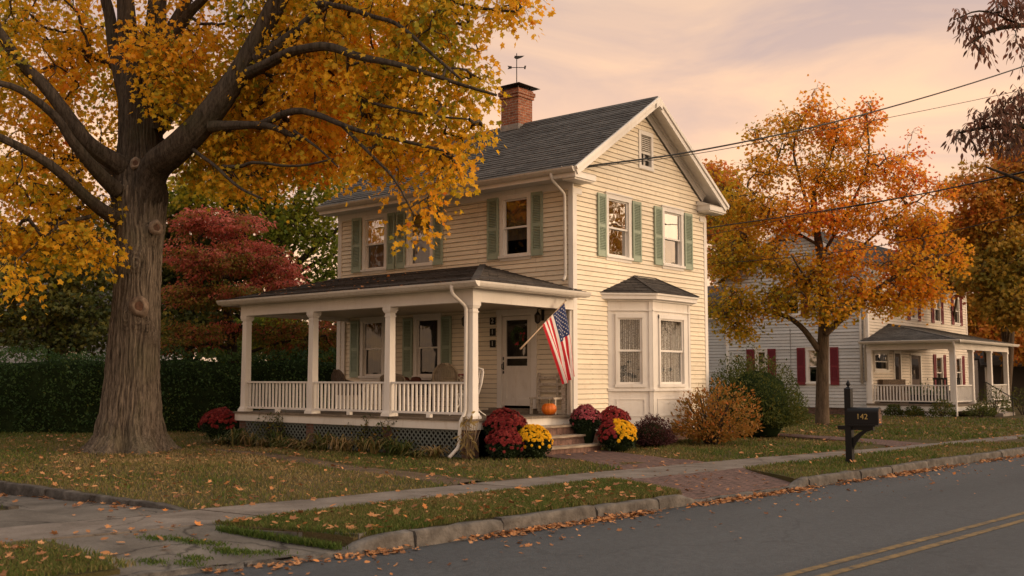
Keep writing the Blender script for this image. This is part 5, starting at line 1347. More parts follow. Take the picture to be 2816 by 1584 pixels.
# ---- crimson dogwood behind the porch end
dog = grow('dogwood_tree', 'crimson leaved small tree spreading behind the dark hedge, between big maple and porch', 'tree', (-12.799,0.617,0.473),
    [([(-12.799,0.617,0.473), (-12.846,0.578,2.098), (-12.983,0.463,3.267), (-13.216,0.398,3.980)], 0.20, 0.10), ([(-12.926,0.511,2.565), (-12.154,0.767,3.482), (-11.464,1.085,3.932), (-10.855,1.465,4.040)], 0.10, 0.03), ([(-13.077,0.384,3.502), (-13.330,-0.089,4.660), (-13.440,-0.312,5.589)], 0.09, 0.03), ([(-13.119,0.479,3.626), (-13.218,0.788,5.081), (-13.397,1.030,6.088)], 0.08, 0.03), ([(-12.792,0.493,2.328), (-13.030,-0.229,2.547), (-13.285,-0.965,2.193)], 0.06, 0.02), ([(-12.505,0.472,3.250), (-12.388,1.484,4.602), (-12.113,1.846,5.213)], 0.06, 0.02), ([(-12.828,0.593,2.098), (-11.688,1.289,2.558), (-10.721,1.970,2.670)], 0.06, 0.02)],
    [B((-13.357,-0.112,6.075), (1.01, 1.01, 0.45), 1.2), B((-13.228,0.910,6.059), (0.90, 0.90, 0.39), 1), B((-13.434,-0.568,5.095), (0.78, 0.90, 0.50), 1), B((-12.610,0.776,5.154), (1.01, 1.12, 0.45), 1.2), B((-12.725,-0.234,4.839), (1.01, 1.01, 0.50), 1.2), B((-11.972,1.312,4.680), (0.78, 0.90, 0.45), 1), B((-11.274,1.506,4.182), (0.56, 0.67, 0.34), 0.8), B((-12.011,0.104,3.900), (1.12, 1.01, 0.39), 1.1), B((-13.147,-0.719,3.908), (0.78, 0.78, 0.39), .9), B((-11.386,0.890,3.686), (0.67, 0.67, 0.28), 0.6), B((-11.059,1.947,2.911), (1.01, 1.01, 0.56), 1.0), B((-11.852,1.412,2.681), (0.90, 0.90, 0.56), .8), B((-12.863,-0.350,2.883), (1.01, 1.01, 0.45), .8), B((-10.647,2.814,2.575), (0.56, 0.56, 0.56), .5), B((-13.474,-0.863,2.769), (0.67, 0.67, 0.56), .5)],
    560, 54, 0.095, OVAL, M['red_leaf'], M['dark_bark'], seed=33, spray=0.34, flat=0.16, droop=0.2, dmin=0.17, gap=0.42, gapf=1.5, huefreq=1.5, hue_amp=0.26, hue_jit=0.14, hue_dir=((0, 0, 0.12), (0, 0, 4.3)))
# ---- tall green-gold trees behind the house
def back_tree(label, base, d, crown, seed, mat, nc=420, lpc=40, ls=0.16, bark_='dark_bark', tmpl=MAPLE, group=None, spray=0.7, gap=0.5, dmin=0.4, extra=(), r0=0.3, name='broadleaf_tree', huedir=None, flat=0.35):
    b = np.array(base); cs_ = [np.array(c[0]) for c in crown]
    top = max(cs_, key=lambda c: c[2])
    trunk_top = b + (top - b) * np.array([0.5, 0.5, 0.8])
    limbs = [([tuple(b), tuple(b + (trunk_top - b) * 0.4 + np.array([0.1, 0.1, 0])), tuple(b + (trunk_top - b) * 0.7), tuple(trunk_top)], r0, r0 * 0.3)]
    for i, c in enumerate(cs_):
        f = 0.3 + 0.35 * ((i * 0.37) % 1); s = b + (trunk_top - b) * f
        limbs.append(([tuple(s), tuple(s + (c - s) * 0.45 + np.array([0, 0, 0.12 * np.linalg.norm(c - s)])), tuple(c)], r0 * 0.35, r0 * 0.08))
    return grow(name, label, 'tree', tuple(base), limbs + list(extra), crown, nc, lpc, ls, tmpl, mat, M[bark_], seed=seed, spray=spray, flat=flat, droop=0.35, hue_amp=0.3, dmin=dmin, gap=gap, gapf=0.6, group=group, twig_r=0.010, huefreq=0.35, rmax=0.12, hue_dir=huedir)
back_tree('green and gold tall tree with dark trunk directly left of the house roof', (-17.664,5.934,-0.336), 38,
    [B((-18.517,3.913,9.046), (2.2, 2.2, 1.5), 1.2), B((-17.818,5.805,10.142), (2.2, 2.2, 1.5), 1.3), B((-15.891,6.116,8.613), (1.8, 1.8, 1.2), 1.2), B((-16.307,5.768,7.032), (1.6, 1.6, 1.0), 1.0), B((-15.424,6.508,5.890), (1.3, 1.3, 1.0), 0.9), B((-15.842,6.157,4.612), (1.2, 1.2, 0.8), 0.7), B((-18.823,6.267,7.633), (1.6, 1.6, 1.2), 0.9), B((-19.585,5.628,12.057), (2.6, 2.6, 1.5), 1), B((-17.560,8.632,10.753), (1.8, 1.8, 1.3), .8), B((-21.134,4.328,8.541), (1.4, 1.4, 1.2), .7)],
    44, M['green_leaf'], 400, 34, 0.15, spray=0.66, gap=0.70, dmin=0.36, r0=0.36, huedir=((0, 0, 0.045), (0, 0, 8.0)),
    extra=[([(-18.707,4.406,5.085), (-18.809,4.321,7.688), (-18.940,4.210,8.855), (-19.192,3.999,10.470)], 0.24, 0.12), ([(-18.592,5.156,6.008), (-18.794,4.986,8.065), (-18.936,4.867,9.844)], 0.20, 0.1), ([(-17.333,5.560,4.797), (-16.183,5.871,5.890), (-14.911,6.417,6.831)], 0.18, 0.06)])
back_tree('olive green tree beyond the hedge, left of the big maple trunk', (-23.049,0.111,-0.288), 37,
    [B((-22.843,-1.022,4.665), (2.2, 2.2, 1.0), 1), B((-22.079,0.271,5.269), (1.8, 1.8, 1.0), 1), B((-22.516,-1.400,3.537), (2.0, 2.0, 0.8), 1), B((-20.868,-0.018,3.807), (1.5, 1.5, 0.8), 1), B((-23.237,-0.048,6.175), (2.2, 2.2, 1.2), 1), B((-20.060,0.007,2.975), (1.1, 1.1, 0.5), 0.6), B((-25.360,-0.523,7.034), (2.0, 2.0, 1.2), .8), B((-23.132,1.346,7.181), (1.6, 1.6, 1.0), .7), B((-21.584,-1.272,2.843), (1.6, 1.6, 0.4), 0.7)],
    52, M['olive_leaf'], 420, 40, 0.14, spray=0.62, gap=0.62, dmin=0.36, flat=0.14)
back_tree('dark evergreen tree seen behind the crimson dogwood', (-21.946,4.952,-0.433), 40,
    [B((-22.460,4.521,7.480), (1.6, 1.6, 1.4), 1), B((-21.969,4.280,5.276), (1.8, 1.8, 1.2), 1), B((-21.259,4.223,3.441), (2.0, 2.0, 1.0), 1), B((-20.090,5.857,3.465), (2.0, 2.0, 1.0), 1), B((-19.118,7.325,3.795), (1.6, 1.6, 1.0), .8), B((-17.947,8.308,3.338), (1.2, 1.2, 0.8), .6), B((-21.265,5.523,6.399), (1.5, 1.5, 0.9), 1), B((-20.207,6.411,6.245), (1.4, 1.4, 0.9), .9), B((-21.000,5.746,4.711), (1.4, 1.4, 0.9), .9)],
    57, M['olive_leaf'], 480, 42, 0.16, spray=0.6, gap=0.4, dmin=0.36, flat=0.18)
back_tree('small yellow green tree right behind the porch end, over the hedge', (-13.031,3.295,0.029), 33,
    [B((-13.040,2.635,2.254), (1.2, 1.2, 0.6), 1), B((-12.286,3.267,2.377), (1.0, 1.0, 0.6), 1), B((-13.839,2.617,3.017), (1.0, 1.0, 0.5), .8), B((-13.564,1.542,2.121), (1.0, 1.0, 0.5), .8)],
    58, M['green_leaf'], 200, 40, 0.11, spray=0.4, gap=0.4, dmin=0.24, r0=0.12, name='small_tree')

# ---- hedge
def hedge(name, label, cat, a, b, h, w, n, lsize, mat, seed, group=None):
    rg = np.random.default_rng(seed); a, b = np.array(a, float), np.array(b, float); d = b - a; L = np.linalg.norm(d); d = d / L; nr = np.array([-d[1], d[0], 0])
    root = thing(name, tuple((a + b) / 2), label, cat, group)
    mb = MB(); nu, prof = int(L / 0.35), [(-0.42, 0.0), (-0.44, 0.5), (-0.40, 0.85), (-0.2, 0.93), (0.2, 0.93), (0.4, 0.85), (0.42, 0.0)]
    pts = []
    for i in range(nu):
        t = i / (nu - 1)
        for s, z in prof:
            p = a + d * L * t + nr * (s * w) + np.array([0, 0, z * h]); p = p + nr * 0.1 * math.sin(3 * t * L + z * 4) + np.array([0, 0, 0.06 * math.sin(2.1 * t * L + s)]) * z; pts.append(tuple(p))
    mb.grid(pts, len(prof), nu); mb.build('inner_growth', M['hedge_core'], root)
    t = rg.uniform(0, 1, n); th = rg.uniform(0, 1, n)
    side = np.where(th < 0.42, -1, np.where(th < 0.84, 1, 0)); z = np.where(side == 0, 1.0, rg.uniform(0.0, 1.0, n)); s = np.where(side == 0, rg.uniform(-0.5, 0.5, n), side * 0.5)
    P = a + d * (L * t)[:, None] + nr * (s * w)[:, None] + np.array([0, 0, 1.0]) * (z * h)[:, None]
    off = 0.16 * lumps(P, 1.3, seed) + 0.10 * lumps(P, 4.0, seed + 1) + rg.normal(size=n) * 0.055 + (rg.uniform(size=n) < 0.04) * 0.12
    nrm = nr * side[:, None] * 1.0 + np.array([0, 0, 1.0]) * (side == 0)[:, None] + 1e-6
    P = P + nrm * off[:, None]; P[:, 2] = np.maximum(P[:, 2], 0.03)
    ax = nrm * 0.7 + rg.normal(size=(n, 3)) * 0.6 + np.array([0, 0, 0.3]); nn = nrm * 0.6 + rg.normal(size=(n, 3)) * 0.6 + np.array([0, 0, 0.5])
    link_leaves('foliage', root, P, ax, nn, lsize * rg.uniform(0.7, 1.3, n), OVAL, mat, 0.45 + 0.25 * lumps(P, 2.0, seed + 3) + rg.normal(size=n) * 0.18)
    return root
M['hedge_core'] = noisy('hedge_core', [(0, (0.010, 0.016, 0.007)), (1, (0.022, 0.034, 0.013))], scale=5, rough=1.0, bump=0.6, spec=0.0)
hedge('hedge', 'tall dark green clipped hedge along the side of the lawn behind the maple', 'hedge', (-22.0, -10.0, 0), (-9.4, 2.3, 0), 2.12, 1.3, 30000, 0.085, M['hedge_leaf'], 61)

# ---- street maple in front of the white house
rt = grow('maple_tree', 'orange maple with a single straight trunk in front of the white house', 'tree', (-1.01, 14.81, 0),
    [([(-1.01, 14.81, -0.1), (-1.003,14.823,0.875), (-0.951,14.867,2.549), (-0.873,14.932,3.977), (-0.983,14.970,5.557), (-1.155,14.956,6.628), (-1.183,14.933,7.826)], 0.25, 0.09),
     ([(-0.852,14.819,2.933), (-0.135,14.899,3.556), (0.719,15.093,4.292), (1.750,15.437,5.013), (2.436,15.620,5.356)], 0.13, 0.035), ([(-1.052,14.782,2.420), (-1.537,14.245,3.386), (-2.183,13.441,3.697), (-2.875,12.600,3.748)], 0.12, 0.03),
     ([(-1.158,14.954,6.496), (-1.575,14.735,8.113), (-1.757,14.583,9.323), (-1.330,14.941,10.405)], 0.07, 0.02), ([(-1.176,14.940,7.693), (-0.669,15.234,8.742), (-0.445,15.422,9.815)], 0.06, 0.02), ([(-0.933,15.012,5.557), (-0.120,15.434,7.110), (0.413,15.881,8.567), (0.348,15.827,10.167)], 0.07, 0.02), ([(-0.929,15.016,4.769), (0.063,16.240,5.992), (1.105,17.114,7.193)], 0.07, 0.02), ([(-1.020,15.070,5.833), (-1.929,13.916,6.583), (-2.710,13.260,7.771)], 0.06, 0.02), ([(-0.974,14.978,4.507), (-2.324,14.368,5.073), (-3.224,13.613,5.871)], 0.06, 0.02), ([(-0.888,14.920,3.716), (-0.268,16.614,4.309), (0.503,18.567,4.390)], 0.06, 0.02), ([(-0.903,14.907,3.977), (-0.760,13.069,4.741), (-0.686,12.087,5.273)], 0.06, 0.02)],
    [B((-1.197,15.052,10.948), (0.22, 0.25, 0.55), 0.22), B((0.328,16.071,10.421), (0.2, 0.22, 0.5), 0.18), B((-1.750,14.458,10.109), (0.22, 0.22, 0.45), 0.16), B((-2.931,13.336,9.479), (0.2, 0.2, 0.45), 0.14), B((1.534,16.821,9.232), (0.25, 0.25, 0.5), 0.2), B((2.259,17.169,7.603), (0.25, 0.25, 0.4), 0.2), B((-1.179,15.067,10.269), (0.55, 0.6, 0.6), 0.5), B((-1.800,14.546,9.728), (0.8, 0.9, 0.7), 0.9), B((-0.448,15.420,9.680), (1.0, 1.1, 0.8), 1.2), B((0.323,16.067,10.218), (0.4, 0.4, 0.55), .35), B((-2.677,13.549,9.546), (0.45, 0.5, 0.35), .3), B((-2.289,13.875,8.475), (0.9, 1.0, 0.7), 1.1), B((-0.699,14.948,8.168), (1.3, 1.4, 0.8), 1.8), B((0.711,16.131,8.434), (1.0, 1.1, 0.75), 1.3), B((1.397,16.706,7.771), (0.7, 0.8, 0.7), .9), B((-2.720,13.252,7.110), (0.9, 1.0, 0.7), 1.1), B((-1.351,13.879,6.784), (1.2, 1.2, 0.7), 1.6), B((0.130,15.122,6.784), (1.2, 1.2, 0.7), 1.6), B((1.671,16.153,6.364), (1.0, 1.0, 0.7), 1.4), B((-3.142,12.898,5.534), (0.8, 0.9, 0.8), 1.2), B((-1.681,13.341,5.334), (1.1, 1.1, 0.7), 1.4), B((0.044,14.266,5.288), (1.0, 1.0, 0.6), 1.2), B((1.584,15.558,5.034), (1.1, 1.1, 0.65), 1.4), B((2.529,16.873,5.462), (0.5, 0.6, 0.6), .7), B((-3.064,12.963,3.969), (0.9, 1.0, 0.6), 1.5), B((-1.615,13.135,3.911), (0.9, 0.9, 0.55), 1.4), B((1.125,15.695,4.053), (1.0, 1.0, 0.45), 1.2), B((1.915,16.358,4.437), (0.7, 0.7, 0.4), .8), B((-2.978,13.036,3.062), (0.7, 0.7, 0.28), .6), B((-0.290,13.724,3.757), (0.9, 0.8, 0.45), 1.1), B((0.408,14.572,4.275), (0.8, 0.8, 0.4), .9), B((-0.910,13.987,4.693), (1.0, 1.0, 0.5), 1.2), B((-4.289,14.547,7.720), (0.7, 0.7, 1.2), .7)],
    1120, 28, 0.10, MAPLE, M['orange_leaf'], M['brown_bark'], seed=72, spray=0.40, flat=0.40, droop=0.35, dmin=0.20, gap=0.36, gapf=1.35, huefreq=0.6, twig_r=0.010, hue_jit=0.10, hue_dir=((0.03, 0.03, 0.05), (0.5, 15.5, 6.0)), up=0.35)
# ---- oak reaching in from the right
oak = grow('oak_tree', 'brown leaved oak reaching in from the right edge of the street', 'tree', (9.472,9.123,-1.151),
    [([(9.472,9.123,-1.151), (9.535,9.175,1.946), (9.614,9.242,5.474), (9.452,9.106,8.181), (9.425,9.083,10.943)], 0.38, 0.16), ([(9.640,9.264,5.295), (8.818,7.790,6.243), (7.942,6.534,6.762), (7.212,5.399,6.836), (6.565,4.595,6.577)], 0.13, 0.02), ([(9.547,9.186,7.999), (8.726,7.191,8.590), (7.972,5.776,8.909), (7.315,4.702,8.687), (6.989,4.168,8.286)], 0.12, 0.015), ([(7.641,5.237,8.840), (7.168,4.449,9.071), (6.786,3.867,8.750)], 0.03, 0.01), ([(9.608,9.237,3.698), (8.566,8.885,4.999), (7.393,8.423,5.797), (6.230,7.708,6.394)], 0.12, 0.02)],
    [B((7.612,4.951,9.149), (0.5, 0.5, 0.24), 0.9), B((7.063,4.230,8.701), (0.3, 0.3, 0.16), .35), B((7.173,4.322,8.203), (0.2, 0.2, 0.14), .22), B((6.882,4.077,8.868), (0.18, 0.2, 0.14), .2), B((7.683,5.011,8.435), (0.25, 0.3, 0.2), .35), B((7.730,5.050,7.934), (0.15, 0.2, 0.15), .12),
     B((7.482,5.625,7.262), (0.45, 0.5, 0.35), .9), B((7.054,5.136,6.981), (0.4, 0.4, 0.25), .7), B((6.566,4.596,6.619), (0.3, 0.3, 0.14), .4), B((7.332,5.500,6.582), (0.5, 0.5, 0.25), .9), B((6.943,4.912,6.535), (0.3, 0.3, 0.15), .35), B((8.438,6.950,7.891), (1.2, 1.2, 1.0), 0.7), B((8.857,7.562,9.720), (1.3, 1.3, 1.0), 0.6), B((9.297,8.976,7.726), (2.0, 2.0, 1.8), 0.7)],
    205, 12, 0.16, SPEAR, M['oak_leaf'], M['dark_bark'], seed=81, spray=0.20, flat=0.6, hang=1.7, droop=0.8, dmin=0.13, gap=0.0, up=0.0, hue_dir=((0, 0, 0.0), (0, 0, 0)))
GB = 'autumn trees beyond the white house'
back_tree('bronze tree behind the oak branches at the right edge', (-0.274,32.275,-0.771), 47,
    [B((0.642,31.738,10.881), (1.8, 1.8, 0.8), 1), B((-0.606,30.691,9.984), (1.3, 1.3, 0.7), 1), B((0.588,32.998,9.255), (1.6, 1.6, 1.0), 1), B((-0.678,31.936,8.527), (1.5, 1.5, 1.0), 1), B((0.789,31.861,6.957), (1.8, 1.8, 1.2), 1.2), B((-0.181,31.047,6.073), (1.4, 1.4, 1.0), 1), B((0.993,30.727,4.768), (1.5, 1.5, 0.9), 1), B((1.213,33.522,11.452), (2.0, 2.0, 1.5), 1)],
    91, M['rust_leaf'], 480, 44, 0.17, spray=0.55, gap=0.45, dmin=0.33, group=None, bark_='brown_bark')
back_tree('orange brown tree standing right of the white house porch', (-3.914,43.580,-0.651), 58,
    [B((-3.930,42.261,5.640), (1.8, 1.8, 1.4), 1), B((-2.640,43.344,4.336), (2.0, 2.0, 1.2), 1), B((-4.152,43.380,8.381), (1.6, 1.6, 1.4), 1), B((-2.767,45.848,7.140), (2.2, 2.2, 1.6), 1), B((-1.150,41.983,3.401), (1.6, 1.6, 0.8), .7), B((-3.347,41.445,4.074), (1.2, 1.2, 0.8), .6)],
    93, M['rust_leaf'], 360, 44, 0.22, spray=0.75, gap=0.35, dmin=0.45, bark_='brown_bark', huedir=((0, 0, -0.03), (0, 0, 6)))
back_tree('scarlet leaved tree behind the orange street maple, over the white house roof', (-3.495,36.099,-0.428), 52,
    [B((-2.782,34.086,7.432), (1.4, 1.6, 1.0), 1), B((-2.058,33.388,6.372), (1.0, 1.2, 0.7), 1), B((-3.679,34.639,8.337), (1.4, 1.6, 1.0), .8)],
    95, M['red_leaf'], 150, 44, 0.2, spray=0.6, gap=0.3, dmin=0.4, bark_='brown_bark', huedir=((0, 0, 0.02), (0, 0, 4)))
back_tree('amber tree peeping over the rear corner of the cream house', (-9.841,25.553,-0.280), 48,
    [B((-9.904,24.194,10.352), (0.9, 1.0, 1.0), 1), B((-9.514,24.522,8.527), (1.5, 1.5, 1.2), 1), B((-9.125,24.848,6.714), (1.5, 1.5, 1.2), 1)],
    97, M['rust_leaf'], 170, 42, 0.18, spray=0.55, gap=0.3, dmin=0.38, bark_='brown_bark', huedir=((0, 0, 0.03), (0, 0, 6)))
# trees across the street, seen only in the window glass
for x, y, s in ((18.3, 27, 101), (25, 37, 103), (-20, -23, 105), (-26, -16.5, 107)):
    back_tree('yellow street tree across the road, mirrored in the gable windows' if s == 101 else ('bronze street tree across the road, mirrored in the gable windows' if s == 103 else ('thin tree near the camera side, mirrored in the porch wall windows' if s == 105 else 'broad tree beyond the left edge, mirrored in the upper porch side windows')), (x, y, 0), 0,
        [B((x, y, 7.5), (2.6, 2.6, 2.2), 1), B((x + 1.5, y - 1, 5.5), (2.2, 2.2, 1.4), 1), B((x - 1.6, y + 1, 5.8), (2.0, 2.0, 1.4), 1), B((x, y, 10), (1.6, 1.6, 1.4), .6)],
        s, M['rust_leaf'], 95, 30, 0.24, spray=0.8, gap=0.6, dmin=0.6, bark_='dark_bark')

# ---- shrubs and flowers
def shrub(name, label, cat, base, R, h, n, lsize, mat, seed, tmpl=OVAL, stems=14, squash=1.0, group=None, hollow=0.5, stem_mat=None, jag=0.16, part='foliage', core=0.0):
    rg = np.random.default_rng(seed); base = np.array(base, float); root = thing(name, tuple(base), label, cat, group)
    mb = MB()
    for i in range(stems):
        a = rg.uniform(0, 2 * math.pi); rr = rg.uniform(0.2, 0.95); q = base + np.array([math.cos(a) * R * rr, math.sin(a) * R * rr, h * (1 - 0.45 * rr * rr) * rg.uniform(0.75, 1.02)])
        p0 = base + np.array([math.cos(a) * 0.08 * R, math.sin(a) * 0.08 * R, -0.02]); mid = p0 + (q - p0) * 0.5 + np.array([0, 0, 0.1 * h])
        mb.tube([tuple(p0), tuple(mid), tuple(q)], [0.012 + 0.01 * R, 0.008 + 0.005 * R, 0.003], 5, caps=False)
    mb.build('stems', stem_mat or M['dark_bark'], root)
    if core:
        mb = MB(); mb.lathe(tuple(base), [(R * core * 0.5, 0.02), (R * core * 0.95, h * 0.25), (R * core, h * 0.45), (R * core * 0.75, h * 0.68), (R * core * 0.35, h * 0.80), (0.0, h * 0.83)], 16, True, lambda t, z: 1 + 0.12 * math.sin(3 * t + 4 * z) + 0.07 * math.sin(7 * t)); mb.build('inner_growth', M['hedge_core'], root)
    u = rvec(rg, n); u[:, 2] = np.abs(u[:, 2]) * 1.0; lowm = rg.uniform(size=n) < 0.3; u[lowm, 2] *= 0.35; u = unit(u)
    rad = 1 - hollow * rg.uniform(0, 1, n) ** 2
    jit = 1 + jag * lumps(u * 2.2, 1.6, seed + 2) + 0.6 * jag * lumps(u * 6, 1.3, seed + 4)
    P = base + np.stack([u[:, 0] * R, u[:, 1] * R, u[:, 2] * h * 0.78 + 0.20 * h * (1 - 0.0)], 1) * (rad * jit)[:, None]
    P[:, 2] = np.maximum(P[:, 2], 0.03)
    ax = u * 0.8 + rg.normal(size=(n, 3)) * 0.5 + np.array([0, 0, 0.15]); nn = rg.normal(size=(n, 3)) * 0.7 + np.array([0, 0, 0.7]) + u * 0.3
    link_leaves(part, root, P, ax, nn, lsize * rg.uniform(0.6, 1.25, n), tmpl, mat, 0.5 + 0.2 * lumps(P, 3, seed + 6) + rg.normal(size=n) * 0.16)
    return root
M['purple_leaf'] = leafmat('barberry_leaf', [(0, (0.035, 0.012, 0.014)), (0.6, (0.075, 0.022, 0.022)), (1, (0.14, 0.05, 0.03))], trans=0.15)
M['mum_leaf'] = leafmat('mum_leaf', [(0, (0.010, 0.018, 0.008)), (1, (0.030, 0.048, 0.016))], trans=0.1)
shrub('shrub', 'amber and rust leaved shrub in front of the bay window', 'shrub', (1.42, 3.25, 0), 1.0, 1.36, 3500, 0.085, M['amber_leaf'], 201, stems=46, hollow=0.75, jag=0.22)
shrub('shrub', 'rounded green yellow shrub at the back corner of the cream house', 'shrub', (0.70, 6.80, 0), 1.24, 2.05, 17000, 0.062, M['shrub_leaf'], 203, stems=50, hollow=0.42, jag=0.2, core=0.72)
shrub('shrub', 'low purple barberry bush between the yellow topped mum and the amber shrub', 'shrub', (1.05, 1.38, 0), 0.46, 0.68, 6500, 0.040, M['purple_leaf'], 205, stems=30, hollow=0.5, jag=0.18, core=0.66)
def bloom_mesh(n, P, nrm, size, seed):
    """double chrysanthemum heads: two rings of petals and a raised centre"""
    rg = np.random.default_rng(seed); V, loops, tot, rn = [], [], [], []
    nrm = unit(nrm); a = unit(np.cross(nrm, np.array([0.3, 0.2, 0.9]))); b = np.cross(nrm, a); base = 0
    k = 9
    for i in range(len(P)):
        s = size[i]; hue = rg.normal() * 0.14
        for ring, (r, lift, w) in enumerate(((1.0, 0.05, 0.34), (0.68, 0.30, 0.30), (0.36, 0.48, 0.26))):
            ph = rg.uniform(0, 1)
            for j in range(k - ring * 2):
                t = 2 * math.pi * (j + ph) / (k - ring * 2); d = a[i] * math.cos(t) + b[i] * math.sin(t); e = np.cross(nrm[i], d)
                c = P[i] + nrm[i] * (lift * s * 0.6)
                tip = c + d * r * s + nrm[i] * s * (0.10 + 0.2 * ring)
                V += [c, c + d * r * s * 0.62 + e * w * s, tip, c + d * r * s * 0.62 - e * w * s]
                loops += [base, base + 1, base + 2, base + 3]; base += 4; tot.append(4)
                rn += [0.5 + hue + 0.1 * ring + rg.normal() * 0.05] * 4
    return np.array(V), loops, tot, np.array(rn)
def mum(label, c, R, h, zc, parts, seed, pot=False):
    """parts: list of (part name, material, mask function on direction) """
    rg = np.random.default_rng(seed); c = np.array(c, float)
    root = thing('chrysanthemum', tuple(c), label, 'flowers', 'potted chrysanthemums around the front steps')
    z0 = zc
    if pot:
        mb = MB(); mb.lathe(tuple(c), [(R * 0.42, 0.0), (R * 0.5, z0 * 0.9), (R * 0.54, z0 * 0.9), (R * 0.54, z0), (R * 0.45, z0)], 20); mb.build('pot', M['pot'], root)
    n = 1500
    u = rvec(rg, n); u[:, 2] = u[:, 2] * 0.5 + 0.18; u = unit(u)
    P = c + np.array([0, 0, z0 + h * 0.30]) + np.stack([u[:, 0] * R * 0.93, u[:, 1] * R * 0.93, np.where(u[:, 2] > 0, u[:, 2] * h * 0.62, u[:, 2] * (h * 0.36 + (0 if pot else z0)))], 1) * rg.uniform(0.75, 1.0, (n, 1))
    P[:, 2] = np.maximum(P[:, 2], c[2] + 0.02)
    link_leaves('foliage', root, P, u + rg.normal(size=(n, 3)) * 0.5, rg.normal(size=(n, 3)) + u, 0.055 * rg.uniform(0.7, 1.3, n), OAK, M['mum_leaf'], rg.uniform(0, 1, n))
    # dark heart so that the plant is not see-through
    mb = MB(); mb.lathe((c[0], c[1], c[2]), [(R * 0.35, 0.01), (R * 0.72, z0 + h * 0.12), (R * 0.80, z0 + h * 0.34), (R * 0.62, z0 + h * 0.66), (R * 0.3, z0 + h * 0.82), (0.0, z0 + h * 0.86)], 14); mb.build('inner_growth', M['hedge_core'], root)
    m = 430
    i = np.arange(m) + 0.5; ph = np.arccos(1 - 0.98 * i / m); th = math.pi * (1 + 5 ** 0.5) * i
    d = np.stack([np.cos(th) * np.sin(ph), np.sin(th) * np.sin(ph), np.cos(ph)], 1) + rg.normal(size=(m, 3)) * 0.045; d = unit(d)
    edge_ = rg.uniform(size=m) < (1.0 - 0.72 * (d[:, 2] < 0.30) - 0.10); d = d[edge_]
    Q = c + np.array([0, 0, z0 + h * 0.28]) + np.stack([d[:, 0] * R, d[:, 1] * R, d[:, 2] * h * 0.72], 1) * (1 + 0.10 * lumps(d * 1.6, 1.5, seed)[:, None] + rg.normal(size=(len(d), 1)) * 0.012)
    nn = unit(d * np.array([1, 1, 1.2]) + rg.normal(size=d.shape) * 0.18)
    for pn, mat, mask, lab in parts:
        s = mask(d)
        V, lp, tt, rn = bloom_mesh(0, Q[s], nn[s], R * 0.105 * rg.uniform(0.75, 1.2, s.sum()), seed + 7)
        me = np_mesh(pn, V - np.array(origin_of(root)), lp, np.arange(len(tt)) * 4, tt, attrs={'rnd': np.clip(rn, 0, 1)}, mats=[mat])
        o = bpy.data.objects.new(pn, me); col.objects.link(o); o.parent = root; ORI[o.name] = origin_of(root)
        if lab: o['label'] = lab
    return root
M['pot'] = plain('dark_planter', (0.035, 0.024, 0.018), 0.8)
M['mum_crimson'] = leafmat('crimson_bloom', [(0, (0.085, 0.007, 0.009)), (0.6, (0.23, 0.020, 0.021)), (1, (0.42, 0.085, 0.065))], trans=0.15)
M['mum_pink'] = leafmat('pink_bloom', [(0, (0.17, 0.020, 0.035)), (0.6, (0.40, 0.075, 0.10)), (1, (0.58, 0.20, 0.20))], trans=0.15)
M['mum_red'] = leafmat('rose_red_bloom', [(0, (0.13, 0.012, 0.014)), (0.6, (0.33, 0.035, 0.036)), (1, (0.50, 0.10, 0.075))], trans=0.15)
M['mum_yellow'] = leafmat('yellow_bloom', [(0, (0.55, 0.26, 0.008)), (0.5, (0.86, 0.50, 0.010)), (1, (0.92, 0.62, 0.03))], trans=0.15)
allm = lambda d: np.ones(len(d), bool)
mum('raised crimson chrysanthemum mound beside the porch corner post', (0.36, -2.66, 0), 0.42, 0.50, 0.38, [('blooms', M['mum_crimson'], allm, None)], 301, pot=True)
mum('low crimson chrysanthemum on the grass, left of the all yellow one', (0.66, -2.98, 0), 0.36, 0.52, 0.06, [('blooms', M['mum_crimson'], allm, None)], 303)
mum('all yellow chrysanthemum left of the brick steps', (0.95, -2.52, 0), 0.34, 0.53, 0.10, [('blooms', M['mum_yellow'], allm, None)], 305)
mum('pink chrysanthemum at the top right of the brick steps', (0.50, -0.28, 0), 0.32, 0.52, 0.42, [('blooms', M['mum_pink'], allm, None)], 307, pot=True)
mum('rose red chrysanthemum against the gable wall, behind the half yellow one', (0.62, 0.55, 0), 0.35, 0.50, 0.38, [('blooms', M['mum_red'], allm, None)], 309, pot=True)
sidev = np.array([math.cos(YAW), math.sin(YAW), 0])
mum('half red half yellow chrysanthemum at the foot of the brick steps', (1.18, -0.10, 0), 0.40, 0.56, 0.12, [('red_blooms', M['mum_red'], lambda d: (d @ sidev) < -0.22 - 0.0 * d[:, 2], 'dusty red blooms on the left side'), ('yellow_blooms', M['mum_yellow'], lambda d: (d @ sidev) >= -0.22, 'bright yellow blooms on the right side')], 311)
mum('dull red flowering mound at the far left end of the porch', (-7.72, -3.35, 0), 0.46, 0.55, 0.22, [('blooms', M['mum_crimson'], allm, None)], 313)
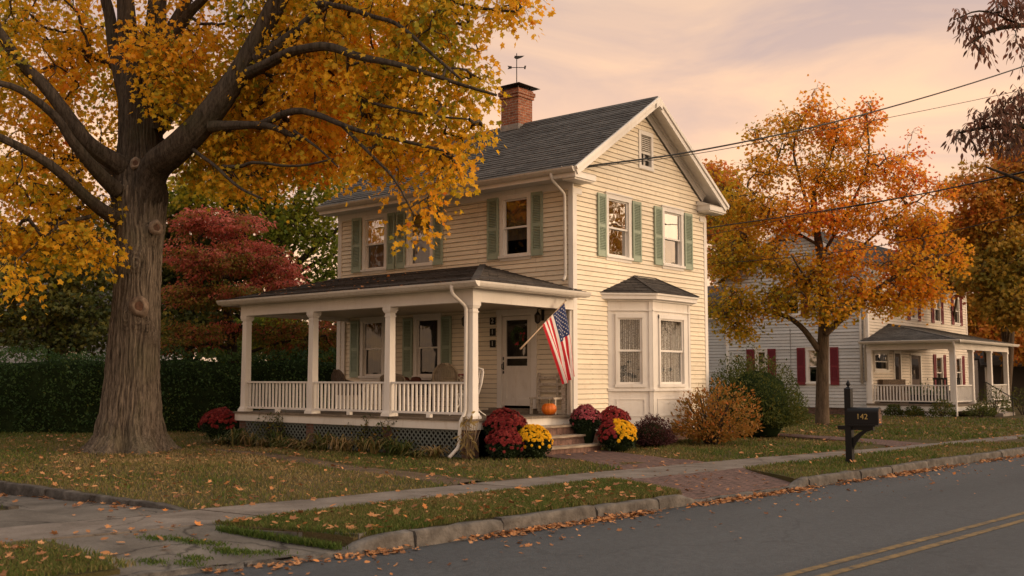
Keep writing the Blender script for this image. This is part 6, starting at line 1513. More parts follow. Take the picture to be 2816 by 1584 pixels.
# foundation planting: tired lilies and hostas along the lattice
M['lily'] = leafmat('lily_blade', [(0, (0.045, 0.075, 0.018)), (0.4, (0.11, 0.13, 0.032)), (0.7, (0.24, 0.19, 0.06)), (1, (0.38, 0.26, 0.12))], trans=0.35)
def blade_clump(label, c, R, h, nb, seed, dry=0.5, name='lily_clump', group='lily clumps along the porch lattice'):
    rg = np.random.default_rng(seed); c = np.array(c, float); root = thing(name, tuple(c), label, 'plant', group)
    V, lp, tt, rn = [], [], [], []
    for i in range(nb):
        a = rg.uniform(0, 2 * math.pi); d = np.array([math.cos(a), math.sin(a), 0]); e = np.array([-d[1], d[0], 0]); L = h * rg.uniform(0.7, 1.25); reach = R * rg.uniform(0.4, 1.2); w = rg.uniform(0.010, 0.022)
        p0 = c + d * 0.05 * rg.uniform() + rg.normal(size=3) * np.array([0.04, 0.04, 0]); k = 6; b0 = len(V); hue = dry + rg.normal() * 0.28
        for j in range(k):
            t = j / (k - 1); z = L * (1.75 * t - 1.25 * t * t * (1 + 0.3 * rg.uniform())); q = p0 + d * reach * t ** 1.3 + np.array([0, 0, max(z, 0.01)]); ww = w * (1 - t ** 2.2) + 0.002
            V += [q - e * ww, q + e * ww]; rn += [hue + 0.15 * t] * 2
        for j in range(k - 1):
            lp += [b0 + 2 * j, b0 + 2 * j + 1, b0 + 2 * j + 3, b0 + 2 * j + 2]; tt.append(4)
    me = np_mesh('foliage', np.array(V) - c, lp, np.arange(len(tt)) * 4, tt, attrs={'rnd': np.clip(rn, 0, 1)}, mats=[M['lily']], smooth=True)
    o = bpy.data.objects.new('foliage', me); col.objects.link(o); o.parent = root; ORI[o.name] = origin_of(root)
    return root
rg = np.random.default_rng(5)
for i in range(19):
    x = -7.3 + i * 0.372 + rg.uniform(-0.08, 0.08); dry = float(np.clip(rg.normal(0.55, 0.25), 0.1, 0.95))
    look = 'mostly green' if dry < 0.4 else ('half withered' if dry < 0.7 else 'straw coloured')
    where = 'below the left bay of porch railing' if x < -4.75 else ('below the middle bay of porch railing' if x < -2.35 else 'below the right bay of porch railing')
    blade_clump('%s lily clump against the lattice %s' % (look, where), (x, -3.62 + rg.uniform(-0.18, 0.10), 0), 0.42, rg.uniform(0.24, 0.62), int(rg.uniform(34, 70)), 400 + i, dry, group='%s lily clumps %s' % (look, where))
# dry stalk bundle by the corner pier
def stalks():
    rg = np.random.default_rng(77); root = thing('corn_stalks', (0.10, -3.42, 0), 'bundle of dry tan stalks leaning on the porch corner pier', 'dry stalks')
    mb = MB()
    for i in range(16):
        a = rg.uniform(0, 6.28); p = np.array([0.12 + 0.05 * math.cos(a), -3.42 + 0.05 * math.sin(a), 0]); q = p + np.array([rg.normal() * 0.10, rg.normal() * 0.06 + 0.05, rg.uniform(0.55, 0.85)]); m = (p + q) / 2 + rg.normal(size=3) * 0.02
        mb.tube([tuple(p), tuple(m), tuple(q)], [0.010, 0.008, 0.004], 5)
    mb.build('stalks', M['straw'], root)
    n = 60; P = np.stack([0.12 + rg.normal(size=n) * 0.08, -3.42 + rg.normal(size=n) * 0.05, rg.uniform(0.15, 0.85, n)], 1)
    link_leaves('leaves', root, P, rg.normal(size=(n, 3)) * 0.5 + np.array([0, 0, -0.6]), rg.normal(size=(n, 3)), 0.17 * rg.uniform(0.7, 1.3, n), LANCE, M['lily'], np.full(n, 0.85))
M['straw'] = plain('dry_stalk', (0.22, 0.155, 0.09), 0.9)
stalks()
# creeper strands over the porch fascia
def creeper(label, x0, x1, seed):
    rg = np.random.default_rng(seed); root = thing('creeper', ((x0 + x1) / 2, PY0 - 0.05, 0), label, 'climbing plant', None); mb = MB(); L = []
    for i in range(16):
        x = rg.uniform(x0, x1); z = rg.uniform(0.05, 0.3); pts = [(x, PY0 - 0.06, z)]
        for j in range(6):
            x += rg.normal() * 0.09; z += rg.uniform(0.02, 0.13); pts.append((x, PY0 - 0.02 - rg.uniform(0, 0.03), min(z, 0.86))); L.append(pts[-1])
        mb.tube(pts, [0.006, 0.005, 0.005, 0.004, 0.003, 0.003, 0.002], 4, caps=False)
    mb.build('stems', M['dark_bark'], root); L = np.array(L); L = np.repeat(L, 3, 0) + rg.normal(size=(len(L) * 3, 3)) * np.array([0.04, 0.012, 0.04])
    link_leaves('leaves', root, L, rg.normal(size=L.shape) * 0.6 + np.array([0, -0.2, -0.4]), rg.normal(size=L.shape) * 0.5 + np.array([0, -1, 0.3]), 0.055 * rg.uniform(0.6, 1.3, len(L)), OVAL, M['shrub_leaf'], rg.uniform(0, 1, len(L)))
creeper('thin green creeper over the white porch fascia, right of the second post', -2.95, -2.0, 501)
creeper('sparse dark creeper on the white porch fascia under the left railing', -6.35, -5.4, 503)

# ---------------------------------------------------------------- things on and around the porch
# flag on its pole, tied up under the end gutter
flag = thing('flag', (0.240,-0.564,3.095), 'red white and blue flag with stars hanging from a wooden pole at the porch end', 'flag')
mb = MB(); pA, pB = Vector((0.240,-0.564,3.095)), Vector((0.240,-2.045,2.065))
mb.tube([tuple(pA), tuple(pA.lerp(pB, 0.45)), tuple(pA.lerp(pB, 0.8)), tuple(pB)], [0.010, 0.013, 0.016, 0.020], 8); mb.build('flag_pole', plain('pale_wood_pole', (0.42, 0.30, 0.19), 0.6), flag)
mb = MB(); mb.lathe(tuple(pA), [(0.0, -0.02), (0.022, -0.005), (0.024, 0.012), (0.0, 0.035)], 10); mb.tube([tuple(pA), tuple(pA + Vector((0.02, 0.06, 0.10))), tuple(pA + Vector((0.10, 0.14, 0.24)))], 0.006, 5); mb.build('tie_cord', plain('white_cord', (0.6, 0.56, 0.5), 0.8), flag)
HA, HB = Vector((0.250,-0.632,3.042)), Vector((0.250,-1.371,2.563))
EB, EA = Vector((0.250,-0.643,1.374)), Vector((0.250,-0.357,1.544))
def cloth(s, t):
    """s: 0 canton edge .. 1 lower edge along the pole, t: 0 at the pole .. 1 fly end"""
    h = HA.lerp(HB, s); e = EA.lerp(EB, s)
    p = h.lerp(e, t)
    bend = (1 - s) * math.sin(math.pi * min(1, t * 1.1)) * 0.055          # upper edge falls nearly straight down
    p = p + Vector((0, bend, bend * 0.1))
    f = 0.045 * math.sin(5.2 * s * math.pi + 1.3 * t - 0.4) * (0.15 + 0.85 * t) + 0.03 * math.exp(-((s - 0.40) / 0.07) ** 2) * t
    return p + Vector((f, f * 0.25, 0))
M['flag_red'] = noisy('flag_red', [(0, (0.40, 0.010, 0.020)), (1, (0.52, 0.016, 0.028))], scale=8, rough=0.8, bump=0.1, bscale=200)
M['flag_white'] = noisy('flag_white', [(0, (0.66, 0.61, 0.58)), (1, (0.76, 0.72, 0.69))], scale=8, rough=0.8, bump=0.1, bscale=200)
M['flag_blue'] = noisy('flag_blue', [(0, (0.010, 0.022, 0.085)), (1, (0.018, 0.032, 0.115))], scale=8, rough=0.8, bump=0.1, bscale=200)
mb = MB(); ns, nt = 52, 60
for i in range(ns):
    for j in range(nt):
        s0, s1, t0, t1 = i / ns, (i + 1) / ns, j / nt, (j + 1) / nt
        mb.m = 2 if (i < 28 and j < 25) else ((i // 4) % 2)
        mb.face([cloth(s0, t0), cloth(s1, t0), cloth(s1, t1), cloth(s0, t1)], smooth=True)
mb.m = 1
W_, H_ = (HA - EA).length, (HA - HB).length
for r_ in range(9):
    n_ = 6 if r_ % 2 == 0 else 5
    for c_ in range(n_):
        s = (r_ + 1) / 10 * (28 / 52); t = ((c_ + 0.5) / 6 if n_ == 6 else (c_ + 1) / 6) * (25 / 60)
        for side in (1, -1):
            pts = []
            for k in range(10):
                a = math.pi * k / 5; rr = (0.021 if k % 2 == 0 else 0.009); ss, tt = s - rr * math.cos(a) / H_ * 0.85, t + rr * math.sin(a) / W_
                q = cloth(ss, tt); nn = (cloth(ss, tt + .01) - q).cross(cloth(ss + .01, tt) - q).normalized(); pts.append(q + nn * 0.003 * side)
            mb.face(pts)
mb.build('flag_cloth', [M['flag_red'], M['flag_white'], M['flag_blue']], flag)

# pumpkin on the porch floor by the top step
pk = thing('pumpkin', (-0.17, -0.62, 0.742), 'round orange pumpkin on the porch floor beside the steps', 'pumpkin')
mb = MB(); prof = []
for i in range(19):
    a = -math.pi / 2 + math.pi * i / 18; prof.append((0.158 * math.cos(a) ** 0.82 if abs(math.cos(a)) > 1e-6 else 0.0, 0.125 + 0.128 * math.sin(a) - (0.022 * math.exp(-((math.cos(a)) / 0.3) ** 2) if a > 0 else 0)))
mb.lathe((-0.17, -0.62, 0.742), prof, 72, True, lambda t, z: 1 - 0.055 * abs(math.cos(5.5 * t)) ** 6 + 0.012 * math.sin(3 * t))
mb.build('flesh', noisy('pumpkin_skin', [(0, (0.50, 0.10, 0.006)), (0.6, (0.68, 0.155, 0.008)), (1, (0.76, 0.21, 0.02))], scale=7, rough=0.45, bump=0.1, spec=0.4), pk)
mb = MB(); mb.tube([(-0.17, -0.62, 0.965), (-0.168, -0.625, 1.0), (-0.155, -0.64, 1.04), (-0.13, -0.65, 1.055)], [0.030, 0.018, 0.015, 0.018], 7); mb.build('stem', plain('pumpkin_stem', (0.16, 0.13, 0.06), 0.8), pk)

# door wreath
wr = thing('wreath', (-1.47, -0.03, 2.42), 'dark green wreath with red ribbon hanging on the front door', 'wreath')
rg = np.random.default_rng(61); n = 420; a = rg.uniform(0, 6.28, n); rr = 0.16 + rg.normal(size=n) * 0.03
P = np.stack([-1.47 + rr * np.cos(a), np.full(n, -0.035) - np.abs(rg.normal(size=n)) * 0.02, 2.42 + rr * np.sin(a)], 1)
link_leaves('greenery', wr, P, np.stack([-np.sin(a), np.full(n, -0.3), np.cos(a)], 1) + rg.normal(size=(n, 3)) * 0.5, rg.normal(size=(n, 3)) + np.array([0, -1, 0]), 0.055, LANCE, M['hedge_leaf'], rg.uniform(0, .9, n))
mb = MB()
for a0, s in ((0.35, 1), (0.35, -1)):
    c = Vector((-1.47 + 0.16 * math.cos(a0), -0.07, 2.42 + 0.16 * math.sin(a0)))
    mb.prism([c, c + Vector((0.06 * s, 0, 0.03)), c + Vector((0.065 * s, 0, -0.025))], (0, -0.02, 0)); mb.prism([c + Vector((-.01, 0, 0)), c + Vector((.02, 0, 0)), c + Vector((0.02 + 0.012 * s, 0, -0.17)), c + Vector((0.0 + 0.012 * s, 0, -0.16))], (0, -0.008, 0))
c = Vector((-1.50, -0.07, 2.27)); mb.prism([c, c + Vector((0.07, 0, 0.03)), c + Vector((0.06, 0, -0.05)), c + Vector((-0.05, 0, -0.04))], (0, -0.02, 0))
mb.build('ribbon', plain('red_ribbon', (0.30, 0.03, 0.03), 0.7), wr)

# wicker chairs
def wicker(name, c1, c2):
    m, n, l, b = newmat(name)
    t = n.new('ShaderNodeTexCoord'); br = N(n, 'ShaderNodeTexBrick', Color1=rgb(c1), Color2=rgb(tuple(x * 0.8 for x in c1)), Mortar=rgb(c2), Scale=1.0)
    br.inputs['Brick Width'].default_value = 0.045; br.inputs['Row Height'].default_value = 0.020; br.inputs['Mortar Size'].default_value = 0.005
    l.new(t.outputs['UV'], br.inputs['Vector']); l.new(br.outputs['Color'], b.inputs['Base Color']); b.inputs['Roughness'].default_value = 0.8
    bp = N(n, 'ShaderNodeBump', Strength=0.8, Distance=0.008, invert=True); l.new(br.outputs['Fac'], bp.inputs['Height']); l.new(bp.outputs[0], b.inputs['Normal']); return m
M['wicker_tan'] = wicker('tan_wicker', (0.50, 0.40, 0.27), (0.10, 0.075, 0.05)); M['wicker_brown'] = wicker('brown_wicker', (0.26, 0.175, 0.11), (0.05, 0.035, 0.024))
def wicker_chair(label, loc, rz, mat, back_h=1.0, back_w=0.56, round_=0.5, rocker=False, lean=0.16):
    c = thing('wicker_chair', (0, 0, 0), label, 'chair', 'wicker porch chairs')
    # faces -y
    mb = MB(); mb.prism([(-0.27, -0.27, 0.36), (0.27, -0.27, 0.36), (0.25, 0.25, 0.36), (-0.25, 0.25, 0.36)], (0, 0, 0.07)); mb.build('seat', mat, c)
    nu, nv = 25, 16; pts, uv = [], []
    w = back_w / 2
    for j in range(nv):
        v = j / (nv - 1)
        ww = w * (0.92 + 0.12 * math.sin(math.pi * min(v * 0.9, 1))) * (1 if v < 1 - round_ * 0.5 else math.sqrt(max(0.02, 1 - ((v - (1 - round_ * 0.5)) / (round_ * 0.5)) ** 2 * 0.93)))
        for i in range(nu):
            u = -1 + 2 * i / (nu - 1); z = 0.40 + (back_h - 0.40) * v
            pts.append((u * ww, 0.24 + lean * v - 0.07 * u * u, z)); uv.append((u * ww, z))
    mb = MB()
    for j in range(0, nv):
        for k in range(2):
            f = j + 0.5 * k
            if f > nv - 1: continue
            j0 = min(int(f), nv - 2); row = [Vector(pts[j0 * nu + i]).lerp(Vector(pts[(j0 + 1) * nu + i]), f - j0) for i in range(nu)]
            mb.tube([tuple(q + Vector((0, 0.006 * (1 if (i + j) % 2 else -1), 0))) for i, q in enumerate(row)], 0.0085, 4, caps=False)
    for i in range(0, nu, 2): mb.tube([pts[j * nu + i] for j in range(nv)], 0.009, 4, caps=False)
    rim = [pts[j * nu] for j in range(nv)] + [pts[(nv - 1) * nu + i] for i in range(nu)] + [pts[j * nu + nu - 1] for j in range(nv - 1, -1, -1)]
    mb.tube([(p[0], p[1] + 0.015, p[2]) for p in rim], 0.026, 7); mb.build('backrest', mat, c)
    for s in (-1, 1):
        mb = MB(); mb.tube([(s * 0.28, 0.26, 0.72), (s * 0.31, 0.05, 0.66), (s * 0.31, -0.24, 0.62), (s * 0.30, -0.28, 0.50), (s * 0.29, -0.26, 0.36)], 0.03, 7); mb.fbox(frame((s * 0.29, 0, 0), (0, 1, 0), (s, 0, 0)), -0.22, 0.22, 0.36, 0.62, -0.01, 0.01); mb.build('arm', mat, c)
        for y in (-0.25, 0.23):
            mb = MB(); mb.tube([(s * 0.25, y, 0.38), (s * 0.27, y * 1.04, 0.04 if rocker else 0.0)], [0.024, 0.018], 7); mb.build('leg', mat, c)
        if rocker:
            mb = MB(); mb.tube([(s * 0.27, -0.42, 0.10), (s * 0.27, -0.15, 0.022), (s * 0.27, 0.15, 0.022), (s * 0.27, 0.5, 0.13)], 0.018, 6); mb.build('rocker', mat, c)
    c.location = loc; c.rotation_euler = (0, 0, rz)
    return c
wicker_chair('brown round backed wicker chair at the far left end of the porch', (-5.87, -1.10, 0.742), math.radians(165), M['wicker_brown'], 0.94, 0.66, 0.9, lean=0.1)
wicker_chair('low backed tan wicker chair in the middle of the porch', (-3.95, -1.25, 0.742), math.radians(190), M['wicker_tan'], 0.84, 0.64, 0.35, lean=0.1)
wicker_chair('tan open weave wicker rocking chair with tall rounded back, nearest the front door', (-2.66, -1.10, 0.742), math.radians(222), M['wicker_tan'], 1.06, 0.50, 0.75, True, 0.2)
def cushion(label, c, s, rz):
    o = thing('cushion', c, label, 'cushion', 'brown cushions on the settee'); mb = MB(); c = Vector(c); u = Vector((math.cos(rz), math.sin(rz), 0)); v = Vector((-u.y, u.x, 0)); n_ = 20; pts = []
    for k, (a, b) in enumerate(((0.02, -1), (0.7, -0.9), (0.97, -0.45), (1, 0), (0.97, 0.45), (0.7, 0.9), (0.02, 1))):
        for i in range(n_ + 1):
            t = 2 * math.pi * i / n_; pts.append(c + u * (math.copysign(abs(math.cos(t)) ** 0.6, math.cos(t)) * s * a) + Vector((0, 0, math.copysign(abs(math.sin(t)) ** 0.6, math.sin(t)) * s * 0.9 * a)) + v * (b * 0.075))
    mb.grid(pts, n_ + 1, 7); mb.build('cover', plain('rust_brown_cloth', (0.12, 0.04, 0.025), 0.9), o)
cushion('dark brown cushion standing on the settee, the left one of the pair', (-4.62, -0.50, 1.365), 0.19, 0.2)
cushion('rust brown cushion on the settee, the right one of the pair', (-4.18, -0.50, 1.365), 0.19, -0.2)
st_ = thing('settee', (-4.4, -0.55, 0.742), 'low dark wooden settee under the second porch window, carrying two brown cushions', 'settee')
mb = MB(); mb.box((-4.98, -0.82, 1.12), (-3.82, -0.28, 1.185)); mb.build('seat', M['wicker_brown'], st_)
mb = MB(); mb.box((-4.98, -0.31, 1.185), (-3.82, -0.27, 1.46)); mb.build('backrest', M['wicker_brown'], st_)
for x_ in (-4.95, -3.90):
    for y_ in (-0.80, -0.34): mb = MB(); mb.box((x_, y_, 0.742), (x_ + 0.05, y_ + 0.05, 1.12)); mb.build('leg', M['wicker_brown'], st_)
# small table with a pot of dried flowers behind the rocking chair
tb = thing('side_table', (-2.72, -0.55, 0.742), 'small dark side table against the wall behind the rocking chair', 'table')
mb = MB(); mb.lathe((-2.72, -0.55, 0.742), [(0.2, 0.50), (0.2, 0.53), (0.0, 0.53)], 20); mb.build('table_top', M['iron'], tb)
for k in range(3):
    a = 2.1 * k; mb = MB(); mb.tube([(-2.72 + 0.14 * math.cos(a), -0.55 + 0.14 * math.sin(a), 1.25), (-2.72 + 0.18 * math.cos(a), -0.55 + 0.18 * math.sin(a), 0.742)], 0.012, 6); mb.build('leg', M['iron'], tb)
pl = thing('potted_flowers', (-2.72, -0.55, 1.272), 'dark red potted flowers on the small porch side table', 'flowers')
mb = MB(); mb.lathe((-2.72, -0.55, 1.272), [(0.06, 0), (0.08, 0.12), (0.07, 0.12)], 16); mb.build('pot', M['pot'], pl)
rg = np.random.default_rng(9); n = 160; u = rvec(rg, n); link_leaves('blooms', pl, np.array([-2.72, -0.55, 1.46]) + u * 0.11, u, rg.normal(size=(n, 3)), 0.05, OVAL, M['mum_red'], rg.uniform(0, 1, n))
# white iron garden chair half hidden by the corner post
gc = thing('garden_chair', (-1.15, -2.05, 0.742), 'white garden chair with curled back, half hidden by the porch corner post', 'chair')
cx, cy, z0 = -1.05, -2.15, 0.742
mb = MB()
mb.lathe((cx, cy, z0 + 0.42), [(0.20, 0.0), (0.21, 0.015), (0.20, 0.03), (0.0, 0.03)], 20); mb.build('seat', M['trim'], gc)
mb = MB()
for s in (-1, 1): mb.tube([(cx + s * 0.17, cy + 0.14, z0 + 0.43), (cx + s * 0.20, cy + 0.20, z0 + 0.65), (cx + s * 0.21, cy + 0.24, z0 + 0.88), (cx + s * 0.15, cy + 0.26, z0 + 0.95)], 0.016, 6)
for k in range(7): mb.tube([(cx - 0.16 + 0.053 * k, cy + 0.17, z0 + 0.5), (cx - 0.17 + 0.057 * k, cy + 0.25, z0 + 0.93)], 0.009, 5)
mb.tube([(cx - 0.2, cy + 0.25, z0 + 0.93), (cx, cy + 0.27, z0 + 0.98), (cx + 0.2, cy + 0.25, z0 + 0.93)], 0.016, 6); mb.build('backrest', M['trim'], gc)
for sx in (-1, 1):
    for sy in (-1, 1):
        mb = MB(); mb.tube([(cx + sx * 0.13, cy + sy * 0.13, z0 + 0.42), (cx + sx * 0.11, cy + sy * 0.11, z0 + 0.25), (cx + sx * 0.17, cy + sy * 0.17, z0 + 0.1), (cx + sx * 0.26, cy + sy * 0.26, z0 + 0.012)], 0.013, 6); mb.build('leg', M['trim'], gc)
# weathered slatted bench by the door
bn = thing('bench', (-0.48, -0.20, 0.742), 'weathered pale slatted bench against the wall behind the pumpkin', 'bench')
M['grey_wood'] = noisy('peeling_wood', [(0, (0.24, 0.20, 0.16)), (0.5, (0.44, 0.38, 0.31)), (1, (0.62, 0.57, 0.49))], scale=11, stretch=(1, 1, 3), rough=0.9, bump=0.4)
mb = MB(); mb.box((-0.86, -0.42, 1.06), (-0.20, -0.12, 1.10)); mb.build('seat', M['grey_wood'], bn)
mb = MB()
for z in (1.20, 1.34, 1.48): mb.box((-0.86, -0.10, z), (-0.24, -0.08, z + 0.055))
mb.box((-0.24, -0.11, 0.745), (-0.16, -0.05, 1.72)); mb.box((-0.38, -0.105, 1.1), (-0.34, -0.07, 1.6)); mb.build('backrest', M['grey_wood'], bn)
for x, y, h in ((-0.85, -0.41, 1.06), (-0.22, -0.41, 1.06), (-0.88, -0.11, 1.62)):
    mb = MB(); mb.box((x, y, 0.745), (x + 0.045, y + 0.045, h)); mb.build('leg', M['grey_wood'], bn)

# ---------------------------------------------------------------- mailbox
mbx = thing('mailbox', (5.74, 0.50, 0), 'black mailbox numbered 142 on a black post with pointed finial, on the grass verge', 'mailbox')
px, py, hw = 5.74, 0.50, 0.058
mb = MB(); mb.box((px - hw, py - hw, -0.1), (px + hw, py + hw, 1.31)); mb.box((px - hw - 0.008, py - hw - 0.008, -0.02), (px + hw + 0.008, py + hw + 0.008, 0.06))
a = [(px - hw - .006, py - hw - .006, 1.31), (px + hw + .006, py - hw - .006, 1.31), (px + hw + .006, py + hw + .006, 1.31), (px - hw - .006, py + hw + .006, 1.31)]
for i in range(4): mb.face([a[i], a[(i + 1) % 4], (px, py, 1.36)])
mb.build('post', M['black'], mbx)
mb = MB(); mb.lathe((px, py, 1.335), [(0.018, 0.0), (0.022, 0.012), (0.016, 0.022), (0.038, 0.045), (0.040, 0.065), (0.028, 0.095), (0.012, 0.122), (0.0, 0.135)], 14); mb.build('finial', M['black'], mbx)
mb = MB(); mb.box((px - 0.20, py - 0.035, 0.585), (px + 0.44, py + 0.035, 0.655)); mb.box((px - 0.02, py - 0.085, 0.655), (px + 0.50, py + 0.085, 0.685))
pts = [(px + 0.05, py - 0.025, 0.22), (px + 0.12, py - 0.025, 0.36), (px + 0.21, py - 0.025, 0.48), (px + 0.32, py - 0.025, 0.56), (px + 0.40, py - 0.025, 0.586), (px + 0.26, py - 0.025, 0.586), (px + 0.17, py - 0.025, 0.53), (px + 0.055, py - 0.025, 0.44)]
mb.prism(pts, (0, 0.05, 0)); mb.build('bracket', M['black'], mbx)
mb = MB(); x0, x1, zb, r_ = px + 0.0, px + 0.54, 0.687, 0.085
prof = [(-r_, 0.0)] + [(-r_ * math.cos(math.pi * k / 14), 0.215 + r_ * math.sin(math.pi * k / 14)) for k in range(15)] + [(r_, 0.0)]
for i in range(len(prof) - 1):
    (a0, b0), (a1, b1) = prof[i], prof[i + 1]; mb.face([(x0, py + a0, zb + b0), (x1, py + a0, zb + b0), (x1, py + a1, zb + b1), (x0, py + a1, zb + b1)], smooth=(0 < i < len(prof) - 2))
mb.face([(x0, py + a0, zb + b0) for a0, b0 in prof]); mb.face([(x0, py - r_, zb), (x0, py + r_, zb), (x1, py + r_, zb), (x1, py - r_, zb)])
mb.build('box', M['black'], mbx)
mb = MB(); pr2 = [(a0 * 1.06, b0 * 1.02 if b0 > 0 else -0.006) for a0, b0 in prof]; mb.prism([(x1 - 0.004, py + a0, zb + b0) for a0, b0 in pr2], (0.022, 0, 0)); mb.tube([(x1 + 0.018, py, zb + 0.19), (x1 + 0.045, py, zb + 0.20), (x1 + 0.045, py, zb + 0.24), (x1 + 0.018, py, zb + 0.25)], 0.006, 6); md = mb.build('door', M['black'], mbx)
mb = MB(); mb.prism([(x1 + 0.0185, py + a0 * 0.82, zb + 0.02 + b0 * 0.86) for a0, b0 in prof], (0.003, 0, 0)); mb.build('door_panel', plain('rusty_door', (0.10, 0.055, 0.035), 0.7), md)
mb = MB(); mb.box((x1 + 0.021, py - 0.055, zb + 0.035), (x1 + 0.024, py + 0.03, zb + 0.055)); mb.box((x1 + 0.021, py - 0.05, zb + 0.075), (x1 + 0.024, py - 0.01, zb + 0.105)); mb.build('sticker', plain('orange_sticker', (0.55, 0.20, 0.05), 0.6), md)
FM = frame((px, py - r_, 0), (1, 0, 0), (0, -1, 0))
text_mesh('142', 0.135, 0.002, M['gold'], mbx, face_matrix(FM, 0.27, zb + 0.135, 0.003), xs=1.05)
mb = MB(); mb.box((x1 - 0.2, py + r_ + 0.004, zb + 0.10), (x1 - 0.17, py + r_ + 0.012, zb + 0.30)); mb.build('signal_flag', plain('red_signal', (0.35, 0.03, 0.03), 0.5), mbx)

# ---------------------------------------------------------------- the white house next door
M['white_siding'] = painted('grey_white_siding', (0.55, 0.545, 0.53), amount=0.35, streak=(1.2, 1.2, 2.5))
M['siding_sunlit'] = painted('sunlit_cream_siding', (0.66, 0.59, 0.50), amount=0.3, streak=(1.2, 1.2, 2.5))  # street wall copy of the siding, warm sunlight put into the colour
M['red_shutter'] = painted('maroon_shutter', (0.18, 0.023, 0.030), amount=0.3)
M['grey_conduit'] = plain('grey_conduit', (0.25, 0.24, 0.23), 0.6)
nb = thing('white_house', (-6.2, 30, 0), 'white clapboard house with maroon shutters and corner porch, beyond the orange street maple', 'house')
nx0, nx1, ny0, ny1 = -9.4, -3.0, 24.0, 37.0; ex, ez, pxr, pz = 0.42, 5.86, -6.2, 8.1
FS = frame((nx1, ny0, 0), (1, 0, 0), (0, -1, 0)); FE = frame((nx1, ny0, 0), (0, 1, 0), (1, 0, 0))
s_w = [(-2.68, -1.62, 1.22, 2.80), (-5.0, -4.42, 1.22, 2.76), (-3.75, -2.85, 4.1, 5.5)]
e_w = [(4.9, 5.85, 4.05, 5.45), (8.05, 9.0, 4.05, 5.45), (10.95, 11.85, 4.08, 5.5)]
e_low = [(0.55, 2.2, 1.75, 2.65), (8.1, 9.1, 0.95, 2.6), (11.0, 11.9, 1.0, 2.6)]; e_d = [(2.75, 3.65, 0.55, 2.65), (4.75, 6.15, 0.55, 2.6)]
mb = MB(); mb.courses(FS, [(nx0 - nx1, 0.28), (0, 0.28), (0, ez), (pxr - nx1, pz - 0.15), (nx0 - nx1, ez)], s_w, 0.135, 0.024, 0.5, 31, 0.014); mb.courses(frame((nx0, ny1, 0), (0, -1, 0), (-1, 0, 0)), [(0, 0.28), (ny1 - ny0, 0.28), (ny1 - ny0, ez), (0, ez)], (), 0.135, 0.018, 0.5, 33)
mb.courses(frame((nx1, ny1, 0), (-1, 0, 0), (0, 1, 0)), [(0, 0.28), (nx1 - nx0, 0.28), (nx1 - nx0, ez), (nx1 - pxr, pz - 0.15), (0, ez)], (), 0.135, 0.018, 0.5, 34); mb.build('wall', M['white_siding'], nb)
mb = MB(); mb.courses(FE, [(0, 0.28), (13, 0.28), (13, ez), (0, ez)], e_w + e_low + e_d, 0.125, 0.022, 0.4, 32, 0.012); mb.build('wall', M['siding_sunlit'], nb, 'street side wall with sunlit warmth put into its cream colour')
mb = MB(); mb.box((nx0 + .03, ny0 + .03, -0.3), (nx1 - .03, ny1 - .03, 0.3)); mb.build('foundation', M['foundation'], nb)
mb = MB()
for F, a, b in ((FS, -0.12, 0.022), (FS, nx0 - nx1, nx0 - nx1 + 0.12), (FE, 0.0, 0.12), (FE, 12.88, 13.02)): mc = MB(); mc.fbox(F, a, b, 0.26, ez - 0.2, 0, 0.024); mc.build('corner_board', M['trim'], nb)
mb.fbox(FE, 0, 13, ez - 0.25, ez, 0, 0.03); mb.build('trim', M['trim'], nb)
mb = MB(); mb.fbox(FS, -3.36, -3.335, 0.3, 3.6, 0.0, 0.03); mb.build('conduit', M['grey_conduit'], nb)
sl = (pz - ez) / (nx1 + ex - pxr); cs2 = 1 / math.hypot(1, sl); L2 = (nx1 + ex - pxr) / cs2
mb = MB()
for s, x in ((1, nx1 + ex), (-1, nx0 - ex)):
    u = Vector((0, 1, 0)) if s > 0 else Vector((0, -1, 0)); v = Vector((-s * cs2, 0, sl * cs2)); n_ = Vector((s * sl * cs2, 0, cs2)); o = Vector((x, ny0 - 0.35 if s > 0 else ny1 + 0.35, ez))
    mb.courses((o, u, v, n_), [(0, 0), (13.7, 0), (13.7, L2), (0, L2)], (), 0.15, 0.012, 0.4, 35)
mb.build('roof', M['shingle_old'], nb)
mb = MB()
for s, x in ((1, nx1 + ex), (-1, nx0 - ex)):
    v = Vector((-s * cs2, 0, sl * cs2)); n_ = Vector((s * sl * cs2, 0, cs2))
    mb.obox(Vector((x, ny0 - 0.34, ez)) - n_ * 0.06, Vector((0, 13.68, 0)), v * L2, n_ * 0.05)
    for y, t in ((ny0 - 0.39, 0.04), (ny1 + 0.35, 0.04)): mb.obox(Vector((x, y, ez)) - n_ * 0.20, Vector((0, t, 0)), v * L2, n_ * 0.19)
    mb.box((x - 0.02, ny0 - 0.3, ez - 0.16), (x + 0.02, ny1 + 0.3, ez - 0.02)); mb.box((min(x, x - s * ex), ny0 - 0.3, ez - 0.19), (max(x, x - s * ex), ny1 + 0.3, ez - 0.165))
mb.build('eaves', M['trim'], nb)
gutter(nb, (nx1 + ex, ny0 - 0.3, ez), (nx1 + ex, ny1 + 0.3, ez), (1, 0, 0))
for i, (a, b, c, d) in enumerate(s_w): window(nb, FS, a, b, c, d, M['glass'], M['screen'], 'shade', 0.6 if i == 0 else 0.3, seed=70 + i)
for i, (a, b, c, d) in enumerate(e_w + e_low): window(nb, FE, a, b, c, d, M['glass'], M['screen'], 'drape', 0.4, seed=80 + i)
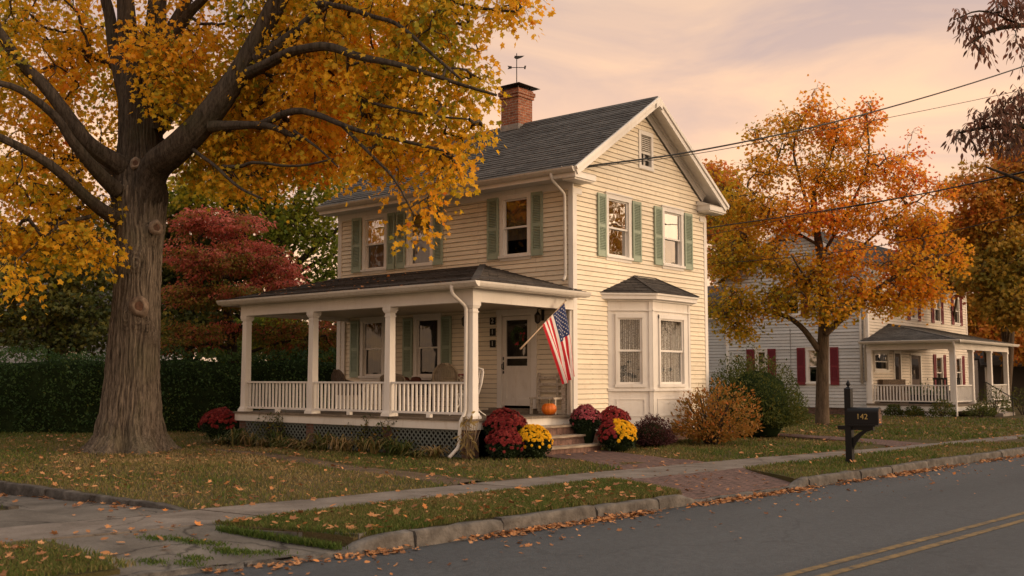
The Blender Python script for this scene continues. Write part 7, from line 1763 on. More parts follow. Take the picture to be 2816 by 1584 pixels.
for a, b, c, d in ((-3.06, -2.70, 1.22, 2.78), (-1.60, -1.24, 1.22, 2.78), (-5.40, -5.02, 1.3, 2.76), (-4.40, -4.03, 1.3, 2.76), (-4.12, -3.78, 4.1, 5.45), (-2.82, -2.48, 4.1, 5.45)): shutter(nb, FS, a, b, c, d, M['red_shutter'])
for a, b, c, d in e_w + e_low[1:]: shutter(nb, FE, a - 0.36, a - 0.02, c, d, M['red_shutter']); shutter(nb, FE, b + 0.02, b + 0.36, c, d, M['red_shutter'])
for i, (a, b, c, d) in enumerate(e_d):
    mb = MB(); mb.fbox(FE, a, a + 0.1, c, d, -0.05, 0.03); mb.fbox(FE, b - 0.1, b, c, d, -0.05, 0.03); mb.fbox(FE, a, b, d - 0.1, d + .02, -0.05, 0.034); dr = mb.build('door', M['trim'], nb)
    mb = MB(); mb.fbox(FE, a + 0.1, b - 0.1, c, d - 0.1, -0.05, -0.02); mb.build('door_leaf', plain('brown_door', (0.055, 0.028, 0.018), 0.6), dr)
    mb = MB(); mb.quadF(FE, a + 0.25, b - 0.25, c + 0.9, d - 0.25, -0.012); mb.build('pane', M['glass'], dr)
mb = MB(); mb.box((nx0 + 0.3, ny0 + 0.6, 0.3), (nx1 - 0.6, ny1 - 0.2, 5.8)); mb.build('dark_backing', M['dark'], nb)  # near-black filler stands in for the unlit rooms
# its porch
mb = MB(); mb.box((-3.0, 23.62, 0.42), (0.46, 31.2, 0.50)); mb.build('porch_deck', M['deck'], nb)
mb = MB(); mb.box((-2.98, 23.64, 0.24), (0.44, 23.68, 0.42)); mb.box((0.40, 23.68, 0.24), (0.44, 31.18, 0.42)); mb.build('fascia', M['trim'], nb)
lattice(nb, frame((0, 23.72, 0), (1, 0, 0), (0, -1, 0)), -2.9, 0.3, 0.02, 0.24, M['trim_old'], 0.09, 0.03)
mb = MB(); mb.box((-2.9, 23.9, -0.1), (0.3, 23.94, 0.42)); mb.build('crawl_shade_panel', M['dark'], nb)  # near-black panel for the shade under this porch
for x, y in ((-2.86, 23.76), (0.34, 23.76), (0.34, 26.1), (0.34, 28.6), (0.34, 31.0)):
    mb = MB(); mb.box((x - 0.085, y - 0.085, 0.5), (x + 0.085, y + 0.085, 2.62)); mb.box((x - 0.11, y - 0.11, 0.5), (x + 0.11, y + 0.11, 0.62)); mb.box((x - 0.11, y - 0.11, 2.54), (x + 0.11, y + 0.11, 2.62)); mb.build('porch_post', M['trim'], nb)
railing(nb, (-2.77, 23.76, 0), (0.25, 23.76, 0), 0.58, 1.24, 24, M['trim'], w=0.045, foot=False); railing(nb, (0.34, 23.85, 0), (0.34, 26.0, 0), 0.58, 1.24, 18, M['trim'], foot=False); railing(nb, (0.34, 28.7, 0), (0.34, 30.9, 0), 0.58, 1.24, 18, M['trim'], foot=False)
mb = MB(); mb.box((-2.95, 23.66, 2.62), (0.44, 23.84, 2.90)); mb.box((0.26, 23.84, 2.62), (0.44, 31.1, 2.90)); mb.box((-2.95, 23.84, 2.80), (0.26, 31.1, 2.82)); mb.build('porch_beam', M['trim'], nb)
A_, B_, C_, HT2, HE = Vector((-3.12, 23.36, 2.96)), Vector((0.72, 23.36, 2.96)), Vector((0.72, 31.5, 2.96)), Vector((-2.99, 26.3, 3.78)), Vector((-2.99, 31.5, 3.78))
mb = MB()
for P in ([A_, B_, HT2], [B_, C_, HE, HT2]):
    u = (P[1] - P[0]).normalized(); nn = (P[1] - P[0]).cross(P[-1] - P[0]).normalized(); v = nn.cross(u).normalized()
    if v.z < 0: v, nn = -v, -nn
    if nn.z < 0: nn = -nn
    mb.courses((P[0], u, v, nn), [((p - P[0]).dot(u), (p - P[0]).dot(v)) for p in P], (), 0.14, 0.012, 0.5, 36)
mb.bar(B_ + Vector((0, 0, .012)), HT2 + Vector((0, 0, .012)), 0.14, 0.02); mb.build('porch_roof', M['shingle'], nb)
mb = MB(); mb.box((-3.1, 23.38, 2.86), (0.70, 23.42, 2.955)); mb.box((0.66, 23.42, 2.86), (0.70, 31.5, 2.955)); mb.box((-3.0, 23.42, 2.88), (0.66, 23.66, 2.90)); mb.box((0.44, 23.66, 2.88), (0.66, 31.5, 2.90)); mb.build('porch_fascia', M['trim'], nb)
gutter(nb, (-3.12, 23.38, 2.96), (0.8, 23.38, 2.96), (0, -1, 0)); gutter(nb, (0.70, 23.40, 2.959), (0.70, 31.5, 2.959), (1, 0, 0))
pipe([(0.55, 23.32, 2.90), (0.50, 23.55, 2.65), (0.50, 23.58, 0.4), (0.55, 23.42, 0.05)], 0.08).build('downpipe', M['trim'], nb)
pipe([(-3.10, 23.9, 5.7), (-3.12, 23.94, 5.4), (-3.12, 23.94, 1.4)], 0.09).build('downpipe', M['trim_old'], nb)
pipe([(-3.28, 23.95, 5.6), (-3.28, 23.95, 1.3)], 0.10).build('downpipe', M['trim_old'], nb)
# dim porch furniture and iron handrail
def dim_chair(label, x, y, rz):
    c = thing('porch_chair', (0, 0, 0), label, 'chair', 'dark chairs on the white house porch')
    mb = MB(); mb.box((-0.28, -0.26, 0.38), (0.28, 0.26, 0.44)); mb.build('seat', M['iron'], c)
    mb = MB()
    for k in range(5): mb.box((-0.26 + k * 0.12, 0.24, 0.44), (-0.20 + k * 0.12, 0.27, 1.0))
    mb.box((-0.28, 0.235, 0.94), (0.28, 0.275, 1.02)); mb.build('backrest', M['iron'], c)
    for sx in (-0.25, 0.25):
        for sy in (-0.22, 0.22): mb = MB(); mb.box((sx - .02, sy - .02, 0), (sx + .02, sy + .02, 0.39)); mb.build('leg', M['iron'], c)
    c.location = (x, y, 0.5); c.rotation_euler = (0, 0, rz)
sf = thing('porch_sofa', (-2.55, 26.2, 0.5), 'long dark brown sofa behind the near railing of the white house porch', 'sofa')
mb = MB(); mb.box((-2.85, 24.9, 0.62), (-2.1, 27.5, 0.95)); mb.build('seat', M['wicker_brown'], sf)
mb = MB(); mb.box((-2.95, 24.9, 0.95), (-2.78, 27.5, 1.45)); mb.build('backrest', M['wicker_brown'], sf)
for y_ in (24.85, 27.45): mb = MB(); mb.box((-2.92, y_, 0.5), (-2.08, y_ + 0.12, 1.15)); mb.build('arm', M['wicker_brown'], sf)
tv = thing('porch_planter', (-0.7, 24.3, 0.5), 'dark planter box of trailing green plants inside the white house porch railing', 'planter')
mb = MB(); mb.box((-1.5, 24.15, 0.5), (-0.2, 24.5, 0.85)); mb.build('box', M['dark'], tv)
rg = np.random.default_rng(17); n = 500; P_ = np.stack([rg.uniform(-1.55, -0.15, n), rg.uniform(24.1, 24.55, n), 0.85 + np.abs(rg.normal(size=n)) * 0.16], 1)
link_leaves('foliage', tv, P_, rg.normal(size=(n, 3)) + np.array([0, 0, 0.5]), rg.normal(size=(n, 3)) + np.array([0, 0, .5]), 0.09, OVAL, M['hedge_leaf'], rg.uniform(0, 1, n))
dim_chair('dark chair behind the near railing of the white house porch', -0.9, 26.2, 0.4); dim_chair('dark chair by the second window of the white house porch', -2.0, 31.0, -1.2); dim_chair('dark chair at the middle of the white house porch', -1.2, 28.4, -0.7)
mb = MB(); FW_ = frame((-13.2, 24.6, 0), (1, 0, 0), (0, -1, 0)); mb.courses(FW_, [(0, 0.28), (3.85, 0.28), (3.85, 4.4), (0, 4.4)], (), 0.135, 0.024, 0.5, 39, 0.014); mb.courses(frame((-13.2, 31, 0), (0, -1, 0), (-1, 0, 0)), [(0, 0.28), (6.4, 0.28), (6.4, 4.4), (0, 4.4)], (), 0.135, 0.02, 0.5, 40); mb.build('wing_wall', M['white_siding'], nb)
mb = MB(); mb.prism([(-13.6, 24.2, 4.35), (-9.3, 24.2, 4.35), (-9.3, 27.8, 5.9), (-13.6, 27.8, 5.9)], (0, 0, 0.12)); mb.prism([(-13.6, 31.4, 4.35), (-9.3, 31.4, 4.35), (-9.3, 27.8, 5.9), (-13.6, 27.8, 5.9)], (0, 0, 0.12)); mb.build('wing_roof', M['shingle_old'], nb)
mb = MB(); mb.box((-13.1, 24.7, -0.3), (-9.4, 30.9, 0.3)); mb.build('foundation', M['foundation'], nb)
hr = thing('handrail', (1.2, 27.2, 0), 'black iron handrail at the white house porch steps', 'handrail')
mb = MB(); mb.tube([(0.5, 27.0, 1.35), (0.62, 27.0, 1.34), (1.6, 27.0, 0.72), (1.75, 27.0, 0.68)], 0.022, 6); mb.build('rail', M['iron'], hr)
for x, z in ((0.62, 1.33), (1.6, 0.72)): mb = MB(); mb.box((x - .015, 26.985, -0.02), (x + .015, 27.015, z)); mb.build('baluster', M['iron'], hr)
ps = thing('porch_steps', (0.9, 27.3, 0), 'low grey steps up to the white house porch, behind the bushes', 'steps')
mb = MB()
for i in range(3): mb.box((0.46, 26.5, -0.1), (0.46 + 0.3 * (3 - i), 28.2, 0.12 * (i + 1)))
mb.build('treads', M['cement'], ps)
for i, (x, y, r_, h, lab) in enumerate(((-1.75, 23.2, 0.32, 0.5, 'small green bush before the lattice of the white house porch'), (-0.95, 23.15, 0.36, 0.42, 'low dark bush before the white porch lattice, right of the small green one'), (0.15, 23.0, 0.42, 0.72, 'dark green bush at the corner post of the white house porch'), (1.05, 24.6, 0.55, 0.5, 'low bush beside the white house porch, right of the downpipe'), (1.15, 25.9, 0.6, 1.2, 'tall loose bush in front of the white house porch railing gap'), (1.6, 28.6, 0.85, 1.1, 'broad bush by the white house porch steps'), (2.2, 31.5, 1.0, 1.5, 'dark bush beyond the white house porch steps'))):
    shrub('bush', lab, 'bush', (x, y, 0), r_, h, 900, 0.075, M['shrub_leaf'], 600 + i, stems=8, hollow=0.4)
# houses further off
def far_house(label, c, w, dp, h, rh, rz, wall, roofm, wins=(), kind_w='wall', porch=False):
    t = thing('house', (0, 0, 0), label, 'house'); F = frame((0, -dp / 2, 0), (1, 0, 0), (0, -1, 0))
    mb = MB(); mb.courses(F, [(-w / 2, 0), (w / 2, 0), (w / 2, h), (-w / 2, h)], wins, 0.16, 0.02, 0.4, 5); mb.courses(frame((w / 2, 0, 0), (0, 1, 0), (1, 0, 0)), [(-dp / 2, 0), (dp / 2, 0), (dp / 2, h), (0, h + rh), (-dp / 2, h)], (), 0.16, 0.02, 0.4, 6); mb.courses(frame((-w / 2, 0, 0), (0, -1, 0), (-1, 0, 0)), [(-dp / 2, 0), (dp / 2, 0), (dp / 2, h), (0, h + rh), (-dp / 2, h)], (), 0.16, 0.02, 0.4, 7); mb.build('wall', wall, t)
    mb = MB(); sl = rh / (dp / 2)
    for s in (1, -1): mb.prism([(-w / 2 - .4, -s * (dp / 2 + .4), h - .4 * sl), (w / 2 + .4, -s * (dp / 2 + .4), h - .4 * sl), (w / 2 + .4, 0, h + rh), (-w / 2 - .4, 0, h + rh)], (0, 0, 0.1))
    mb.build('roof', roofm, t)
    for i, (a, b, cc, d) in enumerate(wins): window(t, F, a, b, cc, d, M['glass'], M['screen'], 'shade', 0.4, seed=i)
    mb = MB(); mb.box((-w / 2 + .3, -dp / 2 + .6, 0.1), (w / 2 - .3, dp / 2 - .3, h - .05)); mb.build('dark_backing', M['dark'], t)  # near-black filler for the unlit inside
    if porch:
        mb = MB(); mb.prism([(-w / 2, -dp / 2 - 2.2, 2.1), (w / 2, -dp / 2 - 2.2, 2.1), (w / 2, -dp / 2 + .3, 3.0), (-w / 2, -dp / 2 + .3, 3.0)], (0, 0, .12)); mb.build('porch_roof', roofm, t)
        for k in range(4): mb = MB(); x = -w / 2 + .3 + k * (w - .6) / 3; mb.box((x - .08, -dp / 2 - 2.0, 0), (x + .08, -dp / 2 - 1.84, 2.15)); mb.build('porch_post', M['trim_old'], t)
    t.location = c; t.rotation_euler = (0, 0, rz)
    return t
M['grey_siding'] = painted('blue_grey_siding', (0.40, 0.40, 0.42), amount=0.3); M['brown_siding'] = painted('brown_siding', (0.075, 0.06, 0.05), amount=0.3)
far_house('pale grey house beyond the hedge, seen between the left porch posts', (-20.0, 17.5, 0), 9, 8, 4.4, 2.6, math.radians(40), M['white_siding'], M['shingle'], [(1.2, 2.1, 1.6, 3.0), (3.0, 3.9, 1.6, 3.0)])
far_house('blue grey house behind the olive tree at the left edge', (-33.5, 5.5, 0), 9, 8, 4.0, 2.6, math.radians(40), M['grey_siding'], M['shingle'], [(-2, -1, 1.4, 2.9), (2.0, 3.0, 1.4, 2.9)])
far_house('dark bungalow with a grey porch roof far right beyond the white house', (-1.0, 50.5, 0), 11, 8, 2.7, 2.0, math.radians(20), M['brown_siding'], M['shingle_old'], [(-2.6, -1.6, 0.9, 2.2), (1.0, 2.0, 0.9, 2.2), (3.2, 4.2, 0.9, 2.2)], porch=True)

# ---------------------------------------------------------------- overhead cables
M['cable'] = plain('cable_black', (0.014, 0.013, 0.013), 0.6)
def cable(label, pts, r, cat='cable'):
    o = None; mb = MB(); mb.tube([tuple(p) for p in smooth_poly(pts, 3)], r, 6); o = mb.build('overhead_cable', M['cable']); tag(o, label, cat, 'overhead service cables')
cable('thick black service cable from the cream house eave corner, upper of the pair', [(0.100,0.268,6.044), (1.162,2.933,6.627), (2.799,8.092,8.120), (5.428,14.868,10.560), (8.904,21.700,13.587)], 0.021)
cable('thin service cable just below the thick one at the gable', [(0.100,0.297,6.023), (1.196,2.962,6.571), (3.133,8.764,8.163), (5.227,14.699,9.846), (8.836,21.643,12.004)], 0.009)
cable('twisted cable crossing the middle of the orange street maple', [(-5.573,13.469,6.493), (-3.728,12.406,6.412), (0.333,10.592,6.218), (2.820,9.415,6.134), (4.549,8.908,6.144), (6.906,8.275,6.273), (9.563,7.894,6.589)], 0.018)
cable('thin cable joining the twisted one, behind the cream house corner', [(-5.576,13.466,6.159), (-3.731,12.403,6.163), (-1.372,11.120,6.124), (0.332,10.592,6.183), (2.819,9.415,6.102), (6.905,8.274,6.235), (9.561,7.892,6.538)], 0.009)
cable('lowest thin cable across the orange street maple', [(-5.585,13.459,5.328), (-3.713,12.418,5.207), (0.372,10.625,5.001), (3.253,9.126,4.922), (5.238,8.833,5.135), (6.822,8.465,5.324), (9.527,7.863,5.686)], 0.010)

# ---------------------------------------------------------------- grass
M['grass'] = leafmat('grass_blade', [(0.0, (0.055, 0.098, 0.020)), (0.3, (0.10, 0.125, 0.030)), (0.55, (0.165, 0.140, 0.050)), (0.8, (0.25, 0.180, 0.082)), (1.0, (0.36, 0.26, 0.13))], trans=0.25, rough=0.8, spec=0.1)
CAM = np.array([13.212, -17.757, 1.5])
def inside(P, poly):
    x, y = P[:, 0], P[:, 1]; r = np.zeros(len(P), bool); j = len(poly) - 1
    for i in range(len(poly)):
        xi, yi = poly[i][:2]; xj, yj = poly[j][:2]
        c = ((yi > y) != (yj > y)) & (x < (xj - xi) * (y - yi) / (yj - yi + 1e-12) + xi); r ^= c; j = i
    return r
BP1 = [(0.5, -2.1), (2.2, -2.6), (3.5, -3.35), (3.75, -1.05), (2.3, -0.85), (0.9, -0.2)]
DIRT = [p[:2] for p in TA] + [p[:2] for p in TB[::-1]]
BP2 = [(-2.0, 8.35), (3.2, 6.45), (5.0, 5.4), (5.1, 6.85), (3.5, 7.25), (-2.0, 9.05)]
def blades(P, h, w, rg, hue):
    n = len(P); a = rg.uniform(0, 2 * math.pi, n); lean = rg.normal(size=(n, 2)) * 0.45; ww = w * rg.uniform(0.7, 1.3, n); hh = h * rg.uniform(0.55, 1.3, n)
    e = np.stack([np.cos(a), np.sin(a), np.zeros(n)], 1) * ww[:, None]; tip = P + np.stack([lean[:, 0] * hh, lean[:, 1] * hh, hh], 1); mid = P + (tip - P) * 0.55 + np.array([0, 0, 0.12]) * hh[:, None]
    V = np.stack([P - e, P + e, mid + e * 0.8, tip, mid - e * 0.8], 1).reshape(-1, 3)
    return V, np.repeat(hue, 5)
rg = np.random.default_rng(99)
def tone(P):
    q = np.stack([P[:, 0], P[:, 1], np.zeros(len(P))], 1)
    return 0.42 + 0.22 * lumps(q, 0.55, 5) + 0.13 * lumps(q, 1.9, 6) + rg.normal(size=len(P)) * 0.17 + 0.06
allV, allR = [], []
def sow(n, x0, x1, y0, y1, zfun, keep, h, w, dtone=0.0, thin=True):
    P = np.stack([rg.uniform(x0, x1, n), rg.uniform(y0, y1, n), np.zeros(n)], 1)
    P = P[keep(P)]
    d = np.linalg.norm(P - CAM, axis=1)
    if thin: P = P[rg.uniform(size=len(P)) < np.clip((24 / d) ** 2 * 0.62, 0.0, 1)]
    P[:, 2] = zfun(P)
    d = np.linalg.norm(P - CAM, axis=1); sc = np.clip(d / 16, 0.8, 2.2)
    t = tone(P) + (dtone(P) if callable(dtone) else dtone)
    V, R = blades(P, h * (0.8 + 0.2 * sc) * (1 + 0.35 * np.clip(0.5 - t, -0.5, 0.5)), w * sc, rg, np.clip(t, 0, 1)); allV.append(V); allR.append(R)
lawn_keep = lambda P: (P[:, 0] < far_x(P[:, 1]) - 0.0) & (~inside(P, BP1)) & (~inside(P, BP2)) & (~(inside(P, DIRT) & (rg.uniform(size=len(P)) < 0.86))) & (~((P[:, 0] > -7.4) & (P[:, 0] < 0.2) & (P[:, 1] > -3.35) & (P[:, 1] < 6))) & (np.hypot(P[:, 0] + 6.89, P[:, 1] + 6.11) > 0.8)
lz = lambda P: bump_z(P[:, 0], P[:, 1]) + 0.0
brown = lambda P: 0.20 * np.exp(-((P[:, 0] + 4.5) ** 2 / 30 + (P[:, 1] + 7.0) ** 2 / 10)) - 0.12 * np.exp(-((far_x(P[:, 1]) - P[:, 0]) / 0.9) ** 2)
sow(190000, -16, 4.2, -10.78, 8.5, lz, lawn_keep, 0.050, 0.0075, brown)
sow(60000, -8, 6, 8, 24, lz, lambda P: (P[:, 0] < far_x(P[:, 1])) & ~inside(P, BP2) & (P[:, 1] < 23.6), 0.055, 0.010, -0.02)
vp = [p[:2] for p in V1A] + [p[:2] for p in V1B[::-1]]
vgreen = lambda P: 0.03 - 0.22 * np.exp(-((P[:, 1] + 11.0) / 1.2) ** 2) + 0.10 * np.exp(-((P[:, 1] + 8.0) / 1.5) ** 2)
sow(78000, 3.8, 6.3, -11.5, -4.8, lambda P: 0.6 * bump_z(P[:, 0], P[:, 1]) - 0.005, lambda P: inside(P, vp), 0.055, 0.0065, vgreen, thin=False)
v2 = [p[:2] for p in V2A[:40]] + [p[:2] for p in V2B[:40][::-1]]
sow(60000, 4.7, 8.5, -2.9, 24, lambda P: 0.6 * bump_z(P[:, 0], P[:, 1]) - 0.005, lambda P: inside(P, v2) & ~((P[:, 1] > 8.25) & (P[:, 1] < 10.3)), 0.055, 0.0075, -0.04)
sow(26000, 2.9, 5.3, -16, -12.95, lambda P: -0.02 - 0.02 * (P[:, 0] - 3.3), lambda P: (P[:, 0] > near_x(P[:, 1])) & (P[:, 0] < kerb_x(P[:, 1]) - .12) & ((P[:, 1] < -13.12) | (rg.uniform(size=len(P)) < 0.5)), 0.050, 0.006, -0.08, thin=False)
sow(30000, -16, 0.9, -16, -12.1, lambda P: np.zeros(len(P)), lambda P: P[:, 0] < 0.9, 0.055, 0.0075, -0.05, thin=False)
# grass creeping out of the cracks in the apron, and along the kerb return
def tufts(cs, n, r_, h):
    for (x, y, z, rr) in cs:
        P = np.array([x, y, z]) + rg.normal(size=(n, 3)) * np.array([rr, rr * 0.45, 0]); V, R = blades(P, np.full(n, h), np.full(n, 0.005), rg, np.clip(rg.normal(0.12, 0.12, n), 0, 1)); allV.append(V); allR.append(R)
def apr_z(x, y): s = (x - float(near_x(y))) / (float(kerb_x(y)) - float(near_x(y))); return 0.0 - 0.118 * s
for u in ((4.25, -12.05), (4.45, -12.0), (4.6, -11.9), (4.9, -11.95), (5.0, -12.0), (5.1, -11.85), (5.25, -11.7), (4.1, -12.2), (5.0, -12.35), (5.15, -12.5), (4.9, -12.7)):
    tufts([(u[0], u[1], apr_z(*u) + 0.003, 0.11)], 150, 0.1, 0.028)
for i in range(14):
    t = i / 13; x = 4.2 + 1.25 * t; y = -11.42 + 0.33 * t - 0.05; tufts([(x, y, apr_z(x, y), 0.06)], 120, 0.05, 0.06)
V = np.concatenate(allV); R = np.concatenate(allR); nbld = len(V) // 5
base = (np.arange(nbld) * 5)[:, None]
loops = (base + np.array([0, 1, 2, 4, 4, 2, 3])[None, :]).ravel(); tot = np.tile([4, 3], nbld); st = np.concatenate([[0], np.cumsum(tot)[:-1]])
go = bpy.data.objects.new('grass', np_mesh('grass', V, loops, st, tot, attrs={'rnd': R}, mats=[M['grass']])); col.objects.link(go)
tag(go, 'short patchy autumn grass on the lawn and verges', 'grass', kind='stuff')

# ---------------------------------------------------------------- fallen leaves
M['fallen'] = leafmat('fallen_leaf', [(0.0, (0.15, 0.065, 0.03)), (0.35, (0.30, 0.135, 0.055)), (0.6, (0.44, 0.20, 0.075)), (0.8, (0.54, 0.28, 0.13)), (1.0, (0.56, 0.19, 0.035))], trans=0.12, rough=0.75)
L = []      # x, y, z, size, place
def drop(n, xf, place, zf, sz=(0.05, 0.10)):
    for _ in range(n):
        q = xf()
        if q is None: continue
        L.append((q[0], q[1], zf(*q), rg.uniform(*sz), place))
def in_gutter():
    y = rg.uniform(-12.5, 24) if rg.uniform() < 0.75 else rg.uniform(-11, 2); k = abs(rg.normal()) * 0.085
    if rg.uniform() < 0.10: k = abs(rg.normal()) * 0.45
    if 0.5 + 0.5 * math.sin(2.3 * y) * math.sin(0.9 * y + 1) < rg.uniform() * 0.9: return None
    return (float(kerb_x(y)) + 0.03 + k, y)
drop(5200, in_gutter, 'gutter', lambda x, y: -0.146 + rg.uniform(0, 0.045) * math.exp(-(x - float(kerb_x(y))) / 0.10), (0.04, 0.085))
def on_road():
    y = rg.uniform(-13, 14); k = abs(rg.normal()) * 1.0 + 0.1
    return (float(kerb_x(y)) + k, y) if k < 5 else None
drop(230, on_road, 'road', lambda x, y: -0.143, (0.03, 0.065))
drop(26, lambda: (rg.uniform(3.2, 5.0), rg.uniform(-13, -11.5)), 'apron', lambda x, y: apr_z(x, y) + 0.01, (0.06, 0.10))
drop(60, lambda: (rg.uniform(-4, 2.5), -10.98 - abs(rg.normal()) * 0.12), 'driveway', lambda x, y: -0.115 + 0.125 * max(0, min(1, (x + 1.5) / 4.2)) + 0.01, (0.05, 0.10))
drop(14, lambda: (rg.uniform(-2, 2.8), rg.uniform(-12, -11.1)), 'driveway', lambda x, y: -0.115 + 0.125 * max(0, min(1, (x + 1.5) / 4.2)) + 0.01, (0.06, 0.10))
def on_verge():
    q = np.array([[rg.uniform(3.9, 6.2), rg.uniform(-11.3, -5), 0]]); return (q[0, 0], q[0, 1]) if inside(q, vp)[0] else None
drop(640, on_verge, 'verge', lambda x, y: 0.055 + rg.uniform(-0.03, 0.012), (0.045, 0.105))
def on_verge2():
    q = np.array([[rg.uniform(4.8, 8), rg.uniform(-2.6, 22), 0]]); return (q[0, 0], q[0, 1]) if inside(q, v2)[0] else None
drop(420, on_verge2, 'verge', lambda x, y: 0.04 + rg.uniform(-0.02, 0.012), (0.05, 0.10))
drop(120, lambda: (rg.uniform(3.3, 5), rg.uniform(-15.5, -13.1)), 'verge', lambda x, y: 0.0, (0.06, 0.11))
def on_sw():
    y = rg.uniform(-12, 22); a, b = float(far_x(y)), float(near_x(y)); e = rg.uniform()
    return (a + abs(rg.normal()) * 0.07, y) if e < 0.55 else ((b - abs(rg.normal()) * 0.06, y) if e < 0.8 else (rg.uniform(a, b), y))
drop(330, on_sw, 'sidewalk', lambda x, y: 0.017, (0.04, 0.085))
def on_lawn():
    x, y = rg.uniform(-13, 4), rg.uniform(-10.7, 8)
    if x > float(far_x(y)) or (-7.4 < x < 0.9 and y > -3.7): return None
    if rg.uniform() > 0.35 + 0.65 * math.exp(-((y + 8.2) / 2.6) ** 2): return None
    if rg.uniform() > 0.45 + 0.75 * float(lumps(np.array([[x, y, 0]]), 1.1, 12)[0]): return None
    return (x, y)
drop(9000, on_lawn, 'lawn', lambda x, y: 0.056 + rg.uniform(-0.03, 0.016), (0.05, 0.105))
drop(700, lambda: (lambda x, y: (x, y) if x < float(far_x(y)) else None)(rg.uniform(-7, 6), rg.uniform(8, 23)), 'lawn', lambda x, y: 0.04, (0.06, 0.11))
drop(40, lambda: (rg.uniform(0.9, 3.6), rg.uniform(-3.2, -0.8)), 'brick', lambda x, y: 0.022, (0.05, 0.09))
drop(60, lambda: (rg.uniform(4.7, 6.0), rg.uniform(-5.2, -2.2)), 'brick', lambda x, y: 0.02 - 0.095 * (x - 4.6) / 1.6, (0.05, 0.08))
def on_proof():
    x = -7 + abs(rg.normal()) * 2.2; y = rg.uniform(-3.4, -0.4)
    return (x, y) if x < -1.8 and x > -7.5 else None
drop(70, on_proof, 'porch roof', lambda x, y: 3.30 + (y + 3.5) / 3.49 * 0.77 + 0.022, (0.05, 0.09))
drop(46, lambda: (rg.uniform(-7.6, 0.2), -3.53), 'porch roof', lambda x, y: 3.285, (0.05, 0.08))
for q in ((0.30, -0.5), (0.32, -0.75), (0.28, -0.38), (0.55, -1.2), (0.82, -1.5)): L.append((q[0], q[1], {0.3: .57, 0.32: .57, 0.28: .57, 0.55: .385, 0.82: .20}[q[0]] + .008, 0.07, 'steps'))
A = np.array([l[:4] for l in L]); place = np.array([l[4] for l in L])
dist = np.linalg.norm(A[:, :3] - CAM, axis=1); app = A[:, 3] / dist
pick = np.zeros(len(A), bool)
fwd = np.array([-math.sin(YAW), math.cos(YAW)]); rgt = np.array([math.cos(YAW), math.sin(YAW)])
q = A[:, :2] - CAM[:2]; zf_, xf_ = q @ fwd, q @ rgt
inview = (zf_ > 2) & (np.abs(xf_ / zf_) < 0.489) & ((CAM[2] - A[:, 2]) / zf_ < 0.185)
cand = np.where(inview & (place != 'porch roof') & (place != 'steps'))[0]
pick[cand[np.argsort(-app[cand])[:300]]] = True
fa = rg.uniform(0, 2 * math.pi, len(A)); tilt = rg.normal(size=(len(A), 2)) * 0.35
ax = np.stack([np.cos(fa), np.sin(fa), rg.normal(size=len(A)) * 0.25], 1); nr = np.stack([tilt[:, 0], tilt[:, 1], np.ones(len(A))], 1)
hue = np.clip(rg.normal(0.47, 0.25, len(A)), 0, 1)
rest = ~pick
CURL = []
for tmpl in (MAPLE, OVAL, OAK):
    TV, TF = tmpl; V_ = TV.copy(); V_[:, 2] = V_[:, 2] * 1.6 + 0.35 * (V_[:, 1] - 0.45) ** 2; CURL.append((V_, TF))
kind_ = rg.integers(0, 3, len(A))
V3, lp3, tt3, rn3 = [], [], [], []; off = 0
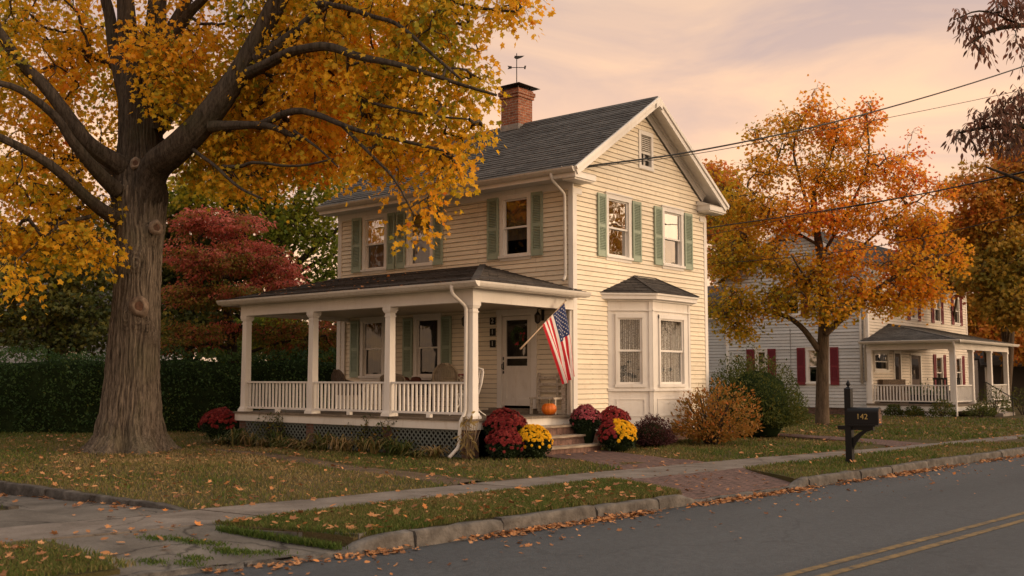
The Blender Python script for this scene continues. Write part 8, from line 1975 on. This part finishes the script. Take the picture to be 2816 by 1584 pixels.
for k in range(3):
    s = rest & (kind_ == k); me = leaf_mesh('tmp', A[s, :3], ax[s], nr[s], A[s, 3], CURL[k], M['fallen'], hue[s]); bpy.data.meshes.remove(me)
    TV, TF = CURL[k]; y = unit(ax[s]); z = nr[s] - (nr[s] * y).sum(1, keepdims=True) * y; z = unit(z); x = np.cross(y, z); sz = A[s, 3]
    VV = A[s, None, :3] + sz[:, None, None] * (TV[None, :, 0:1] * x[:, None] + TV[None, :, 1:2] * y[:, None] + TV[None, :, 2:3] * z[:, None]); n_ = s.sum(); kk = len(TV)
    V3.append(VV.reshape(-1, 3)); lp3.append((off + (np.arange(n_) * kk)[:, None] + np.array([i for f in TF for i in f])[None]).ravel()); tt3.append(np.tile([len(f) for f in TF], n_)); rn3.append(np.repeat(hue[s], kk)); off += n_ * kk
tt3 = np.concatenate(tt3)
fo = bpy.data.objects.new('fallen_leaves', np_mesh('fallen_leaves', np.concatenate(V3), np.concatenate(lp3), np.concatenate([[0], np.cumsum(tt3)[:-1]]), tt3, attrs={'rnd': np.concatenate(rn3)}, mats=[M['fallen']])); col.objects.link(fo)
tag(fo, 'dry orange brown leaves strewn over lawn, gutter and porch roof', 'fallen leaves', kind='stuff')
protos = {}
for k in range(3):
    for h in range(4):
        protos[(k, h)] = leaf_mesh('fallen_leaf', np.zeros((1, 3)), np.array([[0, 1.0, 0]]), np.array([[0, 0, 1.0]]), 1.0, CURL[k], M['fallen'], np.array([[0.25, 0.5, 0.7, 0.95][h]]).ravel())
first = None
where = {'gutter': 'lying in the gutter along the kerb', 'road': 'lying on the grey asphalt', 'apron': 'lying on the cracked concrete apron', 'driveway': 'lying on the concrete driveway', 'verge': 'lying on the grass verge', 'sidewalk': 'lying on the sidewalk slabs', 'lawn': 'lying on the front lawn', 'brick': 'lying on the brick paving'}
shade = ['dark brown', 'tan brown', 'pale orange', 'bright orange']
for i in np.where(pick)[0]:
    h = int(np.clip((hue[i] - 0.2) / 0.2, 0, 3))
    if first is None:
        first = bpy.data.objects.new('fallen_leaf', protos[(int(kind_[i]), h)]); col.objects.link(first); o = first
    else:
        o = first.copy(); o.data = protos[(int(kind_[i]), h)]; col.objects.link(o)
    y = Vector(ax[i]).normalized(); z = Vector(nr[i]); z = (z - y * z.dot(y)).normalized(); x = y.cross(z); s = float(A[i, 3])
    m = Matrix((x, y, z)).transposed().to_4x4(); m.translation = Vector(A[i, :3]); o.matrix_world = m @ Matrix.Scale(s, 4)
    lab = '%s fallen leaf %s' % (shade[h], where[str(place[i])])
    tag(o, lab, 'leaf', lab.replace('leaf', 'leaves', 1).replace('lying ', ''))
